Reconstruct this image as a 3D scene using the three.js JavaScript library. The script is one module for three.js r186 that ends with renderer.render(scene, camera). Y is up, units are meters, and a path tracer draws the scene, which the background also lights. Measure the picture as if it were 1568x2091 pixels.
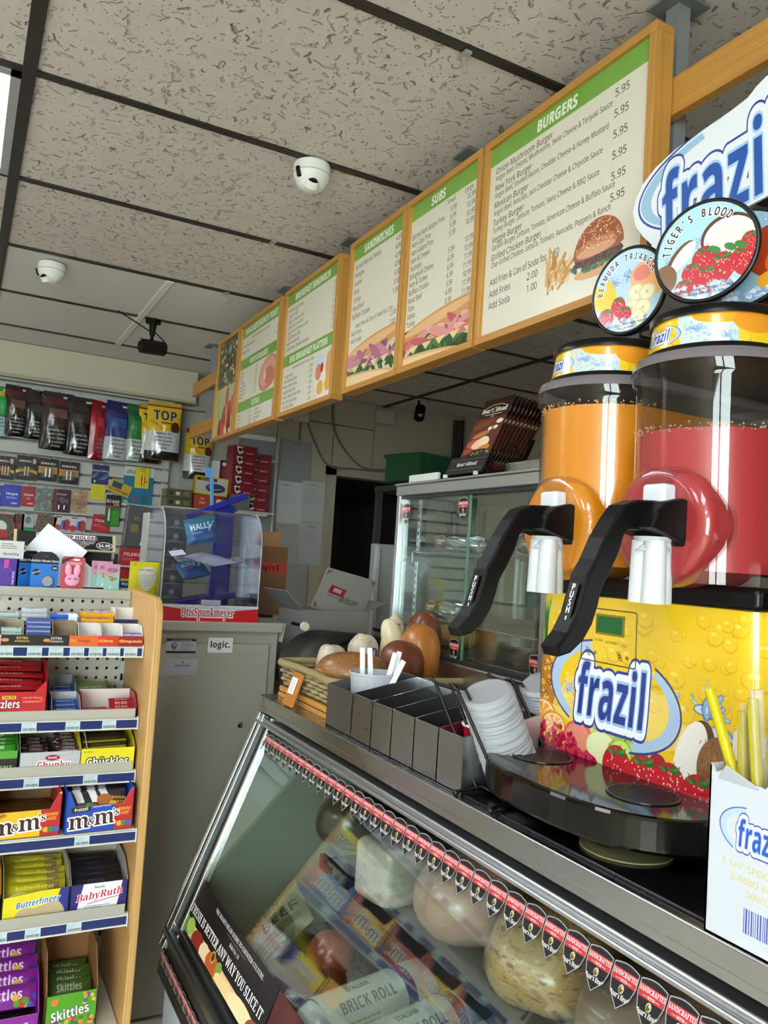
import * as THREE from 'three';
import { RoundedBoxGeometry } from 'three/addons/geometries/RoundedBoxGeometry.js';
import { mergeGeometries, mergeVertices, toCreasedNormals } from 'three/addons/utils/BufferGeometryUtils.js';
import { RectAreaLightUniformsLib } from 'three/addons/lights/RectAreaLightUniformsLib.js';

// ---------- camera, sky, exposure ----------
const scene = new THREE.Scene();
const EYE = 1.385, CEIL = 2.44, COUNTER = 1.054;
const camera = new THREE.PerspectiveCamera(64.94, 1568 / 2091, 0.02, 60);
camera.rotation.order = 'YXZ';
camera.position.set(0, EYE, 0);
camera.rotation.set(3.54 * Math.PI / 180, -27.66 * Math.PI / 180, 3.76 * Math.PI / 180);
const renderer = new THREE.WebGLRenderer({ antialias: true });
renderer.toneMapping = THREE.LinearToneMapping;
renderer.toneMappingExposure = 1.16;
renderer.shadowMap.enabled = true;
RectAreaLightUniformsLib.init();
scene.background = new THREE.Color(0.94, 0.97, 1.0);   // bright overcast daylight, seen only through the shop windows
scene.backgroundIntensity = 17;
const TROFFER = 6.5;                                    // radiance of the fluorescent ceiling panels

// ---------- helpers ----------
let seed = 7;
const rnd = () => { seed = (seed * 1664525 + 1013904223) >>> 0; return seed / 4294967296; };
const rr = (a, b) => a + (b - a) * rnd();
const PI = Math.PI;
const used = {};
function numbered(n) { if (!(n in used)) { used[n] = 0; return n; } used[n]++; return n + '_' + String(used[n]).padStart(3, '0'); }
const mats = {};
function mat(color, roughness = 0.6, metalness = 0, extra) {
  const k = JSON.stringify([color, roughness, metalness, extra]);
  if (!mats[k]) mats[k] = new THREE.MeshPhysicalMaterial({ color, roughness, metalness, side: THREE.DoubleSide, ...(extra || {}) });
  return mats[k];
}
const glass = (color = 0xffffff, rough = 0.02, ior = 1.5) => mat(color, rough, 0, { transmission: 1, thickness: 0, ior });
function obj(name, geo, m, parent, pos, rot) {
  const o = new THREE.Mesh(geo, m); o.name = parent ? name : numbered(name);
  o.castShadow = o.receiveShadow = true;
  if (pos) o.position.set(...pos); if (rot) o.rotation.set(...rot);
  (parent || scene).add(o); return o;
}
function tag(o, label, category, group) { o.userData.label = label; o.userData.category = category; if (group) o.userData.group = group; return o; }
function thing(name, label, category, pos = [0, 0, 0], turn = 0, group) {
  const o = new THREE.Group(); o.name = numbered(name); o.position.set(...pos); o.rotation.y = turn; scene.add(o);
  return tag(o, label, category, group);
}
function struct(o) { o.userData.kind = 'structure'; return o; }
function clone(o, pos, turn, label) {
  const c = o.clone(); c.name = numbered(o.name.replace(/_\d\d\d$/, '')); c.userData = { ...o.userData }; if (label) c.userData.label = label;
  c.position.set(...pos); if (turn !== undefined) c.rotation.y = turn; scene.add(c); return c;
}
function norm(g) {
  let q = g.index ? g.toNonIndexed() : g;
  for (const k of Object.keys(q.attributes)) if (!['position', 'normal', 'uv'].includes(k)) q.deleteAttribute(k);
  if (!q.attributes.normal) q.computeVertexNormals();
  if (!q.attributes.uv) q.setAttribute('uv', new THREE.BufferAttribute(new Float32Array(q.attributes.position.count * 2), 2));
  q.groups = []; q.morphAttributes = {}; return q;
}
const join = (...gs) => mergeGeometries(gs.flat().map(norm));
function T(g, x = 0, y = 0, z = 0, rx = 0, ry = 0, rz = 0) {
  const m = new THREE.Matrix4().makeRotationFromEuler(new THREE.Euler(rx, ry, rz)); m.setPosition(x, y, z); g.applyMatrix4(m); return g;
}
const box = (w, h, d, x = 0, y = 0, z = 0, rx, ry, rz) => T(new THREE.BoxGeometry(w, h, d), x, y, z, rx, ry, rz);       // centred
const rb = (w, h, d, r = 0.002, x = 0, y = 0, z = 0, s = 2) => T(new RoundedBoxGeometry(w, h, d, s, Math.min(r, w / 2.01, h / 2.01, d / 2.01)), x, y, z);
const cyl = (r1, r2, h, n = 24, x = 0, y = 0, z = 0, rx, ry, rz) => T(new THREE.CylinderGeometry(r1, r2, h, n), x, y, z, rx, ry, rz);
function tube(pts, r, n = 24, m = 8, closed = false) {
  return new THREE.TubeGeometry(new THREE.CatmullRomCurve3(pts.map((p) => new THREE.Vector3(...p)), closed, 'centripetal'), n, r, m, closed);
}
function wire(pts, r, m = 6) {           // straight runs with ball joints
  const gs = [];
  for (let i = 0; i + 1 < pts.length; i++) {
    const a = new THREE.Vector3(...pts[i]), b = new THREE.Vector3(...pts[i + 1]), d = b.clone().sub(a), g = new THREE.CylinderGeometry(r, r, d.length(), m);
    g.applyQuaternion(new THREE.Quaternion().setFromUnitVectors(new THREE.Vector3(0, 1, 0), d.clone().normalize()));
    g.translate((a.x + b.x) / 2, (a.y + b.y) / 2, (a.z + b.z) / 2); gs.push(g);
    if (i) gs.push(T(new THREE.SphereGeometry(r, m, 4), a.x, a.y, a.z));
  }
  return join(gs);
}
const lathe = (pts, n = 32) => new THREE.LatheGeometry(pts.map((p) => new THREE.Vector2(...p)), n);
function shapeOf(pts, holes = []) {
  const s = new THREE.Shape(pts.map((p) => new THREE.Vector2(...p)));
  for (const h of holes) s.holes.push(new THREE.Path(h.map((p) => new THREE.Vector2(...p)))); return s;
}
function ext(pts, depth, bevel = 0, holes = [], curve = 8) {
  const s = Array.isArray(pts) ? shapeOf(pts, holes) : pts;
  return new THREE.ExtrudeGeometry(s, { depth, bevelEnabled: bevel > 0, bevelThickness: bevel, bevelSize: bevel, bevelSegments: 2, curveSegments: curve });
}
function metric(g, s = 1) {              // uv in metres over the face's main plane
  const q = norm(g), p = q.attributes.position, n = q.attributes.normal, uv = q.attributes.uv;
  for (let i = 0; i < p.count; i++) {
    const ax = Math.abs(n.getX(i)), ay = Math.abs(n.getY(i)), az = Math.abs(n.getZ(i));
    if (ax >= ay && ax >= az) uv.setXY(i, p.getZ(i) * s, p.getY(i) * s);
    else if (ay >= az) uv.setXY(i, p.getX(i) * s, p.getZ(i) * s); else uv.setXY(i, p.getX(i) * s, p.getY(i) * s);
  }
  return q;
}
const circle = (r, n = 24, x = 0, y = 0) => Array.from({ length: n }, (_, i) => [x + r * Math.cos(i / n * 2 * PI), y + r * Math.sin(i / n * 2 * PI)]);
const rrect = (w, h, r, x = 0, y = 0, n = 5) => {   // rounded rectangle outline, centred
  const o = []; for (const [cx, cy, a] of [[1, 1, 0], [-1, 1, 1], [-1, -1, 2], [1, -1, 3]]) for (let i = 0; i <= n; i++) { const t = (a + i / n) * PI / 2; o.push([x + cx * (w / 2 - r) + r * Math.cos(t), y + cy * (h / 2 - r) + r * Math.sin(t)]); } return o;
};

// ---------- printed matter: canvases shared by many packages ----------
class Sheet {
  constructor(size = 2048) {
    this.s = size; this.c = document.createElement('canvas'); this.c.width = this.c.height = size; this.g = this.c.getContext('2d'); this.g.fillStyle = '#888'; this.g.fillRect(0, 0, size, size);
    this.x = 2; this.y = 2; this.row = 0; this.sw = {}; this.m = {};
    this.t = new THREE.CanvasTexture(this.c); this.t.colorSpace = THREE.SRGBColorSpace; this.t.magFilter = THREE.LinearFilter;
  }
  room(w, h) { if (this.x + w + 3 > this.s) return this.y + this.row + 3 + h + 3 <= this.s; return this.y + h + 3 <= this.s; }
  put(w, h, draw) {
    if (this.x + w + 3 > this.s) { this.x = 2; this.y += this.row + 3; this.row = 0; }
    const g = this.g, x = this.x, y = this.y; g.save(); g.beginPath(); g.rect(x - 1, y - 1, w + 2, h + 2); g.clip(); g.translate(x, y); draw(g, w, h); g.restore();
    this.x += w + 3; this.row = Math.max(this.row, h);
    return { sh: this, u0: (x + 0.5) / this.s, u1: (x + w - 0.5) / this.s, v0: 1 - (y + h - 0.5) / this.s, v1: 1 - (y + 0.5) / this.s };
  }
  swatch(c) { return this.sw[c] ??= this.put(8, 8, (g) => { g.fillStyle = c; g.fillRect(-2, -2, 12, 12); }); }
  mat(rough = 0.45, extra) { const k = rough + JSON.stringify(extra || {}); return this.m[k] ??= new THREE.MeshPhysicalMaterial({ map: this.t, roughness: rough, side: THREE.DoubleSide, ...(extra || {}) }); }
}
const sheets = [];
function pr(w, h, draw) { let s = sheets.find((q) => q.room(w, h + 12)); if (!s) { s = new Sheet(2048); sheets.push(s); } return s.put(w, h, draw); }
const RECT = (sh, r) => (typeof r === 'string' ? sh.swatch(r) : r);
function setUV(g, rect, fu) {            // fu(i) -> [0..1, 0..1]
  const uv = g.attributes.uv; for (let i = 0; i < uv.count; i++) { const [a, b] = fu(i); uv.setXY(i, rect.u0 + (rect.u1 - rect.u0) * a, rect.v0 + (rect.v1 - rect.v0) * b); } return g;
}
function pbox(w, h, d, f, at = [0, 0, 0]) {   // printed box standing on its base; f = {f,b,l,r,t,u,_}
  const g = new THREE.BoxGeometry(w, h, d), uv = g.attributes.uv, sh = Object.values(f).find((v) => typeof v !== 'string').sh, order = ['r', 'l', 't', 'u', 'f', 'b'];
  order.forEach((k, n) => { const q = RECT(sh, f[k] ?? f._ ?? '#ddd'); for (let i = n * 4; i < n * 4 + 4; i++) uv.setXY(i, q.u0 + (q.u1 - q.u0) * uv.getX(i), q.v0 + (q.v1 - q.v0) * uv.getY(i)); });
  g.translate(at[0], at[1] + h / 2, at[2]); g.sh = sh; return g;
}
function pshape(pts, depth, rect, edge, bb) {   // flat piece with an outline, front printed; lies in xy, front at z = depth
  const g = norm(ext(pts, depth)), p = g.attributes.position, n = g.attributes.normal; const xs = pts.map((q) => q[0]), ys = pts.map((q) => q[1]);
  const [x0, x1, y0, y1] = bb || [Math.min(...xs), Math.max(...xs), Math.min(...ys), Math.max(...ys)], e = RECT(rect.sh, edge), uv = g.attributes.uv;
  for (let i = 0; i < p.count; i++) {
    if (n.getZ(i) > 0.5) uv.setXY(i, rect.u0 + (rect.u1 - rect.u0) * (p.getX(i) - x0) / (x1 - x0), rect.v0 + (rect.v1 - rect.v0) * (p.getY(i) - y0) / (y1 - y0));
    else uv.setXY(i, (e.u0 + e.u1) / 2, (e.v0 + e.v1) / 2);
  }
  g.sh = rect.sh; return g;
}
function pouch(w, h, d, rect, back, o = {}) {   // filled bag: flat seals, belly, folds; stands on its base
  const nx = o.nx || 10, ny = o.ny || 12, gs = [], seal = o.seal ?? 0.1, cr = o.crease ?? 0.06, ph = rr(0, 9), sides = o.sides ?? 1;
  for (const s of [1, -1]) {
    const g = new THREE.PlaneGeometry(w, h, nx, ny), p = g.attributes.position, q = RECT(rect.sh, s > 0 ? rect : back);
    setUV(g, q, (i) => [s > 0 || typeof back !== 'string' ? p.getX(i) / w + 0.5 : 0.5, s > 0 || typeof back !== 'string' ? p.getY(i) / h + 0.5 : 0.5]);
    for (let i = 0; i < p.count; i++) {
      const u = p.getX(i) / w * 2, v = p.getY(i) / h + 0.5; let b = Math.min(1, Math.max(0, (1 - seal - v) / 0.28)) * Math.min(1, Math.max(0, (v - (o.low ?? 0.0)) / 0.12 + (o.foot ?? 0)));
      b = Math.sin(Math.min(1, b) * PI / 2) * Math.pow(Math.max(0, 1 - Math.pow(Math.abs(u), 2.6)), 0.6);
      const f = 1 + cr * (Math.sin(u * 7 + v * 13 + ph) + Math.sin(u * 17 - v * 9 + ph * 2) * 0.6);
      p.setXYZ(i, p.getX(i) * (1 - 0.07 * b * sides), v * h, s * d / 2 * b * f + (s > 0 ? 0.0006 : -0.0006));
    }
    if (s < 0) { const ix = g.index.array; for (let i = 0; i < ix.length; i += 3) { const t = ix[i]; ix[i] = ix[i + 1]; ix[i + 1] = t; } }
    g.computeVertexNormals(); gs.push(g);
  }
  const g = join(gs); g.sh = rect.sh; return g;
}
function bar(w, h, d, rect, back) { const g = pouch(w, h, d, rect, back, { seal: 0.02, nx: 12, ny: 5, crease: 0.08, low: -0.05, sides: 0 }); return g; }
const P = (name, geo, parent, pos, rot, rough = 0.42, extra) => obj(name, geo, geo.sh.mat(rough, extra), parent, pos, rot);

// lettering
function tx(g, s, x, y, size, o = {}) {
  g.save(); g.translate(x, y); if (o.rot) g.rotate(o.rot); if (o.skew) g.transform(1, 0, o.skew, 1, 0, 0); g.scale(o.sx || 1, o.sy || 1);
  g.font = `${o.style || ''} ${o.bold === false ? '' : 'bold'} ${size}px ${o.font || 'sans-serif'}`; g.textAlign = o.align || 'center'; g.textBaseline = o.base || 'middle'; g.lineJoin = 'round';
  for (const [c, lw] of o.strokes || []) { g.strokeStyle = c; g.lineWidth = lw; g.strokeText(s, 0, 0); }
  g.fillStyle = o.fill || '#111'; g.fillText(s, 0, 0); g.restore();
}
function arc(g, s, cx, cy, r, a0, a1, size, o = {}) { [...s].forEach((ch, i) => { const a = a0 + (a1 - a0) * (s.length > 1 ? i / (s.length - 1) : 0.5); tx(g, ch, cx + r * Math.cos(a), cy + r * Math.sin(a), size, { ...o, rot: a + PI / 2 }); }); }
function el(g, x, y, rx, ry, c, rot = 0) { g.fillStyle = c; g.beginPath(); g.ellipse(x, y, Math.abs(rx), Math.abs(ry), rot, 0, 7); g.fill(); }
function re(g, x, y, w, h, c) { g.fillStyle = c; g.fillRect(x, y, w, h); }
function po(g, pts, c) { g.fillStyle = c; g.beginPath(); pts.forEach(([x, y], i) => (i ? g.lineTo(x, y) : g.moveTo(x, y))); g.closePath(); g.fill(); }
function ln(g, pts, c, w) { g.strokeStyle = c; g.lineWidth = w; g.lineJoin = g.lineCap = 'round'; g.beginPath(); pts.forEach(([x, y], i) => (i ? g.lineTo(x, y) : g.moveTo(x, y))); g.stroke(); }
function barcode(g, x, y, w, h, c = '#111') { let p = x; while (p < x + w) { const b = rr(0.008, 0.03) * w; re(g, p, y, b, h, c); p += b + rr(0.01, 0.03) * w; } }
function textLines(g, x, y, w, n, dy, c = '#444', lw = 2) { for (let i = 0; i < n; i++) { g.fillStyle = c; let p = x; const e = x + w * rr(0.6, 1); while (p < e) { const k = rr(0.03, 0.1) * w; g.fillRect(p, y + i * dy, Math.min(k, e - p), lw); p += k + w * 0.015; } } }

// ---------- tiling textures ----------
function canvasTex(w, h, draw, srgb = true, rx = 1, ry = 1) {
  const c = document.createElement('canvas'); c.width = w; c.height = h; draw(c.getContext('2d'), w, h); const t = new THREE.CanvasTexture(c);
  t.wrapS = t.wrapT = THREE.RepeatWrapping; t.magFilter = THREE.LinearFilter; if (srgb) t.colorSpace = THREE.SRGBColorSpace; t.repeat.set(rx, ry); return t;
}
function woodTex(base, dark, light, vertical = true) {
  return canvasTex(512, 512, (g, w, h) => {
    re(g, 0, 0, w, h, base);
    for (let i = 0; i < 420; i++) { g.globalAlpha = rr(0.05, 0.28); g.strokeStyle = rnd() < 0.5 ? dark : light; g.lineWidth = rr(0.5, 3.2); const x = rr(0, w), k = rr(2, 9), ph = rr(0, 6); g.beginPath(); for (let y = 0; y <= h; y += 16) { const xx = x + Math.sin(y / h * 2 * PI + ph) * k; y ? g.lineTo(xx, y) : g.moveTo(xx, y); } g.stroke(); }
    for (let i = 0; i < 700; i++) { g.globalAlpha = rr(0.05, 0.2); re(g, rr(0, w), rr(0, h), 1, rr(6, 26), dark); }
    g.globalAlpha = 1;
  });
}
const oakT = woodTex('#c79a5c', '#8d6330', '#e2bd84'); oakT.repeat.set(2.2, 1.4);
const pineT = woodTex('#c08a3e', '#9a6524', '#d8a65a'); pineT.repeat.set(3, 2);
const pineTh = pineT.clone(); pineTh.rotation = PI / 2; pineTh.needsUpdate = true;
const OAK = new THREE.MeshPhysicalMaterial({ map: oakT, roughness: 0.5, side: THREE.DoubleSide, clearcoat: 0.25, clearcoatRoughness: 0.35 });
const PINE = new THREE.MeshPhysicalMaterial({ map: pineT, roughness: 0.5, side: THREE.DoubleSide, clearcoat: 0.2, clearcoatRoughness: 0.4 });
const PINEH = new THREE.MeshPhysicalMaterial({ map: pineTh, roughness: 0.5, side: THREE.DoubleSide, clearcoat: 0.2, clearcoatRoughness: 0.4 });
const smearT = canvasTex(512, 512, (g, w, h) => { re(g, 0, 0, w, h, '#6c6c6c'); for (let i = 0; i < 160; i++) { g.globalAlpha = rr(0.02, 0.06); el(g, rr(0, w), rr(0, h), rr(20, 90), rr(8, 40), rnd() < 0.5 ? '#222' : '#ddd', rr(0, 3)); } g.globalAlpha = 1; }, false, 2, 2);
const STEEL = new THREE.MeshPhysicalMaterial({ color: 0xb6b8ba, metalness: 1, roughness: 0.62, roughnessMap: smearT, side: THREE.DoubleSide });
const STEELDK = new THREE.MeshPhysicalMaterial({ color: 0xa2a3a6, metalness: 1, roughness: 0.72, roughnessMap: smearT, side: THREE.DoubleSide });
const ALU = mat(0xc9ccd0, 0.32, 1), CHROME = mat(0xdfe2e4, 0.12, 1), BLACKP = mat(0x070708, 0.3, 0, { specularIntensity: 0.6 }), BLACKM = mat(0x0a0a0b, 0.55, 0, { specularIntensity: 0.4 }), WHITEP = mat(0xe9eaec, 0.35), GREYWIRE = mat(0xbfc3c6, 0.25, 1);
// ---------- the room ----------
const ZB = -4.85, ZF = 2.9, XL = -3.6, XR = 3.12;
const fissure = (bump) => canvasTex(1024, 1024, (g, w, h) => {
  re(g, 0, 0, w, h, bump ? '#ffffff' : '#cfc6bf'); seed = 99;
  if (!bump) for (let i = 0; i < 500; i++) { g.globalAlpha = rr(0.01, 0.05); el(g, rr(0, w), rr(0, h), rr(8, 60), rr(8, 60), rnd() < 0.5 ? '#a49d92' : '#e4e0d8'); }
  seed = 1234;
  const wrap = (f) => { for (const a of [-w, 0, w]) for (const b of [-h, 0, h]) { g.save(); g.translate(a, b); f(); g.restore(); } };
  for (let i = 0; i < 230; i++) {
    const x = rr(0, w), y = rr(0, h), L = rr(10, 38), a = rr(0, PI), k = rr(-14, 14), lw = rr(3.5, 8);
    g.globalAlpha = bump ? 1 : rr(0.6, 0.95); g.strokeStyle = bump ? '#000' : '#857d72'; g.lineWidth = lw; g.lineCap = 'round';  // shade inside the fissures is painted into the colour map, over the bump
    const c = Math.cos(a), s = Math.sin(a);
    if (x < 50 || y < 50 || x > w - 50 || y > h - 50) wrap(() => { g.beginPath(); g.moveTo(x, y); g.quadraticCurveTo(x + c * L / 2 - s * k, y + s * L / 2 + c * k, x + c * L, y + s * L); g.stroke(); });
    else { g.beginPath(); g.moveTo(x, y); g.quadraticCurveTo(x + c * L / 2 - s * k, y + s * L / 2 + c * k, x + c * L, y + s * L); g.stroke(); }
  }
  for (let i = 0; i < 600; i++) { g.globalAlpha = bump ? 1 : 0.7; const r = rr(1, 2.6); el(g, rr(4, w - 4), rr(4, h - 4), r, r, bump ? '#000' : '#7c756a'); }  // pinholes: their shade is painted into the colour map too
  g.globalAlpha = 1;
}, !bump, 1.5, 1.5);
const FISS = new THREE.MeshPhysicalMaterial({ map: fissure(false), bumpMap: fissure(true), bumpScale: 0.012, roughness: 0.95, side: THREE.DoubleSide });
const SMOOTHTILE = mat(0xd8d5d2, 0.75), GRID = mat(0x2a241f, 0.5), WALLC = mat(0xb3ab98, 0.75);
const ceiling = struct(new THREE.Group()); ceiling.name = 'ceiling'; scene.add(ceiling);
obj('ceiling_slab', box(XR - XL + 0.3, 0.1, ZF - ZB + 0.3, (XR + XL) / 2, CEIL + 0.13, (ZF + ZB) / 2), mat(0x6e6a64, 0.9), ceiling);
const gx = [-3.6, -2.39, -1.17, 0.05, 1.27, 2.49, 3.12], gz = []; for (let z = -1.354 - 0.61 * 5; z < ZF; z += 0.61) gz.push(+z.toFixed(3)); gz.push(ZF); gz.unshift(ZB);
const troffers = [[2, -1.964], [2, 0.476], [1, -0.744], [0, -3.184], [1, 1.696]];  // first panel is seen; the rest are added out of view for light
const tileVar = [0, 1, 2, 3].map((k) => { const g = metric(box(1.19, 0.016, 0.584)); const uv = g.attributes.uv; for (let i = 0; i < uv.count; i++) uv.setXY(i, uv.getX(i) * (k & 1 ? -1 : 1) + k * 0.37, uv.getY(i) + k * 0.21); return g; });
for (let i = 0; i + 1 < gx.length; i++) for (let j = 0; j + 1 < gz.length; j++) {
  const w = gx[i + 1] - gx[i], d = gz[j + 1] - gz[j]; if (w < 0.05 || d < 0.05) continue;
  if (troffers.some(([a, z]) => a === i && Math.abs(gz[j + 1] - z) < 0.02)) continue;
  const full = Math.abs(w - 1.22) < 0.02 && Math.abs(d - 0.61) < 0.01, smooth = gz[j + 1] < -3.1 && gx[i] < 1 && gx[i] > -2;
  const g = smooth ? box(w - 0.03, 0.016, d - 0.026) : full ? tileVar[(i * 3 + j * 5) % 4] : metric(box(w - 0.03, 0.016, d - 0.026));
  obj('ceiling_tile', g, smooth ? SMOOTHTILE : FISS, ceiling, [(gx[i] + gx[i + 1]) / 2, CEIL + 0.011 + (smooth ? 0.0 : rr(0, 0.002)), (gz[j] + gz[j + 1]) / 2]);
}
for (const x of gx.slice(1, -1)) obj('grid_bar', box(0.03, 0.03, ZF - ZB, x, CEIL + 0.012, (ZF + ZB) / 2), GRID, ceiling);
for (let i = 0; i + 1 < gx.length; i++) for (const z of gz.slice(1, -1)) obj('grid_bar', box(gx[i + 1] - gx[i] - 0.03, 0.026, 0.024, (gx[i] + gx[i + 1]) / 2, CEIL + 0.012, z), GRID, ceiling);
obj('ceiling_seam_strip', rb(0.03, 0.008, 1.2, 0.003, 0.655, CEIL + 0.0, -3.8), mat(0xe4e4e2, 0.5), ceiling);

function troffer(i, z, label) {
  const x0 = gx[i], x1 = gx[i + 1], cx = (x0 + x1) / 2, cz = z - 0.305, t = thing('ceiling_light', label, 'ceiling light', [cx, CEIL, cz], 0, 'fluorescent ceiling panels');
  const w = x1 - x0 - 0.03, d = 0.584, k = 0.022;
  obj('frame', join(box(w, 0.05, k, 0, 0.02, d / 2 - k / 2), box(w, 0.05, k, 0, 0.02, -d / 2 + k / 2), box(k, 0.05, d, w / 2 - k / 2, 0.02, 0), box(k, 0.05, d, -w / 2 + k / 2, 0.02, 0), box(w, 0.008, d, 0, 0.05, 0)), mat(0xb9bcc0, 0.4, 0.6), t);
  obj('lamp_diffuser', box(w - 2 * k, 0.006, d - 2 * k, 0, 0.012, 0), mat(0xffffff, 0.6, 0, { emissive: 0xf4f8ff, emissiveIntensity: 3.0 }), t);
  const L = new THREE.RectAreaLight(0xf3f7ff, TROFFER, w - 2 * k, d - 2 * k); L.rotation.x = -PI / 2; L.position.y = 0.004; t.add(L);
}
['lit fluorescent ceiling panel beside the dark grid bar at left', 'added fluorescent ceiling panel out of view above the entrance aisle', 'added fluorescent ceiling panel out of view over the side aisle', 'added fluorescent ceiling panel out of view in the far corner of the shop', 'added fluorescent ceiling panel out of view near the shop windows'].forEach((l, k) => troffer(...troffers[k], l));

// floor and walls
const floorT = canvasTex(512, 512, (g, w, h) => { re(g, 0, 0, w, h, '#cdc5b6'); for (let i = 0; i < 3000; i++) { g.globalAlpha = rr(0.05, 0.25); el(g, rr(0, w), rr(0, h), rr(1, 6), rr(1, 4), rnd() < 0.5 ? '#a89f8f' : '#ddd6c8', rr(0, 3)); } g.globalAlpha = 1; }, true, 3, 3);
const floor = struct(new THREE.Group()); floor.name = 'floor'; scene.add(floor);
obj('subfloor', box(XR - XL + 0.3, 0.1, ZF - ZB + 2.0, (XR + XL) / 2, -0.07, (ZF + ZB) / 2 - 0.85), mat(0x5b554c, 0.9), floor);
{ const ft = metric(box(0.452, 0.02, 0.452)), fm = new THREE.MeshPhysicalMaterial({ map: floorT, roughness: 0.35 }); for (let x = XL + 0.23; x < XR; x += 0.456) for (let z = ZB + 0.23; z < ZF; z += 0.456) obj('floor_tile', ft, fm, floor, [x, -0.01, z]); }
const wallBack = struct(new THREE.Group()); wallBack.name = 'wall_back'; scene.add(wallBack);
const WP = (x0, x1, y0, y1, m = WALLC) => obj('wall_panel', rb(x1 - x0 - 0.005, y1 - y0 - 0.005, 0.1, 0.004, (x0 + x1) / 2, (y0 + y1) / 2, ZB - 0.05), m, wallBack);
WP(XL - 0.1, -2, 0, CEIL + 0.1); WP(-2, 0, 0, CEIL + 0.1); WP(0, 1.06, 0, CEIL + 0.1); WP(1.06, 1.74, 0, CEIL + 0.1, mat(0xa7a79f, 0.6)); WP(1.74, 2.13, 0, 2.27); WP(1.74, 2.43, 2.27, CEIL + 0.1); WP(2.13, 2.43, 1.99, 2.27); WP(2.43, XR + 0.1, 1.99, CEIL + 0.1); WP(2.95, XR + 0.1, 0, 1.99);
obj('wall_core', join(box(2.13 - XL, CEIL, 0.06, (2.13 + XL) / 2, CEIL / 2, ZB - 0.14), box(XR - 2.13, CEIL - 1.97, 0.06, (XR + 2.13) / 2, (CEIL + 1.97) / 2, ZB - 0.14)), mat(0x4a463e, 0.9), wallBack);
const trim = struct(obj('trim_1', join(box(0.06, 1.99, 0.13, 2.12, 0.995, ZB - 0.02), box(0.06, 1.99, 0.13, 2.96, 0.995, ZB - 0.02), box(0.9, 0.06, 0.13, 2.54, 1.96, ZB - 0.02)), mat(0xa8a192, 0.6)));
{ // unlit store room seen through the doorway
  const w = struct(new THREE.Group()); w.name = 'wall_storeroom'; scene.add(w); const D = 4.2, dk = mat(0x8a8376, 0.85);
  obj('storeroom_panel', box(0.05, 2.1, D, 2.02, 1.02, ZB - 0.12 - D / 2), dk, w); obj('storeroom_panel', box(0.05, 2.1, D, 4.2, 1.02, ZB - 0.12 - D / 2), dk, w); obj('storeroom_panel', box(2.24, 2.1, 0.05, 3.11, 1.02, ZB - 0.12 - D), dk, w); obj('storeroom_panel', box(1.24, 2.1, 0.05, 3.6, 1.02, ZB - 0.14), dk, w); obj('storeroom_ceiling', box(2.24, 0.05, D, 3.11, 2.06, ZB - 0.12 - D / 2), dk, w); obj('storeroom_floor', box(2.24, 0.05, D, 3.11, -0.03, ZB - 0.12 - D / 2), mat(0x5b554c, 0.9), w);
}
for (const [n, x] of [['wall_left', XL - 0.05], ['wall_right', XR + 0.05]]) { const w = struct(new THREE.Group()); w.name = n; scene.add(w); for (let k = 0; k < 4; k++) { const d = (ZF - ZB) / 4; obj('wall_panel', box(0.1, CEIL + 0.1, d - 0.006, x, CEIL / 2, ZB + d * (k + 0.5)), WALLC, w); } }
{ // shop front behind the camera: low wall, posts and large panes
  const w = struct(new THREE.Group()); w.name = 'wall_front'; scene.add(w);
  obj('sill_wall', box(XR - XL + 0.2, 0.45, 0.12, (XR + XL) / 2, 0.225, ZF + 0.06), WALLC, w); obj('header_wall', box(XR - XL + 0.2, 0.2, 0.12, (XR + XL) / 2, CEIL - 0.05, ZF + 0.06), WALLC, w);
  const n = 5, step = (XR - XL) / n;
  for (let k = 0; k <= n; k++) obj('post', box(0.1, 1.9, 0.12, XL + k * step, 1.4, ZF + 0.06), mat(0x5d5f61, 0.4, 0.7), w);
  for (let k = 2; k < n; k++) obj('added_blocking_wall', box(step - 0.1, 1.9, 0.12, XL + (k + 0.5) * step, 1.4, ZF + 0.06), WALLC, w);  // unseen bays closed in to hold daylight back from the counter side
  for (let k = 0; k < 2; k++) struct(obj('window_' + (k + 1), box(step - 0.1, 1.9, 0.006, XL + (k + 0.5) * step, 1.4, ZF + 0.06), glass(0xf4fbf8)));
}
// valance over the slat wall
const val = struct(new THREE.Group()); val.name = 'trim_2'; scene.add(val);
obj('valance_board', rb(2.36, 0.18, 0.1, 0.004, 0.0, 2.35, ZB + 0.05), mat(0xbfb8a4, 0.6), val); obj('valance_lip', rb(2.36, 0.016, 0.12, 0.004, 0.0, 2.252, ZB + 0.06), mat(0xaaa28d, 0.6), val);

// slat wall
const slatwall = thing('slatwall_panel', 'white slotted display wall hung with tobacco bags and small packs', 'display wall', [0, 0, 0]);
for (const x of [-1.18, -0.4, 0.3, 1.04]) obj('batten', box(0.03, 1.3, 0.026, x, 1.575, ZB + 0.02), mat(0xb8b8b4, 0.45), slatwall);
obj('backing', box(2.26, 1.35, 0.006, -0.07, 1.575, ZB + 0.004), mat(0xb8b8b4, 0.45), slatwall);
{ const sg = rb(2.26, 0.0645, 0.036, 0.002), sm = mat(0xb8b8b4, 0.45); for (let k = -10; k < 6; k++) obj('slat', sg, sm, slatwall, [-0.07, 1.838 + 0.039 + k * 0.078, ZB + 0.052]); }
const ZS = ZB + 0.0705;   // face of the slats
const hookG = join(wire([[0, 0, 0], [0, 0, 0.085], [0, 0.014, 0.1]], 0.0022), box(0.014, 0.03, 0.003, 0, 0, 0.001));
const hook = (x, y) => obj('peg_hook', hookG, CHROME, slatwall, [x, y, ZS]);
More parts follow.
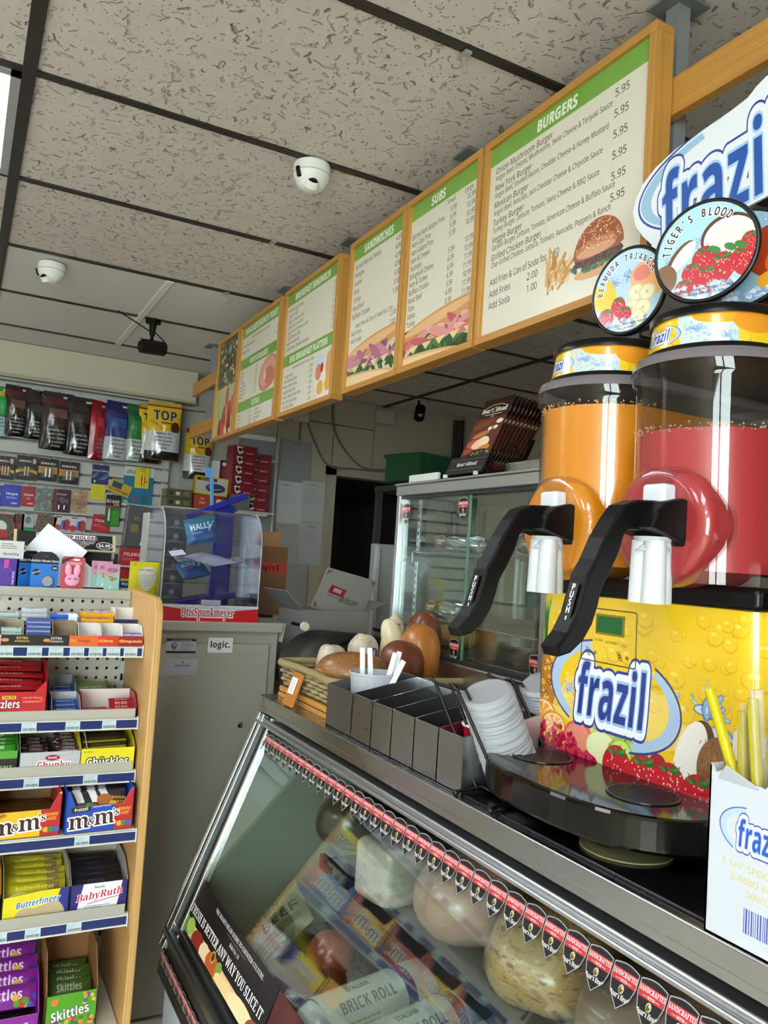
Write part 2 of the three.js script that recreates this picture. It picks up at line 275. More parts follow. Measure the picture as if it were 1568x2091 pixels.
// ---------- deli case with slanted glass ----------
const CZ0 = -1.83, CZ1 = 0.55, CL = CZ1 - CZ0, CZ = (CZ0 + CZ1) / 2;
const G0 = [0.668, 0.985], G1 = [0.49, 0.53], GL = Math.hypot(G1[0] - G0[0], G1[1] - G0[1]), GA = Math.atan2(G0[0] - G1[0], G0[1] - G1[1]);
const deli = thing('deli_case', 'long stainless deli case with slanted glass front full of wrapped meats', 'deli case');
const CASEIN = mat(0x8f9993, 0.5), DARKIN = mat(0x23262a, 0.5);
obj('worktop', metric(join(rb(0.8, 0.026, CL + 0.01, 0.003, 1.06, COUNTER - 0.013, CZ), box(0.02, 0.012, CL, 0.672, COUNTER - 0.03, CZ))), STEEL, deli);
obj('black_gasket', box(0.04, 0.024, CL, 0.7, 1.016, CZ), BLACKP, deli);
obj('top_rail', join(rb(0.03, 0.02, CL, 0.005, 0.675, 0.995, CZ), tube([[0.657, 0.993, CZ0], [0.657, 0.993, CZ1]], 0.004, 2, 8)), ALU, deli);
obj('bottom_rail', join(rb(0.03, 0.024, CL, 0.004, 0.492, 0.536, CZ), rb(0.02, 0.014, CL, 0.003, 0.503, 0.556, CZ)), mat(0x55585b, 0.3, 0.9), deli);
obj('lower_band', T(rb(0.012, 0.075, CL, 0.002), 0.479, 0.487, CZ, 0, 0, -0.12), mat(0x17181a, 0.35), deli);
obj('kick_panel', box(0.02, 0.44, CL, 0.5, 0.225, CZ), mat(0xb9c2ca, 0.4), deli);
obj('plinth', box(0.8, 0.46, CL - 0.01, 0.92, 0.23, CZ), mat(0x7d8082, 0.5, 0.4), deli);
obj('deck', rb(0.82, 0.016, CL - 0.02, 0.002, 0.92, 0.5, CZ), mat(0x16191b, 0.4, 0.2), deli);
obj('end_wall', ext([[0.5, 0.5], [0.672, 0.985], [1.4, 0.985], [1.4, 0.5]], 0.02).translate(0, 0, CZ0), CASEIN, deli);
obj('end_wall', ext([[0.5, 0.5], [0.672, 0.985], [1.4, 0.985], [1.4, 0.5]], 0.02).translate(0, 0, CZ1 - 0.02), CASEIN, deli);
obj('rear_doors', box(0.02, 0.53, CL - 0.04, 1.38, 0.76, CZ), mat(0x24282a, 0.4), deli);
obj('case_ceiling', box(0.68, 0.016, CL - 0.04, 1.05, 0.99, CZ), mat(0x3a3e40, 0.5), deli);
obj('inner_shelf', join(rb(0.5, 0.012, CL - 0.3, 0.003, 0.98, 0.748, CZ + 0.1), rb(0.014, 0.03, CL - 0.3, 0.003, 0.735, 0.75, CZ + 0.1)), mat(0x2a2f32, 0.4, 0.4), deli);
// end frame: bright aluminium strips with a black gasket between
{ const mid = [(G0[0] + G1[0]) / 2, (G0[1] + G1[1]) / 2], along = (w, d, off, z) => T(rb(d, GL + 0.05, w, 0.002), mid[0] - Math.cos(GA) * off, mid[1] + Math.sin(GA) * off, z, 0, 0, -GA);
  obj('end_frame', join(along(0.012, 0.016, 0.006, CZ0 - 0.004), along(0.012, 0.016, 0.006, CZ0 + 0.022), along(0.01, 0.012, 0.001, CZ0 + 0.06)), CHROME, deli);
  obj('end_gasket', join(along(0.014, 0.012, 0.003, CZ0 + 0.009), along(0.03, 0.01, 0.001, CZ0 + 0.04)), BLACKM, deli);
}
const pane = new THREE.Group(); pane.name = 'front_glass'; deli.add(pane); pane.position.set(G0[0], G0[1], CZ0); pane.rotation.set(0, -PI / 2, 0);   // local x = along the case, local y = up, local z = outward
const slope = new THREE.Group();
const tilt = (g) => g.applyMatrix4(new THREE.Matrix4().makeRotationX(-GA));   // upright sheet to the slant, hinge at the top edge
obj('glass_sheet', tilt(box(CL - 0.06, GL - 0.02, 0.005, CL / 2 + 0.03, -GL / 2, 0)), glass(0xf4faf7, 0.015, 1.8), pane);
const shieldPts = (w, h) => { const o = []; for (let i = 0; i <= 6; i++) { const t = i / 6; o.push([-w / 2 + w * t, h * 0.42 + Math.sin(t * PI) * h * 0.08]); } o.push([w / 2, h * 0.1], [w * 0.38, -h * 0.2], [0, -h / 2], [-w * 0.38, -h * 0.2], [-w / 2, h * 0.1]); return o; };
const shieldPrint = pr(192, 192, (g, w, h) => {
  re(g, 0, 0, w, h, '#17171a'); re(g, 0, h * 0.17, w, h * 0.27, '#b5323a'); tx(g, 'HANDCRAFTED', w / 2, h * 0.26, 27, { font: 'serif', fill: '#f1e6e2', sx: 0.9 }); tx(g, 'WITH', w / 2, h * 0.385, 17, { font: 'serif', fill: '#f1e6e2' });
  ln(g, [[w * 0.2, h * 0.385], [w * 0.36, h * 0.385]], '#f1e6e2', 2); ln(g, [[w * 0.64, h * 0.385], [w * 0.8, h * 0.385]], '#f1e6e2', 2);
  el(g, w / 2, h * 0.56, 19, 19, '#c9b98e'); el(g, w * 0.49, h * 0.57, 12, 14, '#5b4a2a', 0.4); el(g, w * 0.52, h * 0.53, 7, 6, '#c9b98e');
  tx(g, 'Boar\u2019s Head', w / 2, h * 0.72, 29, { font: 'serif', fill: '#f2f2f2', sx: 0.78 });
  const p = shieldPts(w - 8, h - 6).map(([x, y]) => [x + w / 2, h / 2 - y]); p.push(p[0]); ln(g, p, '#9b9c9e', 6);
});
const shieldG = pshape(shieldPts(0.036, 0.046), 0.0008, shieldPrint, '#222'), shieldM = shieldPrint.sh.mat(0.35);
for (let k = 0; k < 44; k++) { const g = k ? null : tilt(shieldG.clone().translate(0, -0.03, 0.0035)); if (!k) pane.userData.sg = g; obj('shield_sticker', pane.userData.sg, shieldM, pane, [0.024 + k * 0.0376, 0, 0]); }
delete pane.userData.sg;
for (let k = 0; k < 16; k++) obj('shield_sticker', shieldG, shieldM, deli, [0.4725, 0.487, CZ0 + 0.03 + k * 0.0376], [-0, -PI / 2, 0]);
const freshPrint = pr(640, 132, (g, w, h) => {
  re(g, 0, 0, w, h, '#141214'); tx(g, 'THE BOAR\u2019S HEAD GUIDE TO COUNTER CULTURE.', w * 0.58, 17, 15, { font: 'serif', fill: '#ddd' }); ln(g, [[w * 0.46, 30], [w * 0.7, 30]], '#888', 1.5); tx(g, 'Rule No. 24', w * 0.58, 41, 13, { font: 'serif', fill: '#ccc' });
  tx(g, 'FRESH IS BETTER ANY WAY YOU SLICE IT', w / 2, 72, 31, { font: 'serif', fill: '#f4f4f4', sx: 0.9 });
  re(g, 0, 98, w, 34, '#d8b98a'); el(g, 20, 118, 60, 24, '#5f8f2f'); el(g, 70, 108, 30, 20, '#a9c65a'); el(g, 150, 120, 50, 26, '#8e2f23'); el(g, 215, 118, 40, 22, '#e8cfa8'); el(g, 280, 116, 46, 24, '#b8562d'); el(g, 330, 106, 20, 16, '#7a9a3a'); el(g, 400, 122, 80, 18, '#e7c98f'); el(g, 520, 118, 90, 24, '#efd7a6'); el(g, 606, 120, 50, 26, '#8a4a2b');
  el(g, w * 0.43, 100, 14, 14, '#c9a94a'); el(g, w * 0.43, 100, 10, 10, '#3b2e12');
});
obj('slogan_card', tilt(pbox(0.49, 0.1, 0.001, { f: freshPrint, _: '#141214' }, [0.295, -0.447, 0.0035])), freshPrint.sh.mat(0.3), pane);
const maroon = pr(300, 132, (g, w, h) => { re(g, 0, 0, w, h, '#4b1b1d'); for (let i = 0; i < 40; i++) { g.globalAlpha = 0.15; el(g, rr(0, w), rr(0, h), rr(10, 50), rr(5, 20), rnd() < 0.5 ? '#7a3a34' : '#2a0d10'); } g.globalAlpha = 1; });
obj('slogan_card', tilt(pbox(0.3, 0.1, 0.001, { f: maroon, _: '#4b1b1d' }, [0.695, -0.447, 0.0035])), maroon.sh.mat(0.3), pane);

// meats and cheese in the case
const wrapMat = (c, o = {}) => mat(c, 0.32, 0, { clearcoat: 0.9, clearcoatRoughness: 0.18, ...o });
function lump(rx, ry, rz, k, n = 28, sq = 2) {   // irregular rounded body; sq > 2 makes it boxier
  const g = new THREE.SphereGeometry(1, n, Math.round(n * 0.7)), p = g.attributes.position, ph = rr(0, 9);
  for (let i = 0; i < p.count; i++) {
    let x = p.getX(i), y = p.getY(i), z = p.getZ(i); const q = Math.pow(Math.pow(Math.abs(x), sq) + Math.pow(Math.abs(y), sq) + Math.pow(Math.abs(z), sq), 1 / sq); x /= q; y /= q; z /= q;
    const f = 1 + k * (Math.sin(x * 4 + ph) * Math.sin(y * 5 + ph) + 0.6 * Math.sin(z * 7 - ph + x * 3)); p.setXYZ(i, x * rx * f, y * ry * f, z * rz * f);
  }
  g.computeVertexNormals(); return g;
}
const speckT = (base, marks, n, rmin, rmax) => canvasTex(512, 512, (g, w, h) => { re(g, 0, 0, w, h, base); for (let i = 0; i < n; i++) { g.globalAlpha = rr(0.15, 0.7); el(g, rr(0, w), rr(0, h), rr(rmin, rmax), rr(rmin, rmax) * 0.7, marks[i % marks.length], rr(0, 3)); } g.globalAlpha = 1; }, true);
const TURKEY = wrapMat(0xffffff, {}).clone(); TURKEY.map = speckT('#c39a63', ['#7c4d1a', '#a9742f', '#d9c39c', '#4f3010'], 420, 2, 18);
TURKEY.map.repeat.set(2.5, 2); const HAM = wrapMat(0xffffff).clone(); HAM.map = speckT('#bd9084', ['#c9a597', '#b08078', '#cdb2a4'], 160, 8, 50);
const HAMPALE = wrapMat(0xffffff).clone(); HAMPALE.map = speckT('#c9bab2', ['#d8ccc5', '#c4a39b', '#bfb0a8'], 120, 10, 60);
const DY = 0.508, SY = 0.754;
const meat = (name, label, cat, geo, m, x, y, z, ry = 0, rx = 0, rz = 0) => tag(obj(name, geo, m, null, [x, y, z], [rx, ry, rz]), label, cat);
{ // round loaf in film with a yellow band
  const t = thing('wrapped_meat_loaf', 'round dark meat loaf in clear film with yellow band, far end of case', 'deli meat', [0.84, SY + 0.062, -1.61]);
  obj('loaf', lump(0.11, 0.06, 0.075, 0.03), wrapMat(0x4a463f), t); obj('label_band', T(new THREE.CylinderGeometry(0.064, 0.064, 0.035, 28, 1, true), 0, 0, 0.0, PI / 2, 0, 0.0).scale(1.58, 0.98, 1), wrapMat(0xb9a51e), t);
}
{ const t = thing('boxed_ham', 'pale square boiled ham block with cut face showing through the glass', 'deli meat', [0.84, SY + 0.056, -1.36], 0.15);
  obj('block', rb(0.24, 0.11, 0.11, 0.018, 0.0, 0, 0, 4), HAMPALE, t); obj('printed_net', rb(0.16, 0.112, 0.112, 0.018, 0.06, 0.0, 0, 3), wrapMat(0x6d6a60), t); }
meat('ham_half', 'pinkish half ham with oval cut face between square ham and turkey', 'deli meat', lump(0.15, 0.075, 0.09, 0.02, 28, 2.4), HAM, 0.865, SY + 0.073, -1.17, 0.25);
meat('turkey_breast', 'browned roast turkey breast in film in the middle of the case', 'deli meat', lump(0.12, 0.075, 0.1, 0.05), TURKEY, 0.83, SY + 0.072, -0.95, 0.4);
meat('meat_chunk', 'brownish cured meat chunk with flat cut end, right of turkey', 'deli meat', lump(0.13, 0.07, 0.075, 0.03, 28, 2.5), wrapMat(0x8a6d5f), 0.84, SY + 0.068, -0.76, 0.2);
meat('dark_salami', 'dark film wrapped salami lying behind the cured chunk', 'deli meat', lump(0.16, 0.055, 0.055, 0.03, 24), wrapMat(0x2f3a36), 1.05, SY + 0.054, -0.86, 0.1);
meat('cheese_block', 'pale green yellow cheese block at the near end of shelf', 'cheese', rb(0.16, 0.09, 0.09, 0.008), wrapMat(0xb9b784), 0.88, SY + 0.046, -0.62, 0.35);
meat('bologna_chub', 'fat pink bologna chub lying at the near end of case', 'deli meat', lump(0.15, 0.06, 0.06, 0.02, 24, 2.4), wrapMat(0xb77c70), 0.95, SY + 0.058, -0.46, 0.2);
meat('provolone_ball', 'round green tinted film wrapped cheese ball behind turkey', 'cheese', lump(0.06, 0.06, 0.06, 0.03, 24), wrapMat(0x66776a), 1.08, SY + 0.058, -1.06);
// deck below
const bagP = pr(256, 256, (g, w, h) => { re(g, 0, 0, w, h, '#8f8a66'); tx(g, 'NGUS', w * 0.4, h * 0.3, 60, { fill: '#3a3a2c', font: 'serif' }); tx(g, 'BEEF', w * 0.65, h * 0.55, 66, { fill: '#2e2b22' }); re(g, 20, h * 0.7, w - 40, 40, '#6d6a48'); textLines(g, 20, h * 0.85, 200, 3, 12, '#4a4838', 4); });
tag(P('beef_package', pouch(0.17, 0.13, 0.05, bagP, '#8c8866', { seal: 0.04, crease: 0.1 }), null, [0.7, DY + 0.03, -1.66], [-1.25, -0.9, 0], 0.35), 'printed beef package lying on case floor behind slogan card', 'deli meat');
meat('ham_slab', 'dark red meat slab lying flat on the case floor', 'deli meat', lump(0.11, 0.03, 0.07, 0.04, 24, 2.6), wrapMat(0x5d1f22), 0.66, DY + 0.029, -1.52, -0.4);
meat('red_ball_cheese', 'orange red waxed ball cheese on the case floor', 'cheese', lump(0.052, 0.05, 0.052, 0.02, 24), wrapMat(0xa9442a), 0.76, DY + 0.049, -1.56);
const rollP = (c2) => pr(512, 256, (g, w, h) => { re(g, 0, 0, w, h, '#d7d8cf'); re(g, w * 0.72, 0, w * 0.09, h, c2); tx(g, 'PRESENTO', w * 0.4, h * 0.3, 60, { fill: '#8d2723' }); tx(g, 'ITALIAN', w * 0.36, h * 0.52, 26, { fill: '#55524a' }); tx(g, 'BRICK ROLL', w * 0.38, h * 0.72, 46, { fill: '#7d7a6a' }); textLines(g, 40, h * 0.88, 300, 2, 14, '#b09a3c', 5); });
function roll(label, c2, x, y, z, ry) {
  const p = rollP(c2), t = thing('meat_roll', label, 'deli meat', [x, y, z], ry, 'white wrapped rolls on the case floor'), g = norm(new THREE.CylinderGeometry(0.05, 0.05, 0.26, 28, 1, true)), u = g.attributes.uv; setUV(g, p, (i) => [1 - u.getY(i), (u.getX(i) * 2) % 1.0001]); g.rotateZ(PI / 2); g.sh = p.sh;
  obj('wrapper', g, p.sh.mat(0.3, { clearcoat: 0.7, clearcoatRoughness: 0.2 }), t, [0, 0.05, 0]); obj('end_cap', join(T(lump(0.03, 0.046, 0.046, 0.04, 16), 0.13, 0.05, 0), T(lump(0.03, 0.046, 0.046, 0.04, 16), -0.13, 0.05, 0)), wrapMat(0xd0cfc4), t);
}
roll('white wrapped meat roll with navy band, farther of two', '#2b2a63', 0.75, DY, -1.36, 0.25); roll('white wrapped meat roll with navy band, nearer of two', '#2b2a63', 0.79, DY, -1.245, 0.25); roll('white wrapped meat roll with maroon band on the case floor', '#7a1f2a', 0.76, DY, -1.13, 0.2);
meat('red_package', 'red film wrapped package at the near end of case floor', 'deli meat', lump(0.15, 0.05, 0.09, 0.04, 24, 2.8), wrapMat(0xa32a22), 0.86, DY + 0.049, -0.9, 0.3);
meat('yellow_package', 'yellow film wrapped package beside the red package', 'deli meat', lump(0.12, 0.05, 0.08, 0.04, 24, 2.8), wrapMat(0xb09a28), 0.8, DY + 0.049, -0.68, 0.2);

// ---------- glass food case on the counter ----------
const fc = thing('glass_food_case', 'stainless and glass food display case standing on the deli counter', 'display case', [1.0, COUNTER, -1.53], -PI / 2);   // local x along the counter, local z towards the shopper
const FW = 0.62, FH = 0.53, FD = 0.42;
obj('base', join(rb(FW, 0.05, FD, 0.004, 0, 0.09, -FD / 2), rb(FW - 0.01, 0.03, FD - 0.01, 0.003, 0, 0.05, -FD / 2)), ALU, fc);
for (const [x, z] of [[-0.28, -0.03], [0.28, -0.03], [-0.28, -0.39], [0.28, -0.39]]) obj('foot', cyl(0.015, 0.012, 0.037, 12, x, 0.0185, z), BLACKM, fc);
obj('roof', join(rb(FW + 0.006, 0.026, FD + 0.004, 0.003, 0, FH - 0.013, -FD / 2), rb(FW + 0.012, 0.006, FD + 0.012, 0.002, 0, FH + 0.003, -FD / 2)), ALU, fc);
for (const [x, z] of [[-FW / 2 + 0.008, -0.008], [FW / 2 - 0.008, -0.008], [-FW / 2 + 0.008, -FD + 0.008], [FW / 2 - 0.008, -FD + 0.008]]) obj('corner_post', rb(0.016, FH - 0.14, 0.016, 0.002, x, 0.115 + (FH - 0.14) / 2, z), ALU, fc);
const FG = glass(0xf3faf7, 0.012, 1.75), gy = 0.115 + (FH - 0.14) / 2, gh = FH - 0.145;
obj('front_pane', box(FW / 2, gh, 0.004, -FW / 4 + 0.012, gy, -0.014), FG, fc); obj('front_pane', box(FW / 2, gh, 0.004, FW / 4 - 0.004, gy, -0.026), FG, fc);
obj('pane_edge', join(box(0.003, gh, 0.0055, 0.0135, gy, -0.014)), mat(0x4f7a6c, 0.2), fc);
obj('side_pane', box(0.004, gh, FD - 0.03, -FW / 2 + 0.008, gy, -FD / 2), FG, fc); obj('side_pane', box(0.004, gh, FD - 0.03, FW / 2 - 0.008, gy, -FD / 2), FG, fc);
obj('rear_pane', box(FW - 0.03, gh, 0.004, 0, gy, -FD + 0.01), glass(0xe6f2ec, 0.05), fc);
for (const ty of [0.119, FH - 0.03]) obj('track', box(FW - 0.03, 0.008, 0.03, 0, ty, -0.02), mat(0x3e4244, 0.4, 0.6), fc);
{ const st = []; for (const x of [-0.27, 0.27]) for (const z of [-0.05, -0.37]) st.push(rb(0.014, gh, 0.006, 0.001, x, gy, z)); obj('slotted_standard', join(st), ALU, fc);
  const sl = []; for (const x of [-0.27, 0.27]) for (let k = 0; k < 20; k++) sl.push(box(0.005, 0.009, 0.0066, x, 0.14 + k * 0.018, -0.05)); obj('slot', join(sl), BLACKM, fc); }
function wireShelf(y) { const g = [wire([[-0.28, 0, -0.04], [0.28, 0, -0.04]], 0.003), wire([[-0.28, 0, -0.38], [0.28, 0, -0.38]], 0.003), wire([[-0.28, 0, -0.2], [0.28, 0, -0.2]], 0.0025)]; for (let k = 0; k < 34; k++) { const x = -0.28 + k * 0.56 / 33; g.push(wire([[x, 0.003, -0.036], [x, 0.003, -0.382]], 0.0016, 5)); } obj('wire_shelf', join(g), GREYWIRE, fc, [0, y, 0]); for (const x of [-0.265, 0.265]) obj('shelf_bracket', ext([[0, 0], [0.06, 0], [0.06, 0.004], [0, 0.022]], 0.004).rotateY(PI / 2).translate(x, y - 0.024, -0.03), ALU, fc); }
const S1 = 0.361, S2 = 0.195; wireShelf(S1); wireShelf(S2); obj('floor_rack', (() => { const g = []; for (let k = 0; k < 34; k++) { const x = -0.28 + k * 0.56 / 33; g.push(wire([[x, 0, -0.036], [x, 0, -0.382]], 0.0016, 5)); } g.push(wire([[-0.28, 0, -0.04], [0.28, 0, -0.04]], 0.003)); return join(g); })(), GREYWIRE, fc, [0, 0.123, 0]);
{ const sg = pshape(shieldPts(0.038, 0.056), 0.0006, shieldPrint, '#222'); for (const [x, y] of [[-0.275, 0.457], [-0.012, 0.463], [0.26, 0.463], [-0.28, 0.155], [-0.015, 0.14], [0.26, 0.14]]) obj('shield_sticker', sg, shieldM, fc, [x, y, x > 0.1 ? -0.0235 : -0.0115]); }
// foil packs, rolls in the case
const FOIL = mat(0xd2d4d6, 0.22, 1); const foilTag = pr(96, 96, (g, w, h) => { re(g, 0, 0, w, h, '#5c1f2a'); el(g, w / 2, h / 2, 46, 46, '#b9a3a0'); el(g, w / 2, h / 2, 42, 42, '#6d2733'); tx(g, 'Angus', w / 2, h * 0.45, 26, { fill: '#eee', font: 'serif', style: 'italic' }); tx(g, 'BEEF', w / 2, h * 0.68, 20, { fill: '#e0c8c8' }); });
function foil(label, lx, ly, lz, l = 0.15, h = 0.05) {
  const w = new THREE.Vector3(lx, ly, lz).applyAxisAngle(new THREE.Vector3(0, 1, 0), -PI / 2).add(fc.position), t = thing('foil_sandwich', label, 'sandwich', [w.x, w.y, w.z], -PI / 2 + 0.15, 'foil wrapped sandwiches');
  const g = norm(foilGeoRaw(l, h)); obj('foil_wrap', g, FOIL, t, [0, h * 0.46, 0]); obj('round_label', pshape(circle(0.017, 20), 0.001, foilTag, '#5c1f2a').rotateX(-0.35).translate(-l * 0.3, h * 0.52, 0.034), foilTag.sh.mat(0.4), t);
}
function foilGeoRaw(l, h) { const g = new THREE.SphereGeometry(1, 26, 18), p = g.attributes.position, jit = {}; for (let i = 0; i < p.count; i++) { const x = p.getX(i), y = p.getY(i), z = p.getZ(i), key = [x, y, z].map((v) => v.toFixed(3)).join(), r = (jit[key] ??= rr(-0.12, 0.1)), f = 1 + r * (Math.abs(x) > 0.5 ? 1.5 : 0.7), e = Math.pow(Math.abs(x), 1.3); p.setXYZ(i, x * l / 2 * f, y * h / 2 * (1 - 0.3 * e) * f, z * 0.034 * (1 - 0.2 * e) * f); } const q = norm(g); q.computeVertexNormals(); return q; }
foil('crumpled foil sandwich with round maroon label on upper wire shelf', -0.16, S1 + 0.006, -0.12, 0.18); foil('foil sandwich with round maroon label on lower wire shelf', -0.17, S2 + 0.006, -0.1, 0.15);
foil('foil sandwich at bottom of the pair behind black handle', 0.14, S1 + 0.006, -0.1, 0.13); foil('foil sandwich stacked on top of the pair behind black handle', 0.13, S1 + 0.05, -0.1, 0.12, 0.045); foil('small foil sandwich lying deep on upper wire shelf', 0.0, S1 + 0.006, -0.28, 0.12);
const loc = (lx, ly, lz) => { const w = new THREE.Vector3(lx, ly, lz).applyAxisAngle(new THREE.Vector3(0, 1, 0), -PI / 2).add(fc.position); return [w.x, w.y, w.z]; };
const BREAD = (c) => mat(c, 0.45, 0, { clearcoat: 0.5, clearcoatRoughness: 0.25 });
meat('bread_roll', 'golden bread roll in the bottom of the glass food case', 'bread', lump(0.05, 0.035, 0.05, 0.02), BREAD(0xc08a3c), ...loc(-0.17, 0.162, -0.13)); meat('bread_roll', 'golden bread roll behind another roll inside glass food case', 'bread', lump(0.05, 0.034, 0.045, 0.02), BREAD(0xb98238), ...loc(-0.22, 0.162, -0.22));
// ---------- on the counter ----------
const facing = -PI / 2;   // turned to the shopper: local x runs along the counter (+z), local z points to -x
{ // wicker basket on a wooden stand
  const t = thing('bread_basket', 'shallow wicker basket at the far end of the deli counter', 'basket', [0.71, COUNTER + 0.026, -1.655], facing);
  const W = 0.3, D = 0.3, H = 0.05, wk = [mat(0x8b7c56, 0.8), mat(0x9a8a61, 0.8)];
  for (let r = 0; r < 5; r++) for (const [i, side] of ['f', 'b', 'l', 'r'].entries()) {
    const n = 13, pts = []; for (let k = 0; k <= n; k++) { const u = -0.5 + k / n, o = 0.003 * ((k + r) % 2 ? 1 : -1), y = 0.006 + r * 0.0095, f = 1 + y * 0.9; pts.push(side === 'f' ? [u * W * f, y, o + (f - 1) * D / 2] : side === 'b' ? [u * W * f, y, -D - o - (f - 1) * D / 2] : side === 'l' ? [-W / 2 * f - o, y, -D / 2 + u * D * f] : [W / 2 * f + o, y, -D / 2 + u * D * f]); }
    obj('wicker_strand', tube(pts, 0.0046, 40, 6), wk[(r + i) % 2], t);
  }
  obj('rim', join(tube([[-W / 2 * 1.05, H + 0.004, 0.008], [W / 2 * 1.05, H + 0.004, 0.008], [W / 2 * 1.05, H + 0.004, -D - 0.008], [-W / 2 * 1.05, H + 0.004, -D - 0.008]].flatMap((p, i, a) => { const q = a[(i + 1) % 4]; return [p, [(p[0] * 2 + q[0]) / 3, p[1], (p[2] * 2 + q[2]) / 3], [(p[0] + q[0] * 2) / 3, p[1], (p[2] + q[2] * 2) / 3]]; }), 0.0085, 80, 8, true)), mat(0x94855c, 0.8), t);
  obj('basket_floor', box(W, 0.004, D, 0, 0.002, -D / 2), wk[0], t);
  const s = thing('basket_stand', 'orange brown slatted wooden stand under the wicker basket', 'stand', [0.71, COUNTER, -1.655], facing);
  obj('slat', metric(rb(0.31, 0.012, 0.012, 0.002, 0, 0.018, 0.004)), PINEH, s); obj('slat', metric(rb(0.31, 0.01, 0.012, 0.002, 0, 0.005, 0.006)), PINEH, s); obj('slat', metric(rb(0.31, 0.012, 0.02, 0.002, 0, 0.018, -0.2)), PINEH, s); obj('runner', join(rb(0.016, 0.012, 0.24, 0.002, -0.1, 0.006, -0.12), rb(0.016, 0.012, 0.24, 0.002, 0.12, 0.006, -0.12)), PINE, s);
  const pp = pr(80, 90, (g, w, h) => { re(g, 0, 0, w, h, '#e9e7e4'); textLines(g, 10, 14, 60, 6, 12, '#999', 3); });
  obj('sign_block', metric(T(rb(0.05, 0.075, 0.008, 0.002), -0.02, 0.037, 0.028, -0.32, 0, 0)), mat(0xb5712a, 0.5), s); obj('paper_note', T(pbox(0.032, 0.036, 0.0006, { f: pp, _: '#e9e7e4' }, [0, -0.018, 0.005]), -0.02, 0.044, 0.026, -0.32, 0, 0), pp.sh.mat(0.7), s);
}
const SEED = BREAD(0xffffff).clone(); SEED.map = speckT('#8a5a2c', ['#5b3715', '#d9bd8a', '#6e431c', '#a8763e', '#3e2510'], 900, 2, 9); SEED.bumpMap = SEED.map; SEED.bumpScale = 0.002;
const FILM = mat(0xcfcac2, 0.25, 0, { clearcoat: 1, clearcoatRoughness: 0.1 });
const by = COUNTER + 0.03;
meat('seeded_loaf', 'round seeded brown loaf in film at front of the basket', 'bread', lump(0.085, 0.048, 0.062, 0.03), SEED, 0.78, by + 0.055, -1.58, -0.5);
{ const PALE = BREAD(0xffffff).clone(); PALE.map = speckT('#c9bca5', ['#e6dfd0', '#a39479', '#8f8068', '#ded4c0'], 260, 4, 26);
  const mk = (label, x, z, y, r) => { const t = thing('wrapped_roll', label, 'bread', [x, y, z], r); obj('roll', lump(0.036, 0.05, 0.036, 0.05, 24, 2.4), PALE, t); return t; };
  mk('pale wrapped roll at left of the basket', 0.8, -1.74, by + 0.05, 0); const t = mk('taller pale wrapped roll with blue pen mark in basket', 0.88, -1.74, by + 0.075, 0.3); obj('pen_mark', tube([[-0.012, 0.0, 0.036], [-0.006, 0.018, 0.037], [0.006, 0.018, 0.037], [0.008, 0.0, 0.037]], 0.0018, 12, 5), mat(0x24229a, 0.5), t);
  meat('film_bundle', 'crumpled clear film bundle between the pale rolls', 'food wrap', lump(0.05, 0.03, 0.04, 0.12, 18), FILM, 0.79, by + 0.03, -1.685);
  const loaf = (label, c, rx, ry, rz, x, y, z, rzr = 0) => meat('bread_loaf', label, 'bread', lump(rx, ry, rz, 0.025, 28, 2.3), BREAD(c), x, y, z, 0, 0, rzr);
  loaf('dark brown wrapped loaf standing at the back of basket', 0x6b3216, 0.05, 0.055, 0.05, 0.885, by + 0.075, -1.56); loaf('tan brown wrapped loaf beside the glass food case', 0xa9651f, 0.045, 0.07, 0.05, 0.945, by + 0.095, -1.585); loaf('darker wrapped loaf behind the white long rolls', 0x6a3317, 0.04, 0.06, 0.04, 1.0, by + 0.13, -1.66);
  const long = (label, x, z, k) => { const t = thing('long_roll', label, 'bread', [x, by + 0.1, z], 0); obj('roll', T(lump(0.026, 0.075, 0.026, 0.03, 22, 2.3), 0, 0, 0, 0, 0, k), BREAD(0xd9cba8), t); return t; };
  const l1 = long('white long roll with blue pen mark standing in basket', 0.945, -1.72, -0.12); obj('pen_mark', tube([[0.006, 0.055, 0.026], [-0.008, 0.048, 0.027], [-0.006, 0.036, 0.027], [0.006, 0.034, 0.027]], 0.0016, 12, 5), mat(0x24229a, 0.5), l1); long('plain white long roll leaning right of the marked one', 0.99, -1.7, -0.25); long('white long roll sunk behind the dark loaf', 0.915, -1.645, 0.35);
}
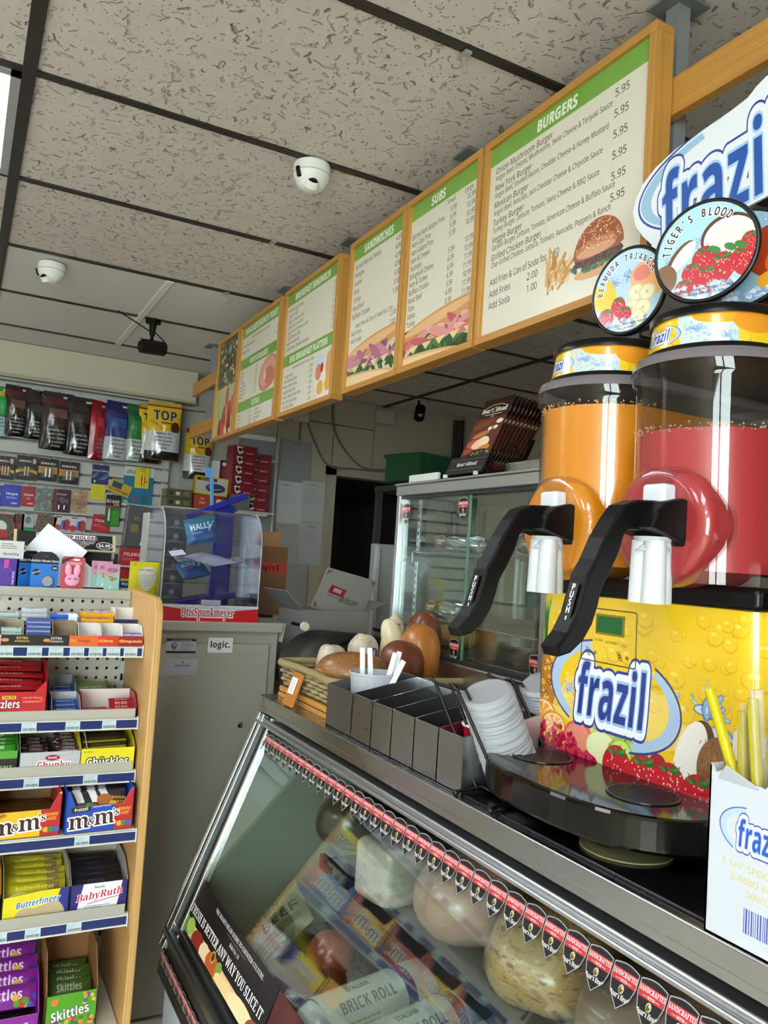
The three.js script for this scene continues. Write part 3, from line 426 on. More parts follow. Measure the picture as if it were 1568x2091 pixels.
{ // steel cutlery bin
  const t = thing('cutlery_bin', 'open stainless bin with six slanted compartments on deli counter', 'bin', [0.675, COUNTER, -1.235], facing); const W = 0.485, D = 0.14, H = 0.083, HB = 0.112, k = 0.003;
  const trap = () => ext([[0, 0], [-D, 0], [-D, HB], [0, H]], k).rotateY(-PI / 2).translate(k / 2, 0, 0);
  obj('bin_front', rb(W, H, k, 0.001, 0, H / 2, -k / 2), STEELDK, t); obj('bin_back', rb(W, HB, k, 0.001, 0, HB / 2, -D), STEELDK, t); obj('bin_side', trap().translate(-W / 2, 0, 0), STEELDK, t); obj('bin_side', trap().translate(W / 2, 0, 0), STEELDK, t); obj('bin_floor', box(W, k, D, 0, k / 2, -D / 2), STEELDK, t);
  for (const x of [-0.129, -0.048, 0.026, 0.102, 0.175]) { obj('divider', trap().translate(x, -0.001, 0), STEELDK, t); obj('divider_edge', T(box(k * 1.1, 0.0016, Math.hypot(D, HB - H)), x, (H + HB) / 2 - 0.0005, -D / 2, Math.atan2(HB - H, D), 0, 0), CHROME, t); }
  const cup = (name, label, c, m, pos, r0, r1, h) => { const q = thing(name, label, 'cup', pos); obj('cup_wall', lathe([[0, 0.001], [r0 - 0.001, 0.001], [r1 - 0.001, h], [r1 + 0.002, h + 0.001], [r1 + 0.002, h - 0.003], [r1, h - 0.003], [r0, 0], [0, 0]], 36), m, q); return q; };
  const pc = mat(0xdfe3ea, 0.35, 0, { transmission: 0.55, thickness: 0 });
  cup('plastic_deli_cup', 'clear plastic cup of white plastic spoons in the steel bin', 0, pc, [0.742, COUNTER + 0.008, -1.415], 0.036, 0.046, 0.106);
  const sg = join(rb(0.011, 0.13, 0.0025, 0.001, 0, 0.065, 0), T(lump(0.012, 0.018, 0.003, 0), 0, 0, 0));
  for (const [i, [x, z, a, b]] of [[0.732, -1.432, 0.1, 0.12], [0.745, -1.418, -0.1, 0.05], [0.755, -1.41, 0.08, -0.18], [0.762, -1.4, -0.1, -0.25], [0.745, -1.4, 0.2, -0.3]].entries()) tag(obj('plastic_spoon', sg, WHITEP, null, [x, COUNTER + 0.03, z], [a, -0.9, b]), 'white plastic spoon standing in the clear cup', 'spoon', 'plastic spoons in the clear cup');
  const rc = cup('red_party_cup', 'red plastic cup with white rim inside steel bin', 0, mat(0xc2142c, 0.35), [0.735, COUNTER + 0.012, -1.022], 0.024, 0.034, 0.08); obj('white_rim', new THREE.TorusGeometry(0.035, 0.0022, 8, 36).rotateX(PI / 2).translate(0, 0.081, 0), WHITEP, rc);
}
{ // black rubber mat, lid racks and lids
  tag(obj('counter_mat', rb(0.42, 0.004, 0.6, 0.002, 0.885, COUNTER + 0.002, -0.7), mat(0x0d0d0e, 0.22), null), 'glossy black mat under the drink dispenser', 'mat');
  const reflectionP = pr(256, 256, (g, w, h) => { re(g, 0, 0, w, h, '#8b875f'); el(g, w / 2, h / 2, 110, 110, '#a09c70'); for (let k = 0; k < 5; k++) ln(g, [[150 + k * 12, 60], [150 + k * 12, 140]], '#3a3826', 5); el(g, 80, 120, 40, 40, '#6f6b48'); ln(g, [[90, 150], [130, 140], [170, 150]], '#4a2a1a', 8); });  // olive disc print standing for a reflection in the glossy mat
  tag(obj('reflection_disc', T(pshape(circle(0.055, 40), 0.002, reflectionP, '#8b875f'), 0.745, COUNTER + 0.0045, -0.735, -PI / 2, 0, -0.7), reflectionP.sh.mat(0.5), null), 'olive painted reflection disc on black mat below the drip tray', 'plate');
  const rackG = (() => { // leaning wire cradle, x along the counter, z to the shopper, base at the front feet
    const w = 0.036, g = []; for (const s of [-w, w]) g.push(wire([[s * 1.2, 0, 0], [s * 1.2, 0.006, 0], [s, 0.012, -0.04], [s * 0.9, 0.014, -0.11]], 0.0028), wire([[s, 0.012, -0.03], [s * 0.85 - 0.085, 0.15, 0.0], [s * 0.85 - 0.092, 0.158, 0.006]], 0.0028), wire([[s * 0.6, 0.012, -0.05], [s * 0.6 - 0.085, 0.15, -0.02]], 0.0024), T(new THREE.SphereGeometry(0.0045, 10, 8), s * 1.2, 0.0045, 0));
    g.push(wire([[-w * 0.85 - 0.085, 0.15, 0], [w * 0.85 - 0.085, 0.15, 0]], 0.0028), wire([[-w * 0.6 - 0.085, 0.15, -0.02], [w * 0.6 - 0.085, 0.15, -0.02]], 0.0024), wire([[-w, 0.012, -0.04], [w, 0.012, -0.04]], 0.0026)); return join(g); })();
  tag(obj('lid_rack', rackG, mat(0x0b0b0b, 0.35), null, [0.668, COUNTER, -0.95], [0, facing, 0]), 'black wire rack holding the front stack of cup lids', 'rack');
  tag(obj('lid_rack', rackG, mat(0x0b0b0b, 0.35), null, [0.8, COUNTER + 0.0, -0.985], [0, facing, 0]), 'black wire rack holding the rear stack of cup lids', 'rack');
  const lidG = lathe([[0, 0.004], [0.028, 0.004], [0.031, 0.0072], [0.0355, 0.0076], [0.0378, 0.004], [0.0402, 0.004], [0.0402, 0.0], [0.0378, 0.0015], [0.0, 0.0015]], 36), lidM = mat(0xd3d6db, 0.4, 0, { transmission: 0.5, thickness: 0 });
  const L = (n, a, b, label, group) => { const A = new THREE.Vector3(...a), B = new THREE.Vector3(...b), d = new THREE.Vector3(-0.5, 1, 0.12).normalize(), q = new THREE.Quaternion().setFromUnitVectors(new THREE.Vector3(0, 1, 0), d); for (let k = 0; k < n; k++) { const o = obj('cup_lid', lidG, lidM, null); o.position.lerpVectors(A, B, k / (n - 1)); o.position.z += 0.0015 * Math.sin(k * 1.7); o.quaternion.copy(q); o.rotateX(0.03 * Math.sin(k * 2.3)); tag(o, label, 'cup lid', group); } };
  L(34, [0.742, COUNTER + 0.03, -0.952], [0.716, COUNTER + 0.142, -0.996], 'clear plastic cup lid in the leaning front stack', 'cup lids in the front rack'); L(28, [0.875, COUNTER + 0.03, -0.99], [0.85, COUNTER + 0.15, -1.03], 'clear plastic cup lid in the leaning rear stack', 'cup lids in the rear rack');
}
{ // brochure holder on the food case
  const top = COUNTER + FH + 0.006, t = thing('brochure_holder', 'black wire brochure holder with curls on top of food case', 'brochure holder', [1.0, top, -1.535], facing);
  const lp = pr(320, 120, (g, w, h) => { re(g, 0, 0, w, h, '#1b1a1b'); ln(g, [[10, 22], [w - 10, 22]], '#8a8a8a', 2); ln(g, [[10, 86], [w - 10, 86]], '#8a8a8a', 2); tx(g, 'Boar\u2019s', w * 0.38, 54, 34, { font: 'serif', fill: '#e4e4e4', sx: 0.85 }); el(g, w * 0.53, 54, 10, 12, '#8d8a84'); tx(g, 'Head', w * 0.66, 54, 34, { font: 'serif', fill: '#e4e4e4', sx: 0.85 }); });
  obj('front_plate', T(pbox(0.15, 0.046, 0.004, { f: lp, _: '#151515' }), 0, 0.006, 0, -0.42, 0, 0), lp.sh.mat(0.3), t);
  obj('base_shelf', join(rb(0.15, 0.004, 0.1, 0.001, 0, 0.008, -0.05)), BLACKM, t);
  obj('back_plate', T(box(0.14, 0.1, 0.004), 0, 0.05, -0.125, -0.42, 0, 0), BLACKM, t);
  const curl = []; for (let k = 0; k <= 26; k++) { const a = k / 26 * 5.2; curl.push([0.078, 0.022 + 0.02 * Math.sin(a + 3.6) * (1 - k / 50), -0.02 + 0.02 * Math.cos(a + 3.6) * (1 - k / 50)]); } const curl2 = []; for (let k = 0; k <= 26; k++) { const a = k / 26 * 5.2; curl2.push([0.078, 0.05 + 0.028 * Math.sin(a + 0.4) * (1 - k / 60), -0.075 + 0.028 * Math.cos(a + 0.4) * (1 - k / 60)]); }
  obj('scroll_side', join(tube(curl, 0.0028, 50, 6), tube(curl2, 0.0028, 50, 6), wire([[0.078, 0.01, 0], [0.078, 0.01, -0.11]], 0.003)), BLACKM, t);
  for (const x of [-0.065, 0.06]) obj('rubber_foot', cyl(0.006, 0.006, 0.008, 12, x, 0.004, 0.005), mat(0xb9bcbd, 0.3), t);
  const cover = pr(340, 620, (g, w, h) => {
    re(g, 0, 0, w, h, '#2a1a16'); re(g, 0, h * 0.27, w, h * 0.7, '#5e2f20'); el(g, w * 0.3, h * 0.36, 120, 24, '#7c3c22', -0.2); el(g, w * 0.85, h * 0.34, 36, 20, '#e3dcc8'); el(g, w * 0.72, h * 0.42, 50, 16, '#61803a'); el(g, w * 0.62, h * 0.43, 22, 16, '#e8e0d0'); el(g, w * 0.8, h * 0.42, 22, 16, '#e8e0d0');
    el(g, w * 0.4, h * 0.5, 90, 24, '#b9704a', -0.2); el(g, w * 0.3, h * 0.62, 80, 40, '#b3553e'); el(g, w * 0.5, h * 0.62, 90, 46, '#e7c3a4', -0.3); el(g, w * 0.62, h * 0.6, 60, 40, '#f0d5b8', 0.3); el(g, w * 0.68, h * 0.7, 70, 30, '#c9803a', -0.2); el(g, w * 0.2, h * 0.72, 60, 26, '#a03a2c'); el(g, w * 0.62, h * 0.8, 150, 60, '#2e2419'); for (let k = 0; k < 60; k++) el(g, w * 0.62 + rr(-110, 110), h * 0.79 + rr(-36, 30), rr(4, 10), rr(2, 5), ['#8a9a4a', '#d6c79a', '#5a6a2a', '#3a3a22'][k % 4], rr(0, 3)); g.strokeStyle = '#d8c7a0'; g.lineWidth = 5; g.beginPath(); g.ellipse(w * 0.55, h * 0.78, 190, 92, 0, 0.1, 2.4); g.stroke();
    g.strokeStyle = '#ddd'; g.lineWidth = 4; g.beginPath(); g.ellipse(w * 0.5, h * 0.2, 150, 70, 0, 3.7, 5.7); g.stroke(); tx(g, 'Boar\u2019s', w * 0.27, h * 0.165, 54, { font: 'serif', fill: '#f0f0f0', sx: 0.8 }); el(g, w * 0.5, h * 0.16, 24, 26, '#a08b4a'); el(g, w * 0.49, h * 0.165, 15, 17, '#443a1c'); tx(g, 'Head', w * 0.73, h * 0.165, 54, { font: 'serif', fill: '#f0f0f0', sx: 0.85 }); ln(g, [[w * 0.22, h * 0.225], [w * 0.78, h * 0.225]], '#ddd', 4); tx(g, 'Deli', w / 2, h * 0.25, 18, { fill: '#ccc' });
  });
  const bg = pbox(0.118, 0.2, 0.002, { f: cover, _: '#3a2b26' });
  for (let k = 0; k < 10; k++) { const z = -0.012 - k * 0.0095; const o = obj('brochure', bg, cover.sh.mat(0.25), null); const v = new THREE.Vector3(0, 0.013, z).applyAxisAngle(new THREE.Vector3(0, 1, 0), facing).add(t.position); o.position.copy(v); o.rotation.set(0, facing, 0); o.rotateX(-0.42 - 0.012 * k); tag(o, k ? 'dark brochure in holder, ' + ['first', 'second', 'third', 'fourth', 'fifth', 'sixth', 'seventh', 'eighth', 'ninth'][k - 1] + ' behind the front one' : 'front brochure with sliced meat picture in black holder', 'brochure', 'deli brochures'); }
}
tag(obj('plastic_tray', join(rb(0.14, 0.022, 0.01, 0.002, 0, 0.011, 0), rb(0.14, 0.003, 0.1, 0.001, 0, 0.0015, -0.05)), mat(0xc9cfcc, 0.3), null, [1.02, COUNTER + FH + 0.006, -1.74], [0, facing, 0]), 'low grey tray at far end on top of food case', 'tray');
tag(obj('metal_lid', join(rb(0.22, 0.028, 0.16, 0.003, 0, 0.014, -0.08)), STEEL, null, [1.04, COUNTER + FH + 0.006, -1.32], [0, facing, 0]), 'flat steel box right of brochures on food case', 'tray');
// ---------- frozen drink dispenser ----------
function frazil(g, x, y, s, o = {}) {   // lettering with ellipse swooshes, s = width of the word
  g.save(); g.translate(x, y); g.scale(s / 300, s / 300);
  if (!o.plain) { for (const k of [0, 1]) { g.save(); g.rotate(k ? PI : 0); g.translate(-4, -6); g.fillStyle = '#a9c4e4'; g.beginPath(); g.ellipse(-20, 0, 186, 112, 0.1, 2.2, 4.35); g.ellipse(10, 6, 186, 104, 0.1, 4.25, 2.3, true); g.fill(); g.strokeStyle = '#2b3f93'; g.lineWidth = 5; g.beginPath(); g.ellipse(-20, 0, 190, 116, 0.1, 2.15, 4.4); g.stroke(); g.restore(); } }
  const S = { bold: true, sx: 0.72, sy: 1.35, skew: -0.06 };
  tx(g, 'frazil', 0, 4, 128, { ...S, strokes: [['#27388f', 44], ['#f3f6fc', 34], ['#9fc2ec', 10]], fill: o.fill || '#22368f' });
  g.restore();
}
function bubbles(g, w, h, n, y0 = 0, y1 = 1) { for (let i = 0; i < n; i++) { const x = rr(0, w), y = rr(y0 * h, y1 * h), r = rr(w * 0.006, w * 0.04); g.globalAlpha = 0.5; el(g, x, y, r, r * 0.92, '#c99a0c'); g.globalAlpha = 0.85; el(g, x, y - r * 0.12, r * 0.9, r * 0.8, '#f2c71b'); g.globalAlpha = 0.6; el(g, x - r * 0.2, y - r * 0.35, r * 0.35, r * 0.2, '#fbe98a'); } g.globalAlpha = 1; }
function strawberry(g, x, y, r) { po(g, Array.from({ length: 20 }, (_, i) => { const a = i / 20 * 2 * PI; return [x + r * Math.cos(a) * (Math.sin(a) > 0 ? 1 - 0.45 * Math.sin(a) : 1), y + r * 1.15 * Math.sin(a)]; }), '#c3202f'); for (let i = 0; i < 26; i++) el(g, x + rr(-0.7, 0.7) * r, y + rr(-0.7, 0.7) * r, r * 0.04, r * 0.06, '#f0b9a0'); for (let i = 0; i < 6; i++) { const a = -PI + i * PI / 5; po(g, [[x, y - r * 0.75], [x + Math.cos(a) * r * 0.8, y - r * 0.85 + Math.sin(a) * r * 0.45], [x + Math.cos(a + 0.4) * r * 0.4, y - r * 0.6]], i % 2 ? '#2e6b2f' : '#44883a'); } }
function raspberry(g, x, y, r) { for (let i = 0; i < 30; i++) { const a = rr(0, 7), d = Math.sqrt(rnd()) * r * 0.8; el(g, x + d * Math.cos(a), y + d * Math.sin(a), r * 0.22, r * 0.22, i % 2 ? '#b5173c' : '#d43a5c'); } }
function splash(g, x, y, r) { for (let i = 0; i < 46; i++) { const a = rr(0, 7), d = Math.pow(rnd(), 1.3) * r, px = x + d * Math.cos(a), py = y + d * Math.sin(a) * 0.8, k = rr(0.02, 0.1) * r * (1.2 - d / r); g.globalAlpha = 0.75; el(g, px, py, k * 1.9, k, '#4d6fb4', a); el(g, px, py, k * 1.6, k * 0.7, ['#d6e6f6', '#a9c6ea', '#eef5fc'][i % 3], a); } g.globalAlpha = 1; }
const bodyPrint = pr(1200, 750, (g, w, h) => {
  re(g, 0, 0, w, h, '#edc61a'); seed = 5; bubbles(g, w, h, 150, 0.05, 0.9); g.globalAlpha = 0.5; el(g, w * 0.45, h * 0.62, 420, 130, '#f1dcae'); g.globalAlpha = 1; bubbles(g, w, h, 60, 0.35, 0.95);
  for (let i = 0; i < 22; i++) po(g, [[rr(-20, 40), h * 0.42], [rr(0, 130), h * rr(0.0, 0.2)], [rr(40, 100), h * 0.42]], ['#3d7a2a', '#7fb243', '#a6cf5e', '#2c5a22'][i % 4]);
  el(g, 60, h * 0.58, 110, 160, '#b3741c'); for (let i = 0; i < 70; i++) { const x = rr(-20, 150), y = h * rr(0.4, 0.8); po(g, [[x, y - 16], [x + 14, y], [x, y + 14], [x - 14, y]], i % 2 ? '#d9a02c' : '#7a4a14'); el(g, x, y, 4, 4, '#f3d680'); }
  for (const [x, y, r] of [[90, 560, 90], [170, 600, 80]]) { el(g, x, y, r, r * 0.75, '#e98a1a'); el(g, x, y, r * 0.88, r * 0.64, '#f6e3bd'); for (let k = 0; k < 8; k++) { const a = k * PI / 4 + 0.2; po(g, [[x, y], [x + Math.cos(a) * r * 0.8, y + Math.sin(a) * r * 0.58], [x + Math.cos(a + 0.6) * r * 0.8, y + Math.sin(a + 0.6) * r * 0.58]], '#f39c1f'); } }
  el(g, 330, 620, 90, 70, '#d9695a'); el(g, 330, 620, 76, 58, '#e98f7d');
  splash(g, 520, 470, 170); splash(g, 700, 590, 130); splash(g, 990, 380, 190); splash(g, 1100, 470, 150); splash(g, 480, 560, 130); splash(g, 250, 420, 90); splash(g, 640, 330, 90);
  el(g, 480, 640, 100, 80, '#b8c95a'); el(g, 470, 632, 84, 64, '#e6e8b8'); el(g, 600, 640, 95, 80, '#9fbf3a'); el(g, 580, 620, 50, 40, '#cfe07a'); ln(g, [[600, 575], [606, 545]], '#4a3a1a', 6); el(g, 720, 660, 70, 60, '#b3c94a'); el(g, 770, 620, 40, 36, '#a81f3c');
  el(g, 940, 560, 78, 150, '#5a3d22', 0.35); el(g, 920, 556, 66, 138, '#f3f0ea', 0.35); el(g, 1060, 590, 110, 130, '#8a6034'); for (let i = 0; i < 200; i++) ln(g, [[1060 + rr(-95, 95), 590 + rr(-110, 110)], [1060 + rr(-95, 95), 590 + rr(-110, 110)]].map(([x, y], k, a) => (k ? [a[0][0] + rr(-16, 16), a[0][1] + rr(4, 22)] : [x, y])), i % 2 ? '#a87a48' : '#5f3f1e', 2.5); el(g, 1170, 520, 60, 120, '#e6ddcc', -0.3);
  for (const [x, y, r] of [[40, 680, 60], [130, 700, 66], [225, 690, 64], [315, 705, 64], [400, 715, 58], [80, 625, 50], [200, 630, 50], [290, 650, 46], [20, 735, 50], [170, 740, 50]]) raspberry(g, x, y, r);
  for (const [x, y, r] of [[560, 690, 78], [700, 700, 84], [830, 690, 76], [960, 705, 80], [1080, 700, 70], [1170, 700, 62]]) strawberry(g, x, y, r);
  frazil(g, w * 0.42, h * 0.54, 520);
  g.strokeStyle = '#4a3c08'; g.lineWidth = 5; g.beginPath(); g.roundRect(w * 0.265, h * 0.075, w * 0.265, h * 0.3, 12); g.stroke();
  tx(g, 'ULTRA', w * 0.35, h * 0.25, 15, { fill: '#4a3c08', font: 'serif' }); tx(g, 'GOURMET', w * 0.415, h * 0.255, 15, { fill: '#4a3c08', font: 'serif' }); tx(g, 'ICE', w * 0.475, h * 0.26, 15, { fill: '#4a3c08', font: 'serif' });
  for (const x of [0.295, 0.45]) { for (let k = 0; k < 3; k++) { g.strokeStyle = '#4a3c08'; g.lineWidth = 3; g.beginPath(); g.ellipse(w * x + k * 5, h * 0.31 + k * 10, 10, 6, 0.5, 0, 7); g.stroke(); } tx(g, '*', w * (x + 0.04), h * 0.335, 40, { fill: '#3a2a5a' }); } g.lineWidth = 2.5; g.beginPath(); g.arc(w * 0.285, h * 0.115, 9, 0, 7); g.stroke(); ln(g, [[w * 0.285, h * 0.108], [w * 0.285, h * 0.122]], '#4a3c08', 2.5);
});
const disp = thing('frozen_drink_dispenser', 'two bowl frozen drink dispenser with yellow fruit printed body', 'drink dispenser', [0.82, COUNTER, -0.82], facing);
const BH0 = 0.052, BH1 = 0.303;
{ // body wall: rounded outline, print wraps the front
  const W = 0.4, R = 0.03, D = 0.34, out = []; out.push([-W / 2, -D]); for (let i = 0; i <= 6; i++) { const a = PI + i / 6 * -PI / 2; out.push([-W / 2 + R + R * Math.cos(a), -R + R * Math.sin(a)]); } for (let i = 0; i <= 6; i++) { const a = PI / 2 - i / 6 * PI / 2; out.push([W / 2 - R + R * Math.cos(a), -R + R * Math.sin(a)]); } out.push([W / 2, -D]);
  const pos = [], uv = [], idx = [];
  out.forEach(([x, z], i) => { for (const y of [BH0, BH1]) { pos.push(x * (y === BH0 ? 1.03 : 1), y, z); const u = (x + W / 2) / W, v = y === BH0 ? 0 : 1; uv.push(bodyPrint.u0 + (bodyPrint.u1 - bodyPrint.u0) * u, bodyPrint.v0 + (bodyPrint.v1 - bodyPrint.v0) * v); } if (i) { const a = i * 2; idx.push(a - 2, a, a - 1, a - 1, a, a + 1); } });
  const g = new THREE.BufferGeometry(); g.setAttribute('position', new THREE.Float32BufferAttribute(pos, 3)); g.setAttribute('uv', new THREE.Float32BufferAttribute(uv, 2)); g.setIndex(idx); g.computeVertexNormals();
  obj('printed_body', g, bodyPrint.sh.mat(0.22, { clearcoat: 0.8, clearcoatRoughness: 0.08 }), disp);
  obj('body_core', box(W - 0.01, BH1 - BH0, D - 0.05, 0, (BH0 + BH1) / 2, -D / 2 - 0.02), BLACKM, disp);
  obj('top_plate', rb(W + 0.008, 0.028, D + 0.01, 0.008, 0, BH1 + 0.012, -D / 2 + 0.002, 3), BLACKP, disp);
  obj('display_screen', rb(0.05, 0.023, 0.002, 0.0005, -0.037, 0.263, 0.001), mat(0x14602f, 0.25), disp); obj('display_bezel', ext(rrect(0.056, 0.029, 0.002), 0.0012, 0, [rrect(0.05, 0.023, 0.001)]).translate(-0.037, 0.263, 0.0), mat(0x8d7a10, 0.4), disp);
  for (const [x, z] of [[-0.16, -0.03], [0.16, -0.03], [-0.16, -0.3], [0.16, -0.3]]) obj('foot', cyl(0.013, 0.016, 0.052, 16, x, 0.026, z), BLACKM, disp);
}
{ // drip tray with two round grates
  const out = []; for (let i = 0; i <= 28; i++) { const a = PI - i / 28 * PI; out.push([0.008 + 0.188 * Math.sign(Math.cos(a)) * Math.pow(Math.abs(Math.cos(a)), 0.75), 0.158 * Math.pow(Math.sin(a), 0.75)]); }
  const hole = (x) => circle(0.044, 32, x, 0.058).reverse(); const tg = ext(out, 0.032, 0.005, [hole(-0.1), hole(0.093)], 8); tg.rotateX(PI / 2); tg.scale(1, 1, 1); tg.translate(0, 0.064, 0);
  obj('drip_tray', norm(tg), mat(0x030303, 0.1, 0, { specularIntensity: 0.9 }), disp); obj('tray_floor', ext(out, 0.003).rotateX(PI / 2).translate(0, 0.036, 0), BLACKM, disp);
  for (const x of [-0.1, 0.093]) { const gs = [new THREE.TorusGeometry(0.0425, 0.002, 8, 40).rotateX(PI / 2)]; for (let k = -9; k <= 9; k++) { const l = Math.sqrt(Math.max(0, 0.042 ** 2 - (k * 0.0044) ** 2)); gs.push(T(box(2 * l, 0.003, 0.0016), 0, 0, k * 0.0044)); } gs.push(box(0.0016, 0.004, 0.084, -0.014, -0.001, 0), box(0.0016, 0.004, 0.084, 0.014, -0.001, 0)); obj('drip_grate', join(gs), mat(0x1f1f21, 0.25), disp, [x, 0.0695, 0.058], [0, 0.35, 0]); }
}
const bowlOut = (r, back, n = 24, e = 0) => { const o = []; for (let i = 0; i <= n; i++) { const a = PI - i / n * PI; o.push([r * Math.cos(a), r * Math.sin(a) - 0.03]); } for (let i = 0; i <= 6; i++) { const a = -i / 6 * PI / 2; o.push([r - 0.04 + 0.04 * Math.cos(a), back + 0.04 + 0.04 * Math.sin(a)]); } for (let i = 0; i <= 6; i++) { const a = -PI / 2 - i / 6 * PI / 2; o.push([-r + 0.04 + 0.04 * Math.cos(a), back + 0.04 + 0.04 * Math.sin(a)]); } return o; };
function loft(levels, cap0 = false, cap1 = false) {   // levels: [y, outline][]
  const pos = [], idx = [], n = levels[0][1].length; for (const [y, o] of levels) for (const [x, z] of o) pos.push(x, y, z);
  for (let k = 0; k + 1 < levels.length; k++) for (let i = 0; i < n; i++) { const a = k * n + i, b = k * n + (i + 1) % n; idx.push(a, b, a + n, b, b + n, a + n); }
  const g = new THREE.BufferGeometry(); g.setAttribute('position', new THREE.Float32BufferAttribute(pos, 3)); g.setIndex(idx); g.computeVertexNormals(); const parts = [g];
  for (const [on, k] of [[cap0, 0], [cap1, levels.length - 1]]) if (on) parts.push(new THREE.ShapeGeometry(shapeOf(levels[k][1])).rotateX(PI / 2).translate(0, levels[k][0], 0));
  return join(parts);
}
const lidPrint = pr(1000, 110, (g, w, h) => { seed = 21; re(g, 0, 0, w, h, '#e2bd17'); bubbles(g, w, h, 60); for (const x of [0.25, 0.7]) { g.globalAlpha = 0.85; po(g, [[w * x, 0], [w * (x + 0.14), h * 0.4], [w * (x + 0.14), h], [w * (x + 0.02), h]], '#bcd2ec'); g.globalAlpha = 1; splash(g, w * (x + 0.05), h * 0.5, 50); splash(g, w * (x + 0.11), h * 0.75, 60); el(g, w * (x + 0.1), h * 0.1, 60, 30, '#e3a01c'); el(g, w * (x + 0.18), h * 0.3, 50, 40, '#dc8f1e'); } for (const x of [0.2, 0.6]) frazil(g, w * x, h * 0.52, 92); });
const CLEAR = mat(0xf3f1f4, 0.03, 0, { transmission: 1, thickness: 0, ior: 1.55 });
function bowl(xc, level, col, foamCol, sgn) {
  const b = new THREE.Group(); b.name = 'bowl'; b.position.x = xc; disp.add(b); b.userData.label = sgn;
  const r = 0.098, bk = -0.3;
  obj('clear_shell', loft([[0.33, bowlOut(r - 0.004, bk)], [0.45, bowlOut(r - 0.002, bk)], [0.58, bowlOut(r, bk)], [0.584, bowlOut(r + 0.005, bk - 0.005)], [0.601, bowlOut(r + 0.006, bk - 0.006)]]), CLEAR, b);
  obj('slush', loft([[0.345, bowlOut(r - 0.009, bk + 0.006)], [0.4, bowlOut(r - 0.007, bk + 0.005)], [level - 0.012, bowlOut(r - 0.005, bk + 0.005)], [level, bowlOut(r - 0.005, bk + 0.005)]], true, true), mat(col, 0.35, 0, { clearcoat: 0.4, clearcoatRoughness: 0.2 }), b);
  { const gs = []; seed = 77; const o = bowlOut(r - 0.004, bk + 0.004); for (let k = 0; k < 150; k++) { const p = o[k % 25], s = rr(0.0006, 0.0016); gs.push(T(new THREE.IcosahedronGeometry(s, 0), p[0] + rr(-0.004, 0.004), level + rr(-0.004, 0.007), p[1] + rr(-0.002, 0.001))); } const f = obj('foam_beads', join(gs), mat(foamCol, 0.4), b); f.userData.kind = 'stuff'; }
  obj('auger_drum', T(lathe([[0, 0.063], [0.058, 0.063], [0.068, 0.061], [0.0745, 0.055], [0.077, 0.046], [0.077, -0.05]], 40), 0, 0.4, 0, PI / 2, 0, 0), mat(col, 0.35, 0, { clearcoat: 0.4, clearcoatRoughness: 0.2 }), b);
  obj('drum_shell', T(lathe([[0, 0.0655], [0.059, 0.0655], [0.0697, 0.0633], [0.0765, 0.0565], [0.0792, 0.047], [0.0792, -0.02]], 40), 0, 0.4, 0, PI / 2, 0, 0), CLEAR, b);
  obj('rim_band', loft([[0.599, bowlOut(r + 0.007, bk - 0.007)], [0.612, bowlOut(r + 0.004, bk - 0.004)], [0.616, bowlOut(r - 0.008, bk + 0.008)]]), mat(0x9a9498, 0.2, 0, { transmission: 0.5, thickness: 0 }), b);
  // lid: printed band between black rings
  const lo = bowlOut(r - 0.012, bk + 0.012), lo2 = bowlOut(r - 0.018, bk + 0.018), pos = [], uv = [], idx = []; let acc = 0; const len = lo.map((p, i) => (i ? (acc += Math.hypot(p[0] - lo[i - 1][0], p[1] - lo[i - 1][1])) : 0));
  lo.forEach((p, i) => { const q = lo2[i], u = len[i] / acc; for (const [pt, y, v] of [[p, 0.62, 0], [q, 0.662, 1]]) { pos.push(pt[0], y, pt[1]); uv.push(lidPrint.u0 + (lidPrint.u1 - lidPrint.u0) * Math.min(1, u * 1.25), lidPrint.v0 + (lidPrint.v1 - lidPrint.v0) * v); } if (i) { const a = i * 2; idx.push(a - 2, a, a - 1, a - 1, a, a + 1); } });
  const g = new THREE.BufferGeometry(); g.setAttribute('position', new THREE.Float32BufferAttribute(pos, 3)); g.setAttribute('uv', new THREE.Float32BufferAttribute(uv, 2)); g.setIndex(idx); g.computeVertexNormals(); obj('lid_band', g, lidPrint.sh.mat(0.2, { clearcoat: 0.6, clearcoatRoughness: 0.08 }), b);
  obj('lid_top', loft([[0.66, bowlOut(r - 0.014, bk + 0.014)], [0.67, bowlOut(r - 0.014, bk + 0.014)], [0.674, bowlOut(r - 0.022, bk + 0.022)]], true, true), BLACKP, b);
  obj('lid_foot', loft([[0.612, bowlOut(r - 0.004, bk + 0.004)], [0.616, bowlOut(r - 0.006, bk + 0.006)], [0.622, bowlOut(r - 0.01, bk + 0.01)]], true, true), BLACKP, b);
}
bowl(-0.097, 0.573, 0xe29208, 0xe8b765, 'bowl of orange slush'); bowl(0.1, 0.517, 0xb43336, 0xc99a90, 'bowl of red slush');
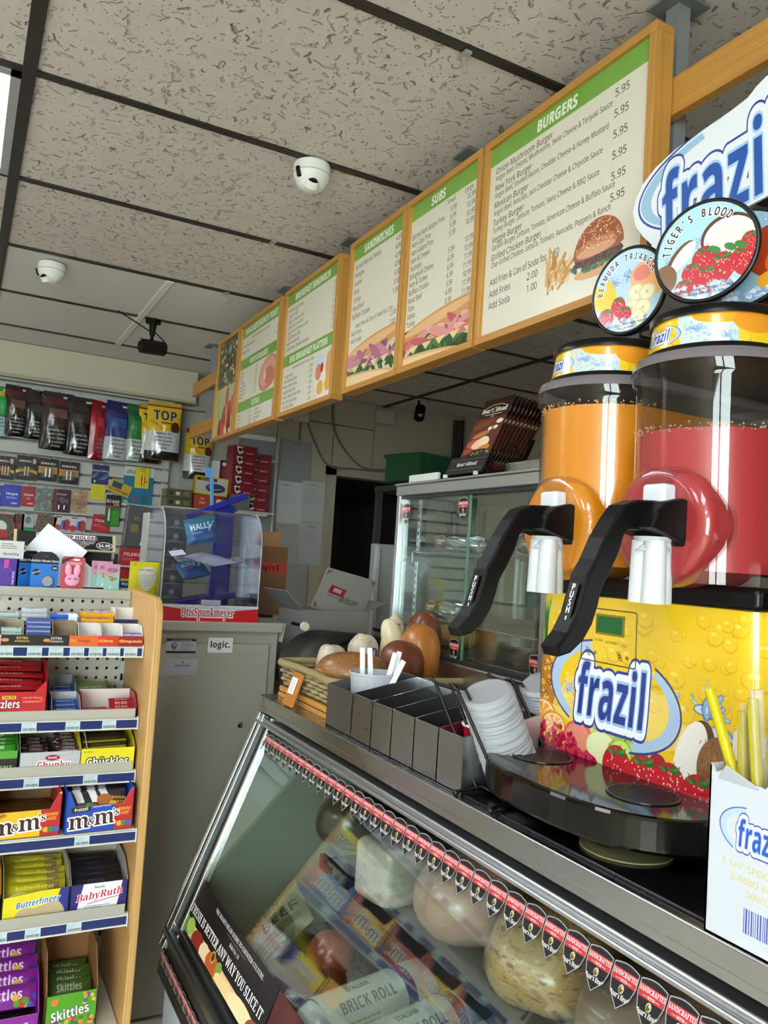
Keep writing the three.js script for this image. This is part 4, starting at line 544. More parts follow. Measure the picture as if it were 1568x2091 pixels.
for (const xc of [-0.097, 0.1]) {   // spouts
  const s = new THREE.Group(); s.name = 'spout'; s.position.set(xc + 0.012, -0.012, -0.012); disp.add(s);
  obj('spout_housing', ext([[0.055, 0.37], [0.055, 0.432], [0.08, 0.438], [0.105, 0.432], [0.12, 0.42], [0.126, 0.405], [0.1, 0.398], [0.075, 0.392], [0.068, 0.375]], 0.062, 0.003).rotateY(-PI / 2).scale(1, 1, 1).translate(0.031, 0, 0), mat(0x070708, 0.45, 0, { specularIntensity: 0.5 }), s);
  const hp = [[0.1, 0.434], [0.128, 0.432], [0.148, 0.424], [0.16, 0.408], [0.17, 0.38], [0.182, 0.352], [0.194, 0.33], [0.2, 0.305], [0.206, 0.282], [0.218, 0.258], [0.232, 0.241], [0.229, 0.234], [0.216, 0.238], [0.2, 0.252], [0.188, 0.272], [0.181, 0.295], [0.176, 0.318], [0.163, 0.342], [0.152, 0.366], [0.146, 0.388], [0.138, 0.398], [0.1, 0.4]];
  obj('push_handle', ext(hp.map(([a, b]) => [a + (b < 0.4 ? 0.006 : 0), b + (0.44 - b) * 0.1]), 0.024, 0.003).rotateY(-PI / 2).translate(0.008, 0, 0), mat(0x070708, 0.45, 0, { specularIntensity: 0.5 }), s);
  const pp = pushPrint(); obj('push_lettering', T(pbox(0.015, 0.066, 0.0004, { f: pp, _: '#121213' }, [0, -0.031, 0]), -0.004, 0.3, 0.2165, -0.26, 0, 0), pp.sh.mat(0.4), s);
  const lob = []; for (let k = 0; k < 3; k++) { const a = k * 2.1 + 0.6; lob.push(cyl(0.0125, 0.0145, 0.075, 20, 0.013 * Math.cos(a), 0.352, 0.092 + 0.013 * Math.sin(a))); } lob.push(cyl(0.024, 0.02, 0.006, 24, 0, 0.391, 0.092), cyl(0.012, 0.022, 0.012, 24, 0, 0.383, 0.092));
  obj('nozzle', join(lob), mat(0xd6d9de, 0.35), s); obj('valve_block', rb(0.036, 0.03, 0.022, 0.005, 0, 0.444, 0.086, 3), mat(0xd6d9de, 0.35), s);
}
function pushPrint() { return (pushPrint.p ??= pr(48, 200, (g, w, h) => { re(g, 0, 0, w, h, '#121213'); [...'PUSH'].forEach((c, i) => tx(g, c, w / 2, 16 + i * 27, 34, { fill: '#f2f2f2' })); ln(g, [[w / 2, 122], [w / 2, 170]], '#f0f0f0', 7); po(g, [[w / 2 - 11, 165], [w / 2 + 11, 165], [w / 2, 194]], '#f0f0f0'); })); }
// flavour discs on the lids
function disc(label, draw, x, y, z, r, turn) {
  const p = pr(400, 400, draw), t = thing('flavour_disc', label, 'sign', [x, y - r - 0.05, z], turn);
  obj('disc_rim', new THREE.TorusGeometry(r, 0.004, 10, 56).translate(0, r + 0.05, -0.002), mat(0x0f1013, 0.3), t); obj('disc_back', cyl(r, r, 0.008, 48, 0, r + 0.05, -0.005, PI / 2), mat(0x16171a, 0.35), t);
  obj('printed_face', pshape(circle(r - 0.001, 48), 0.001, p, '#333').translate(0, r + 0.05, 0), p.sh.mat(0.25, { clearcoat: 0.5, clearcoatRoughness: 0.1 }), t); obj('stalk', ext([[-0.03, 0], [0.03, 0], [0.018, 0.06], [-0.018, 0.06]], 0.006).translate(0, 0, -0.01), mat(0x101114, 0.3), t); return t;
}
const ice = (g, w, h) => { for (let i = 0; i < 40; i++) { const x = w * rr(0.2, 0.85), y = h * rr(0.84, 0.97); po(g, [[x - 16, y], [x, y - 12], [x + 16, y - 4], [x + 8, y + 12]], ['#e9f2fb', '#b9cde6', '#8ea6c9'][i % 3]); } };
disc('smaller round flavour disc with bananas and strawberries on orange bowl', (g, w, h) => {
  seed = 31; re(g, 0, 0, w, h, '#b9d7ee'); splash(g, 210, 130, 90); splash(g, 120, 150, 70); el(g, 290, 150, 78, 70, '#f0b187'); el(g, 280, 135, 50, 36, '#e88a78'); el(g, 350, 200, 60, 50, '#f3b36b'); for (const [x, y, a] of [[70, 210, 0.9], [110, 200, 1.2], [60, 260, 0.7], [40, 200, 1.0]]) el(g, x, y, 78, 24, '#e3c532', a); for (const [x, y] of [[250, 220, 0], [310, 230], [230, 290], [290, 300], [260, 340]]) { el(g, x, y, 46, 40, '#e7d39a'); el(g, x, y, 38, 33, '#f6ecc8'); el(g, x, y, 8, 8, '#d9c690'); }
  strawberry(g, 80, 320, 48); strawberry(g, 150, 270, 42); strawberry(g, 190, 320, 40); ice(g, w, h); arc(g, 'BERMUDA TRIANGLE', w / 2, h / 2, 160, -PI * 0.98, -PI * 0.14, 44, { fill: '#151515', strokes: [['#f4f6f8', 9]], sx: 0.62 }); el(g, 352, 108, 24, 24, '#c8313f'); tx(g, 'NEW', 352, 108, 18, { fill: '#fff' }); tx(g, 'SWEETENED WITH REAL SUGAR', w / 2, h * 0.9, 15, { fill: '#333' }); tx(g, '\u2022 NO CAFFEINE \u2022', w / 2, h * 0.945, 14, { fill: '#333' });
}, 0.872, COUNTER + 0.77, -0.908, 0.066, facing + 0.14);
disc('larger round flavour disc with coconut and strawberries on red bowl', (g, w, h) => {
  seed = 32; re(g, 0, 0, w, h, '#a9d5ea'); splash(g, 60, 230, 90); splash(g, 320, 90, 90); splash(g, 180, 160, 60); el(g, 100, 210, 80, 36, '#6a4526', -0.9); el(g, 110, 210, 74, 28, '#f4f0ea', -0.9); el(g, 290, 160, 108, 92, '#59391f'); el(g, 294, 166, 100, 84, '#f7f4ef'); el(g, 298, 178, 78, 60, '#e6ddd6'); el(g, 40, 290, 50, 60, '#7a5530');
  for (const [x, y, r] of [[200, 240, 52], [150, 290, 42], [270, 285, 58], [210, 320, 52], [350, 270, 52], [120, 350, 40], [375, 200, 36]]) strawberry(g, x, y, r); for (const x of [240, 300, 340]) el(g, x, 205, 26, 14, '#3f7d35', 0.5); ice(g, w, h); arc(g, 'TIGER\u2019S BLOOD', w / 2, h / 2, 158, -PI * 0.97, -PI * 0.3, 48, { fill: '#151515', strokes: [['#f4f6f8', 9]], sx: 0.64 }); tx(g, '\u2022 VITAMIN C ENRICHED \u2022 NO CAFFEINE \u2022', w / 2, h * 0.885, 15, { fill: '#333' }); tx(g, '\u2022 SWEETENED WITH REAL SUGAR \u2022', w / 2, h * 0.93, 14, { fill: '#333' });
}, 0.85, COUNTER + 0.775, -0.745, 0.068, facing + 0.33);
disc('dark orange flavour disc half hidden behind the coconut disc', (g, w, h) => { re(g, 0, 0, w, h, '#8fb3c9'); splash(g, 320, 90, 90); el(g, 320, 190, 110, 110, '#a83a1c'); el(g, 360, 240, 70, 60, '#d9661f'); el(g, 340, 310, 80, 40, '#e8a62a'); ice(g, w, h); }, 0.9, COUNTER + 0.77, -0.725, 0.066, facing + 0.3);
{ // shaped topper sign
  const p = pr(1024, 560, (g, w, h) => {
    re(g, 0, 0, w, h, '#e8eef4'); g.save(); g.translate(w * 0.5, h * 0.47); g.fillStyle = '#9cc2de'; g.beginPath(); g.ellipse(-6, 0, 452, 186, -0.03, 2.0, 4.4); g.ellipse(50, 8, 452, 172, -0.03, 4.3, 2.1, true); g.fill(); g.strokeStyle = '#2f3f98'; g.lineWidth = 9; g.beginPath(); g.ellipse(0, 0, 470, 200, -0.03, 1.9, 4.6); g.stroke(); g.beginPath(); g.ellipse(0, 0, 470, 200, -0.03, -0.6, 1.5); g.stroke(); g.restore();
    tx(g, 'frazil', w * 0.435, h * 0.57, 330, { rot: -0.11, sx: 0.68, sy: 1.22, strokes: [['#2f3f98', 84], ['#e8eef4', 68], ['#a8cdf0', 18]], fill: '#2455ab', skew: -0.05 });
  });
  const W = 0.4, H = 0.219, add = [[-0.197, 0], [-0.192, 0.02], [-0.178, 0.04], [-0.15, 0.058], [-0.11, 0.071], [-0.06, 0.079], [-0.01, 0.084], [0.02, 0.09], [0.034, 0.1], [0.05, 0.107], [0.18, 0.109], [0.192, 0.1], [0.197, 0.05], [0.197, 0.0], [0.185, -0.03], [0.15, -0.052], [0.09, -0.066], [0.02, -0.074], [-0.05, -0.08], [-0.075, -0.09], [-0.088, -0.104], [-0.135, -0.108], [-0.148, -0.098], [-0.152, -0.07], [-0.172, -0.05], [-0.19, -0.026]].reverse();
  const t = thing('topper_sign', 'large white and blue shaped sign standing above the dispenser', 'sign', [0.95, COUNTER + 0.33, -0.79], facing);
  obj('sign_face', pshape(add, 0.004, p, '#e8eef4', [-W / 2, W / 2, -H / 2, H / 2]).translate(0.005, 0.61, 0), p.sh.mat(0.35), t); obj('support_post', join(box(0.02, 0.6, 0.008, -0.02, 0.3, -0.215), box(0.02, 0.012, 0.22, -0.02, 0.595, -0.11)), mat(0x1a1b1e, 0.4), t);
}
{ // carton of straws
  const sp = pr(760, 460, (g, w, h) => { re(g, 0, 0, w, h, '#c3c8d2'); frazil(g, w * 0.21, h * 0.35, 170, { fill: '#2b4fae' }); const o = { fill: '#c6bd6c', bold: false, sx: 1.05 }; tx(g, '8 1/4" SPOON STRAWS', w * 0.24, h * 0.54, 25, o); tx(g, 'JUMBO WRAPPED', w * 0.24, h * 0.61, 25, o); tx(g, '300/Carton', w * 0.25, h * 0.68, 25, o); seed = 3; barcode(g, w * 0.16, h * 0.76, w * 0.22, h * 0.14, '#2b3f9a'); });
  const t = thing('straw_carton', 'white carton torn open on top, standing beside the dispenser', 'carton', [0.662, COUNTER, -0.414], facing), W = 0.268, H = 0.158, D = 0.1; seed = 8;
  const top = [[W / 2, H * 0.9]]; for (let k = 1; k < 40; k++) top.push([W / 2 - W * k / 40, H * (0.9 + 0.1 * k / 40) - 0.006 * Math.sin(k * 0.35) + rr(-0.0022, 0.0022) - (k > 30 && k < 37 ? 0.01 : 0)]); top.push([-W / 2, H]);
  obj('front_panel', pshape([[-W / 2, 0], [W / 2, 0], ...top], 0.002, sp, '#cfd4dc', [-W / 2, W / 2, 0, H]).translate(0, 0, -0.002), sp.sh.mat(0.6), t);
  const wm = mat(0xbcc0c8, 0.6); obj('side_panel', box(0.002, H, D, -W / 2 + 0.001, H / 2, -D / 2), wm, t); obj('side_panel', box(0.002, H, D, W / 2 - 0.001, H / 2, -D / 2), wm, t); obj('back_panel', box(W, H * 1.12, 0.002, 0, H * 0.56, -D), wm, t); obj('base_panel', box(W, 0.002, D, 0, 0.001, -D / 2), wm, t); obj('torn_flap', T(ext([[0, 0], [0.05, 0.004], [0.045, 0.024], [0.012, 0.03]], 0.001), -W / 2 + 0.004, H - 0.018, -0.004, 0.5, 0, -0.3), wm, t);
  const sg = new THREE.CylinderGeometry(0.0052, 0.0052, 0.2, 12), wrapG = rb(0.016, 0.2, 0.004, 0.0015, 0, 0.004, 0.0045), ym = mat(0xc4b400, 0.35), clr = mat(0xf4f4ee, 0.15, 0, { transmission: 0.85, thickness: 0 });
  for (let k = 0; k < 13; k++) { const q = thing('wrapped_straw', k === 0 ? 'yellow straw leaning out above the other straws' : 'yellow wrapped straw standing in the white carton', 'straw', [0.673 + (k % 3) * 0.011, COUNTER + (k ? 0.088 + (k % 4) * 0.008 : 0.115), -0.538 + k * 0.0125], 0, 'yellow straws in the carton'); obj('straw', sg, ym, q, [0, 0.015, 0]); if (k) obj('clear_wrapper', wrapG, clr, q, [0, 0.02, 0]); q.rotation.set(k ? (k % 3 - 1) * 0.06 : 0.0, 0, (k % 2 ? 0.06 : -0.05)); if (!k) { q.position.set(0.682, COUNTER + 0.118, -0.524); q.rotation.set(-0.36, 0, 0.05); } }
}
{ // steel appliance at the picture's edge
  const t = thing('steel_appliance', 'brushed steel appliance cabinet right of the drink dispenser', 'appliance', [0.86, COUNTER, -0.42], facing); obj('cabinet', rb(0.3, 0.36, 0.4, 0.006, -0.0, 0.18, -0.2), STEELDK, t);
  const wp = pr(160, 220, (g, w, h) => { re(g, 0, 0, w, h, '#e4e2dd'); re(g, 6, 6, w - 12, 60, '#cf7a3a'); tx(g, 'WARNING', w / 2, 36, 28, { fill: '#111' }); textLines(g, 14, 84, 130, 7, 18, '#555', 6); }); obj('warning_label', pbox(0.05, 0.07, 0.0006, { f: wp, _: '#ddd' }, [-0.115, 0.24, 0.0004]), wp.sh.mat(0.5), t); obj('black_latch', rb(0.02, 0.045, 0.006, 0.002, -0.1, 0.19, 0.002), BLACKM, t);
}
// ---------- menu boards ----------
const BY0 = 1.89, BYH = 0.475;
const mHead = (g, w, y, hh, s, align = 'center', x = w / 2) => { re(g, 0, y, w, hh, '#76a946'); tx(g, s, x, y + hh * 0.53, hh * 0.74, { fill: '#f3f7ea', sx: 0.78, strokes: [['#f3f7ea', 2]], align, skew: -0.04 }); };
const mBase = (g, w, h) => { re(g, 0, 0, w, h, '#e2ddcc'); for (let i = 0; i < 120; i++) { g.globalAlpha = rr(0.05, 0.16); ln(g, [[rr(0, w), rr(0, h)], [0, 0]].map((p, k, a) => (k ? [a[0][0] + rr(-30, 30), a[0][1] + rr(20, 120)] : p)), rnd() < 0.5 ? '#f2eee0' : '#c6c6b0', rr(2, 12)); } g.globalAlpha = 1; };
const L_ = { align: 'left', bold: false, sx: 0.8, fill: '#1c1a18' }, R_ = { align: 'right', bold: false, sx: 0.8, fill: '#1c1a18' };
const meatPic = (g, x, y, w, h, cols) => { g.save(); g.beginPath(); g.rect(x, y, w, h); g.clip(); for (let i = 0; i < 34; i++) el(g, x + rr(0, w), y + rr(0.1, 0.9) * h, rr(0.1, 0.22) * w, rr(0.05, 0.12) * h, cols[i % cols.length], rr(-0.6, 0.6)); g.restore(); };
const SC = 1700;
function burgerPic(g, x, y, s) {
  for (let i = 0; i < 34; i++) { const a = rr(-1.9, -0.6), px = x - s * rr(0.35, 1.0), py = y + s * rr(0.05, 0.55), l = s * rr(0.18, 0.45); ln(g, [[px, py], [px + Math.cos(a) * l, py + Math.sin(a) * l]], ['#d9a862', '#c48f49', '#e8c184', '#b67f3c'][i % 4], s * 0.06); }
  el(g, x + s * 0.35, y + s * 0.42, s * 0.55, s * 0.12, '#d9a26a'); for (let i = 0; i < 24; i++) el(g, x + s * rr(-0.25, 0.95), y + s * rr(0.18, 0.36), s * 0.09, s * 0.05, i % 2 ? '#4d7d33' : '#2f5a27', rr(0, 3)); el(g, x + s * 0.35, y + s * 0.2, s * 0.6, s * 0.1, '#4a2c1c'); for (let i = 0; i < 50; i++) el(g, x + s * rr(-0.2, 0.9), y + s * rr(0.12, 0.27), s * 0.03, s * 0.03, i % 2 ? '#6a4027' : '#351d12'); el(g, x + s * 0.1, y + s * 0.1, s * 0.3, s * 0.06, '#b3222e'); el(g, x + s * 0.6, y + s * 0.08, s * 0.25, s * 0.05, '#c9434a');
  po(g, Array.from({ length: 30 }, (_, i) => { const a = PI + i / 29 * PI; return [x + s * 0.35 + Math.cos(a) * s * 0.6, y + s * 0.08 + Math.sin(a) * s * 0.62]; }).concat([[x + s * 0.8, y + s * 0.14], [x - s * 0.1, y + s * 0.14]]), '#a4532a'); el(g, x + s * 0.3, y - s * 0.02, s * 0.5, s * 0.16, '#c77a4e'); el(g, x + s * 0.3, y + s * 0.04, s * 0.46, s * 0.1, '#d9a07a');
  for (let i = 0; i < 130; i++) { const a = rr(PI, 2 * PI), d = Math.sqrt(rnd()); el(g, x + s * 0.35 + Math.cos(a) * s * 0.55 * d, y + s * 0.0 + Math.sin(a) * s * 0.52 * d, s * 0.016, s * 0.01, '#ecd3a4', rr(0, 3)); }
}
function subPic(g, x, y, w, h, meatc) { el(g, x + w * 0.55, y + h * 0.22, w * 0.6, h * 0.2, '#d39a5e', -0.1); el(g, x + w * 0.5, y + h * 0.18, w * 0.5, h * 0.1, '#e6b986', -0.1); for (let i = 0; i < 40; i++) el(g, x + rr(0, w), y + h * rr(0.55, 0.75), w * 0.1, h * 0.06, i % 3 ? '#2f5a2c' : '#4f7f3e', rr(0, 3)); for (let i = 0; i < 26; i++) el(g, x + rr(0.02, 0.98) * w, y + h * rr(0.36, 0.62), w * rr(0.08, 0.16), h * rr(0.05, 0.1), meatc[i % meatc.length], rr(-0.7, 0.7)); for (let i = 0; i < 5; i++) po(g, [[x + w * (0.1 + i * 0.2), y + h * 0.58], [x + w * (0.25 + i * 0.2), y + h * 0.58], [x + w * (0.16 + i * 0.2), y + h * 0.72]], '#e8d49a'); el(g, x + w * 0.3, y + h * 0.95, w * 0.7, h * 0.2, '#dfb07c', 0.06); el(g, x + w * 0.3, y + h * 0.9, w * 0.6, h * 0.1, '#efd0a4', 0.06); }
const BOARDS = [
  ['tall narrow picture board of vegetables and peppers', -3.7, -3.37, (g, w, h) => { seed = 51; re(g, 0, 0, w, h, '#3c4a2c'); for (let i = 0; i < 150; i++) el(g, rr(0, w), rr(0, h * 0.5), rr(8, 34), rr(6, 18), ['#274a22', '#4d7a35', '#b3322a', '#e7e2d0', '#6d8a4a', '#1d331a', '#d9b08a'][i % 7], rr(0, 3)); el(g, w * 0.55, h * 0.12, 30, 34, '#8fa9b4'); re(g, 0, h * 0.5, w, h * 0.5, '#b9c49a'); re(g, 0, h * 0.495, w, 8, '#d9b95a'); for (let i = 0; i < 14; i++) { const x = w * rr(0.25, 1), y = h * rr(0.6, 1); el(g, x, y, 40, 90, ['#c23a2e', '#d4503e', '#a82a22', '#e06a50'][i % 4], rr(-0.2, 0.2)); } el(g, w * 0.15, h * 0.65, 50, 120, '#a9bd6d'); el(g, w * 0.6, h * 0.97, 30, 40, '#efe3b0'); el(g, w * 0.8, h * 0.98, 24, 34, '#efe3b0'); }],
  ['menu board for pancakes, fruits and extras with ham slices picture', -3.36, -2.855, (g, w, h) => { seed = 52; mBase(g, w, h); mHead(g, w, 0, 92, 'PANCAKES/FRENCH TOAST'); tx(g, 'Served with Butter, Syrup or Jam', w / 2, 120, 26, { bold: false }); ['3 Buttermilk Pancakes', 'French Toast'].forEach((s, i) => { tx(g, s, 20, 160 + i * 46, 34, L_); tx(g, '4.99', w - 20, 160 + i * 46, 34, R_); }); mHead(g, w, 262, 80, 'FRUITS/YOGURTS'); ['Banana', 'Orange', 'Apple', 'Fruit Salad', 'Yogurt Parfait', 'Greek Yogurt', 'Granola Cup', 'Fruit Cup'].forEach((s, i) => { tx(g, s, 20, 372 + i * 28, 27, L_); tx(g, ['.75', '.99', '.89', '3.99', '3.49', '1.99', '2.49', '2.99'][i], w * 0.48, 372 + i * 28, 27, R_); }); el(g, w * 0.77, 470, 180, 120, '#d88a72', -0.3); el(g, w * 0.76, 460, 150, 90, '#e9a894', -0.3); el(g, w * 0.82, 500, 100, 70, '#cf7a66', 0.3); el(g, w * 0.7, 480, 26, 34, '#f1d9cc'); mHead(g, w, 600, 80, 'EXTRAS'); ['Bacon', 'Sausage', 'Ham', 'Toast'].forEach((s, i) => { tx(g, s, 20, 706 + i * 30, 28, L_); tx(g, '1.50', w * 0.4, 706 + i * 30, 28, R_); }); ['Cheese', 'Turkey Bacon', 'Homefries', 'Egg'].forEach((s, i) => { tx(g, s, w * 0.5, 706 + i * 30, 28, L_); tx(g, '1.75', w - 20, 706 + i * 30, 28, R_); }); }],
  ['menu board for breakfast sandwiches and egg platters', -2.82, -2.325, (g, w, h) => { seed = 53; mBase(g, w, h); mHead(g, w, 0, 84, 'BREAKFAST SANDWICH'); ['Pork Roll, Egg & Cheese', '2 Eggs on a Roll', '2 Eggs & Cheese on a Roll', '2 Eggs & Bacon on a Roll', '2 Eggs, Bacon & Cheese on a Roll', '2 Egg Whites on a Roll', 'Veggie Omelette Roll', 'Grilled Cheese / Breakfast Sandwich'].forEach((s, i) => { tx(g, s, 22, 118 + i * 38, 33, { ...L_, sx: 0.7 }); tx(g, ['3.99', '2.50', '2.75', '3.25', '3.99', '2.95', '3.59', '2.75'][i], w - 18, 118 + i * 38, 33, R_); }); mHead(g, w, 424, 80, 'EGG BREAKFAST PLATTERS'); tx(g, 'Served with Home Fries & Toast', w * 0.42, 530, 28, { bold: false, sx: 0.85 }); ['Two Eggs Platter', 'Cheese Omelette Platter', 'Western Omelette Platter', 'Veggie Omelette Platter', 'Bacon & Cheese Omelette Platter', 'Bacon, Ham, Egg & Cheese', 'Double Egg & Cheese'].forEach((s, i) => { tx(g, s, 22, 572 + i * 35, 30, { ...L_, sx: 0.68 }); tx(g, ['3.99', '4.59', '4.99', '4.99', '4.99', '4.99', '3.99'][i], w * 0.62, 572 + i * 35, 30, R_); }); el(g, w * 0.85, 700, 120, 130, '#f0e6da'); el(g, w * 0.78, 740, 44, 44, '#e3b34a'); el(g, w * 0.92, 730, 44, 44, '#e3b34a'); el(g, w * 0.76, 590, 70, 60, '#c9d9ea'); el(g, w * 0.74, 640, 44, 50, '#d98a6a'); el(g, w * 0.8, 620, 22, 30, '#c22f30'); el(g, w * 0.93, 620, 50, 90, '#e0a86a'); }],
  ['menu board for sandwiches with folded ham sandwich picture', -2.25, -1.893, (g, w, h) => { seed = 54; mBase(g, w, h); mHead(g, w, 0, 84, 'SANDWICHES'); ['Spiced Ham & Cheese', 'Bologna', 'Salami', 'Ham', 'Turkey', 'Roastbeef', 'Buffalo Chicken'].forEach((s, i) => { tx(g, s, 24, 124 + i * 48, 40, { ...L_, sx: 0.72 }); tx(g, ['4.89', '4.99', '4.99', '4.99', '5.50', '5.50', '5.50'][i], w - 28, 110 + i * 46, 40, { ...R_, sx: 0.7 }); }); tx(g, 'Add Fries & Can of Soda for 2.50', w * 0.5, 470, 34, { bold: false, sx: 0.8 }); tx(g, 'Add Fries', 24, 510, 36, L_); tx(g, '2.00', w - 40, 500, 36, R_); tx(g, 'Add Soda', 24, 552, 36, L_); tx(g, '1.00', w - 40, 545, 36, R_); po(g, [[0, 620], [w, 560], [w, h], [0, h]], '#d9c9ac'); po(g, [[0, 630], [w * 0.3, 610], [w * 0.2, h], [0, h]], '#8a4a34'); subPic(g, 10, 560, w - 20, 250, ['#c98aa0', '#b56d88', '#dba9b6', '#8f5270']); }],
  ['menu board for subs with large sub picture', -1.892, -1.532, (g, w, h) => { seed = 55; mBase(g, w, h); mHead(g, w, 0, 84, 'SUBS', 'center', w * 0.42); tx(g, 'Small', w * 0.62, 104, 32, { bold: false, sx: 0.8 }); tx(g, 'Large', w * 0.86, 104, 32, { bold: false, sx: 0.8 }); ['Spiced Ham Salami Prov', 'Ham Capi Prov', 'Ham Salami Prov', 'Ham & Cheese', 'Pastrami', 'Bologna & Cheese', 'Ham & Turkey', 'Buffalo Chicken', 'Roast Beef', 'Tuna', 'Italian', 'Turkey'].forEach((s, i) => tx(g, s, 16, 168 + i * 40, 37, { ...L_, sx: 0.68 })); ['5.99', '5.99', '5.99', '5.99', '', '5.99', '6.99', '6.99', '6.99', '5.99', '6.99', '6.99'].forEach((s, i) => { tx(g, s, w * 0.7, 146 + i * 39, 38, { ...R_, sx: 0.66 }); tx(g, ['10.99', '10.99', '10.99', '10.99', '', '10.99', '10.99', '11.99', '11.99', '10.99', '11.99', '11.99'][i], w * 0.95, 140 + i * 39, 38, { ...R_, sx: 0.66 }); }); po(g, [[0, 640], [w, 600], [w, h], [0, h]], '#33401f'); subPic(g, 0, 590, w, 240, ['#d57a78', '#e39a96', '#c25f63', '#eab4a8']); }],
  ['widest menu board for burgers with burger and fries picture', -1.525, -1.0, (g, w, h) => { seed = 56; mBase(g, w, h); mHead(g, w, 0, 84, 'BURGERS', 'center', w * 0.47); [['Onion Mushroom Burger', 'Angus Beef, Onions, Mushrooms, Swiss Cheese & Teriyaki Sauce'], ['New York Burger', 'Angus Beef, Smoked Bacon, Cheddar Cheese & Honey Mustard'], ['Mexican Burger', 'Angus Beef, Avocado, Jack Cheddar Cheese & Chipotle Sauce'], ['Turkey Burger', 'Turkey Burger, Lettuce, Tomato, Swiss Cheese & BBQ Sauce'], ['Veggie Burger', 'Garden Burger, Lettuce, Tomato, American Cheese & Buffalo Sauce'], ['Grilled Chicken Burger', 'Char Grilled Chicken, Lettuce, Tomato, Avocado, Peppers & Ranch']].forEach(([a, b], i) => { tx(g, a, 40, 116 + i * 74, 37, { ...L_, sx: 0.8 }); tx(g, b, 42, 148 + i * 74, 31, { ...L_, sx: 0.7, fill: '#2e2b28' }); tx(g, '5.95', w - 90, 120 + i * 74, 42, { ...R_, sx: 0.8 }); }); tx(g, 'Add Fries & Can of Soda for  2.50', 40, 590, 40, { ...L_, sx: 0.68 }); tx(g, 'Add Fries', 40, 640, 40, L_); tx(g, '2.00', w * 0.4, 636, 40, R_); tx(g, 'Add Soda', 40, 690, 40, L_); tx(g, '1.00', w * 0.4, 684, 40, R_); burgerPic(g, w * 0.68, 640, 190); }],
];
for (const [label, z0, z1, draw] of BOARDS) {
  const W = z1 - z0 - 0.004, fw = 0.017, iw = W - 2 * fw, ih = BYH - 2 * fw, p = pr(Math.round(iw * SC), Math.round(ih * SC), (g, w, h) => { g.scale(1, h / 815); draw(g, w, 815); });
  const t = thing('menu_board', label, 'menu board', [1.0, BY0, (z0 + z1) / 2], facing, 'wood framed menu boards'); const D = 0.045;
  obj('printed_panel', pbox(iw + 0.004, ih + 0.004, 0.004, { f: p, _: '#c9c2ae' }, [0, fw - 0.002, -0.011]), p.sh.mat(0.28, { clearcoat: 0.35, clearcoatRoughness: 0.15 }), t);
  obj('frame_rail', metric(rb(W, fw, D, 0.002, 0, BYH - fw / 2, -D / 2)), PINEH, t); obj('frame_rail', metric(rb(W, fw, D, 0.002, 0, fw / 2, -D / 2)), PINEH, t); obj('frame_stile', metric(rb(fw, BYH - 2 * fw, D, 0.002, -W / 2 + fw / 2, BYH / 2, -D / 2)), PINE, t); obj('frame_stile', metric(rb(fw, BYH - 2 * fw, D, 0.002, W / 2 - fw / 2, BYH / 2, -D / 2)), PINE, t);
  obj('back_panel', box(W - 0.01, BYH - 0.01, 0.006, 0, BYH / 2, -D + 0.004), mat(0x8f7a55, 0.7), t);
}
for (const [y0, y1, l] of [[2.205, 2.275, 'upper long wooden beam carrying the menu boards'], [1.977, 2.042, 'lower long wooden beam carrying the menu boards']]) tag(obj('wooden_beam', metric(rb(0.02, y1 - y0, 4.15, 0.002, 1.057, (y0 + y1) / 2, -2.24)), PINEH, null), l, 'beam');
for (const [k, z] of [-4.08, -3.0, -2.4, -1.7, -1.035].entries()) { const t = thing('ceiling_pole', ['grey metal pole holding the beams near the tobacco wall', 'grey hanger pole behind the pancake board', 'grey hanger pole behind the breakfast board', 'grey hanger pole behind the subs board', 'grey metal pole right of the burgers board'][k], 'pole', [1.085, 1.96, z]); obj('pole', box(0.03, CEIL - 1.96, 0.03, 0, (CEIL - 1.96) / 2, 0), mat(0x9b9fa0, 0.45, 0.5), t); obj('ceiling_plate', rb(0.09, 0.006, 0.07, 0.002, 0, CEIL - 1.964, 0), mat(0x85888a, 0.45, 0.5), t); }

// ---------- cameras and hooks on the ceiling ----------
function dome(label, x, z, turn) {
  const t = thing('dome_camera', label, 'camera', [x, CEIL - 0.075, z], turn, 'white dome cameras'), w = mat(0xe6e6e2, 0.35);
  obj('housing', lathe([[0, 0.075], [0.048, 0.075], [0.05, 0.07], [0.05, 0.045], [0.046, 0.032], [0.036, 0.014], [0.02, 0.003], [0, 0]], 40), w, t); obj('collar_ring', new THREE.TorusGeometry(0.0497, 0.0015, 8, 40).rotateX(PI / 2).translate(0, 0.045, 0), mat(0xb9b9b5, 0.4), t);
  obj('lens_hood', T(new THREE.CylinderGeometry(0.017, 0.02, 0.02, 24, 1, true), -0.01, 0.014, 0.026, 0.95, 0, 0.2), w, t); obj('lens', T(new THREE.SphereGeometry(0.016, 20, 12), -0.01, 0.012, 0.026).scale(1, 1, 1), mat(0x0a0a0b, 0.08), t); obj('side_slot', T(rb(0.012, 0.028, 0.012, 0.004), -0.046, 0.038, 0.012, 0, 0, 0.3), BLACKM, t);
}
dome('white dome camera hanging in the middle of the ceiling', 0.755, -1.99, 0.15); dome('white dome camera at far left on the smooth ceiling sheet', 0.225, -3.3, -0.5);
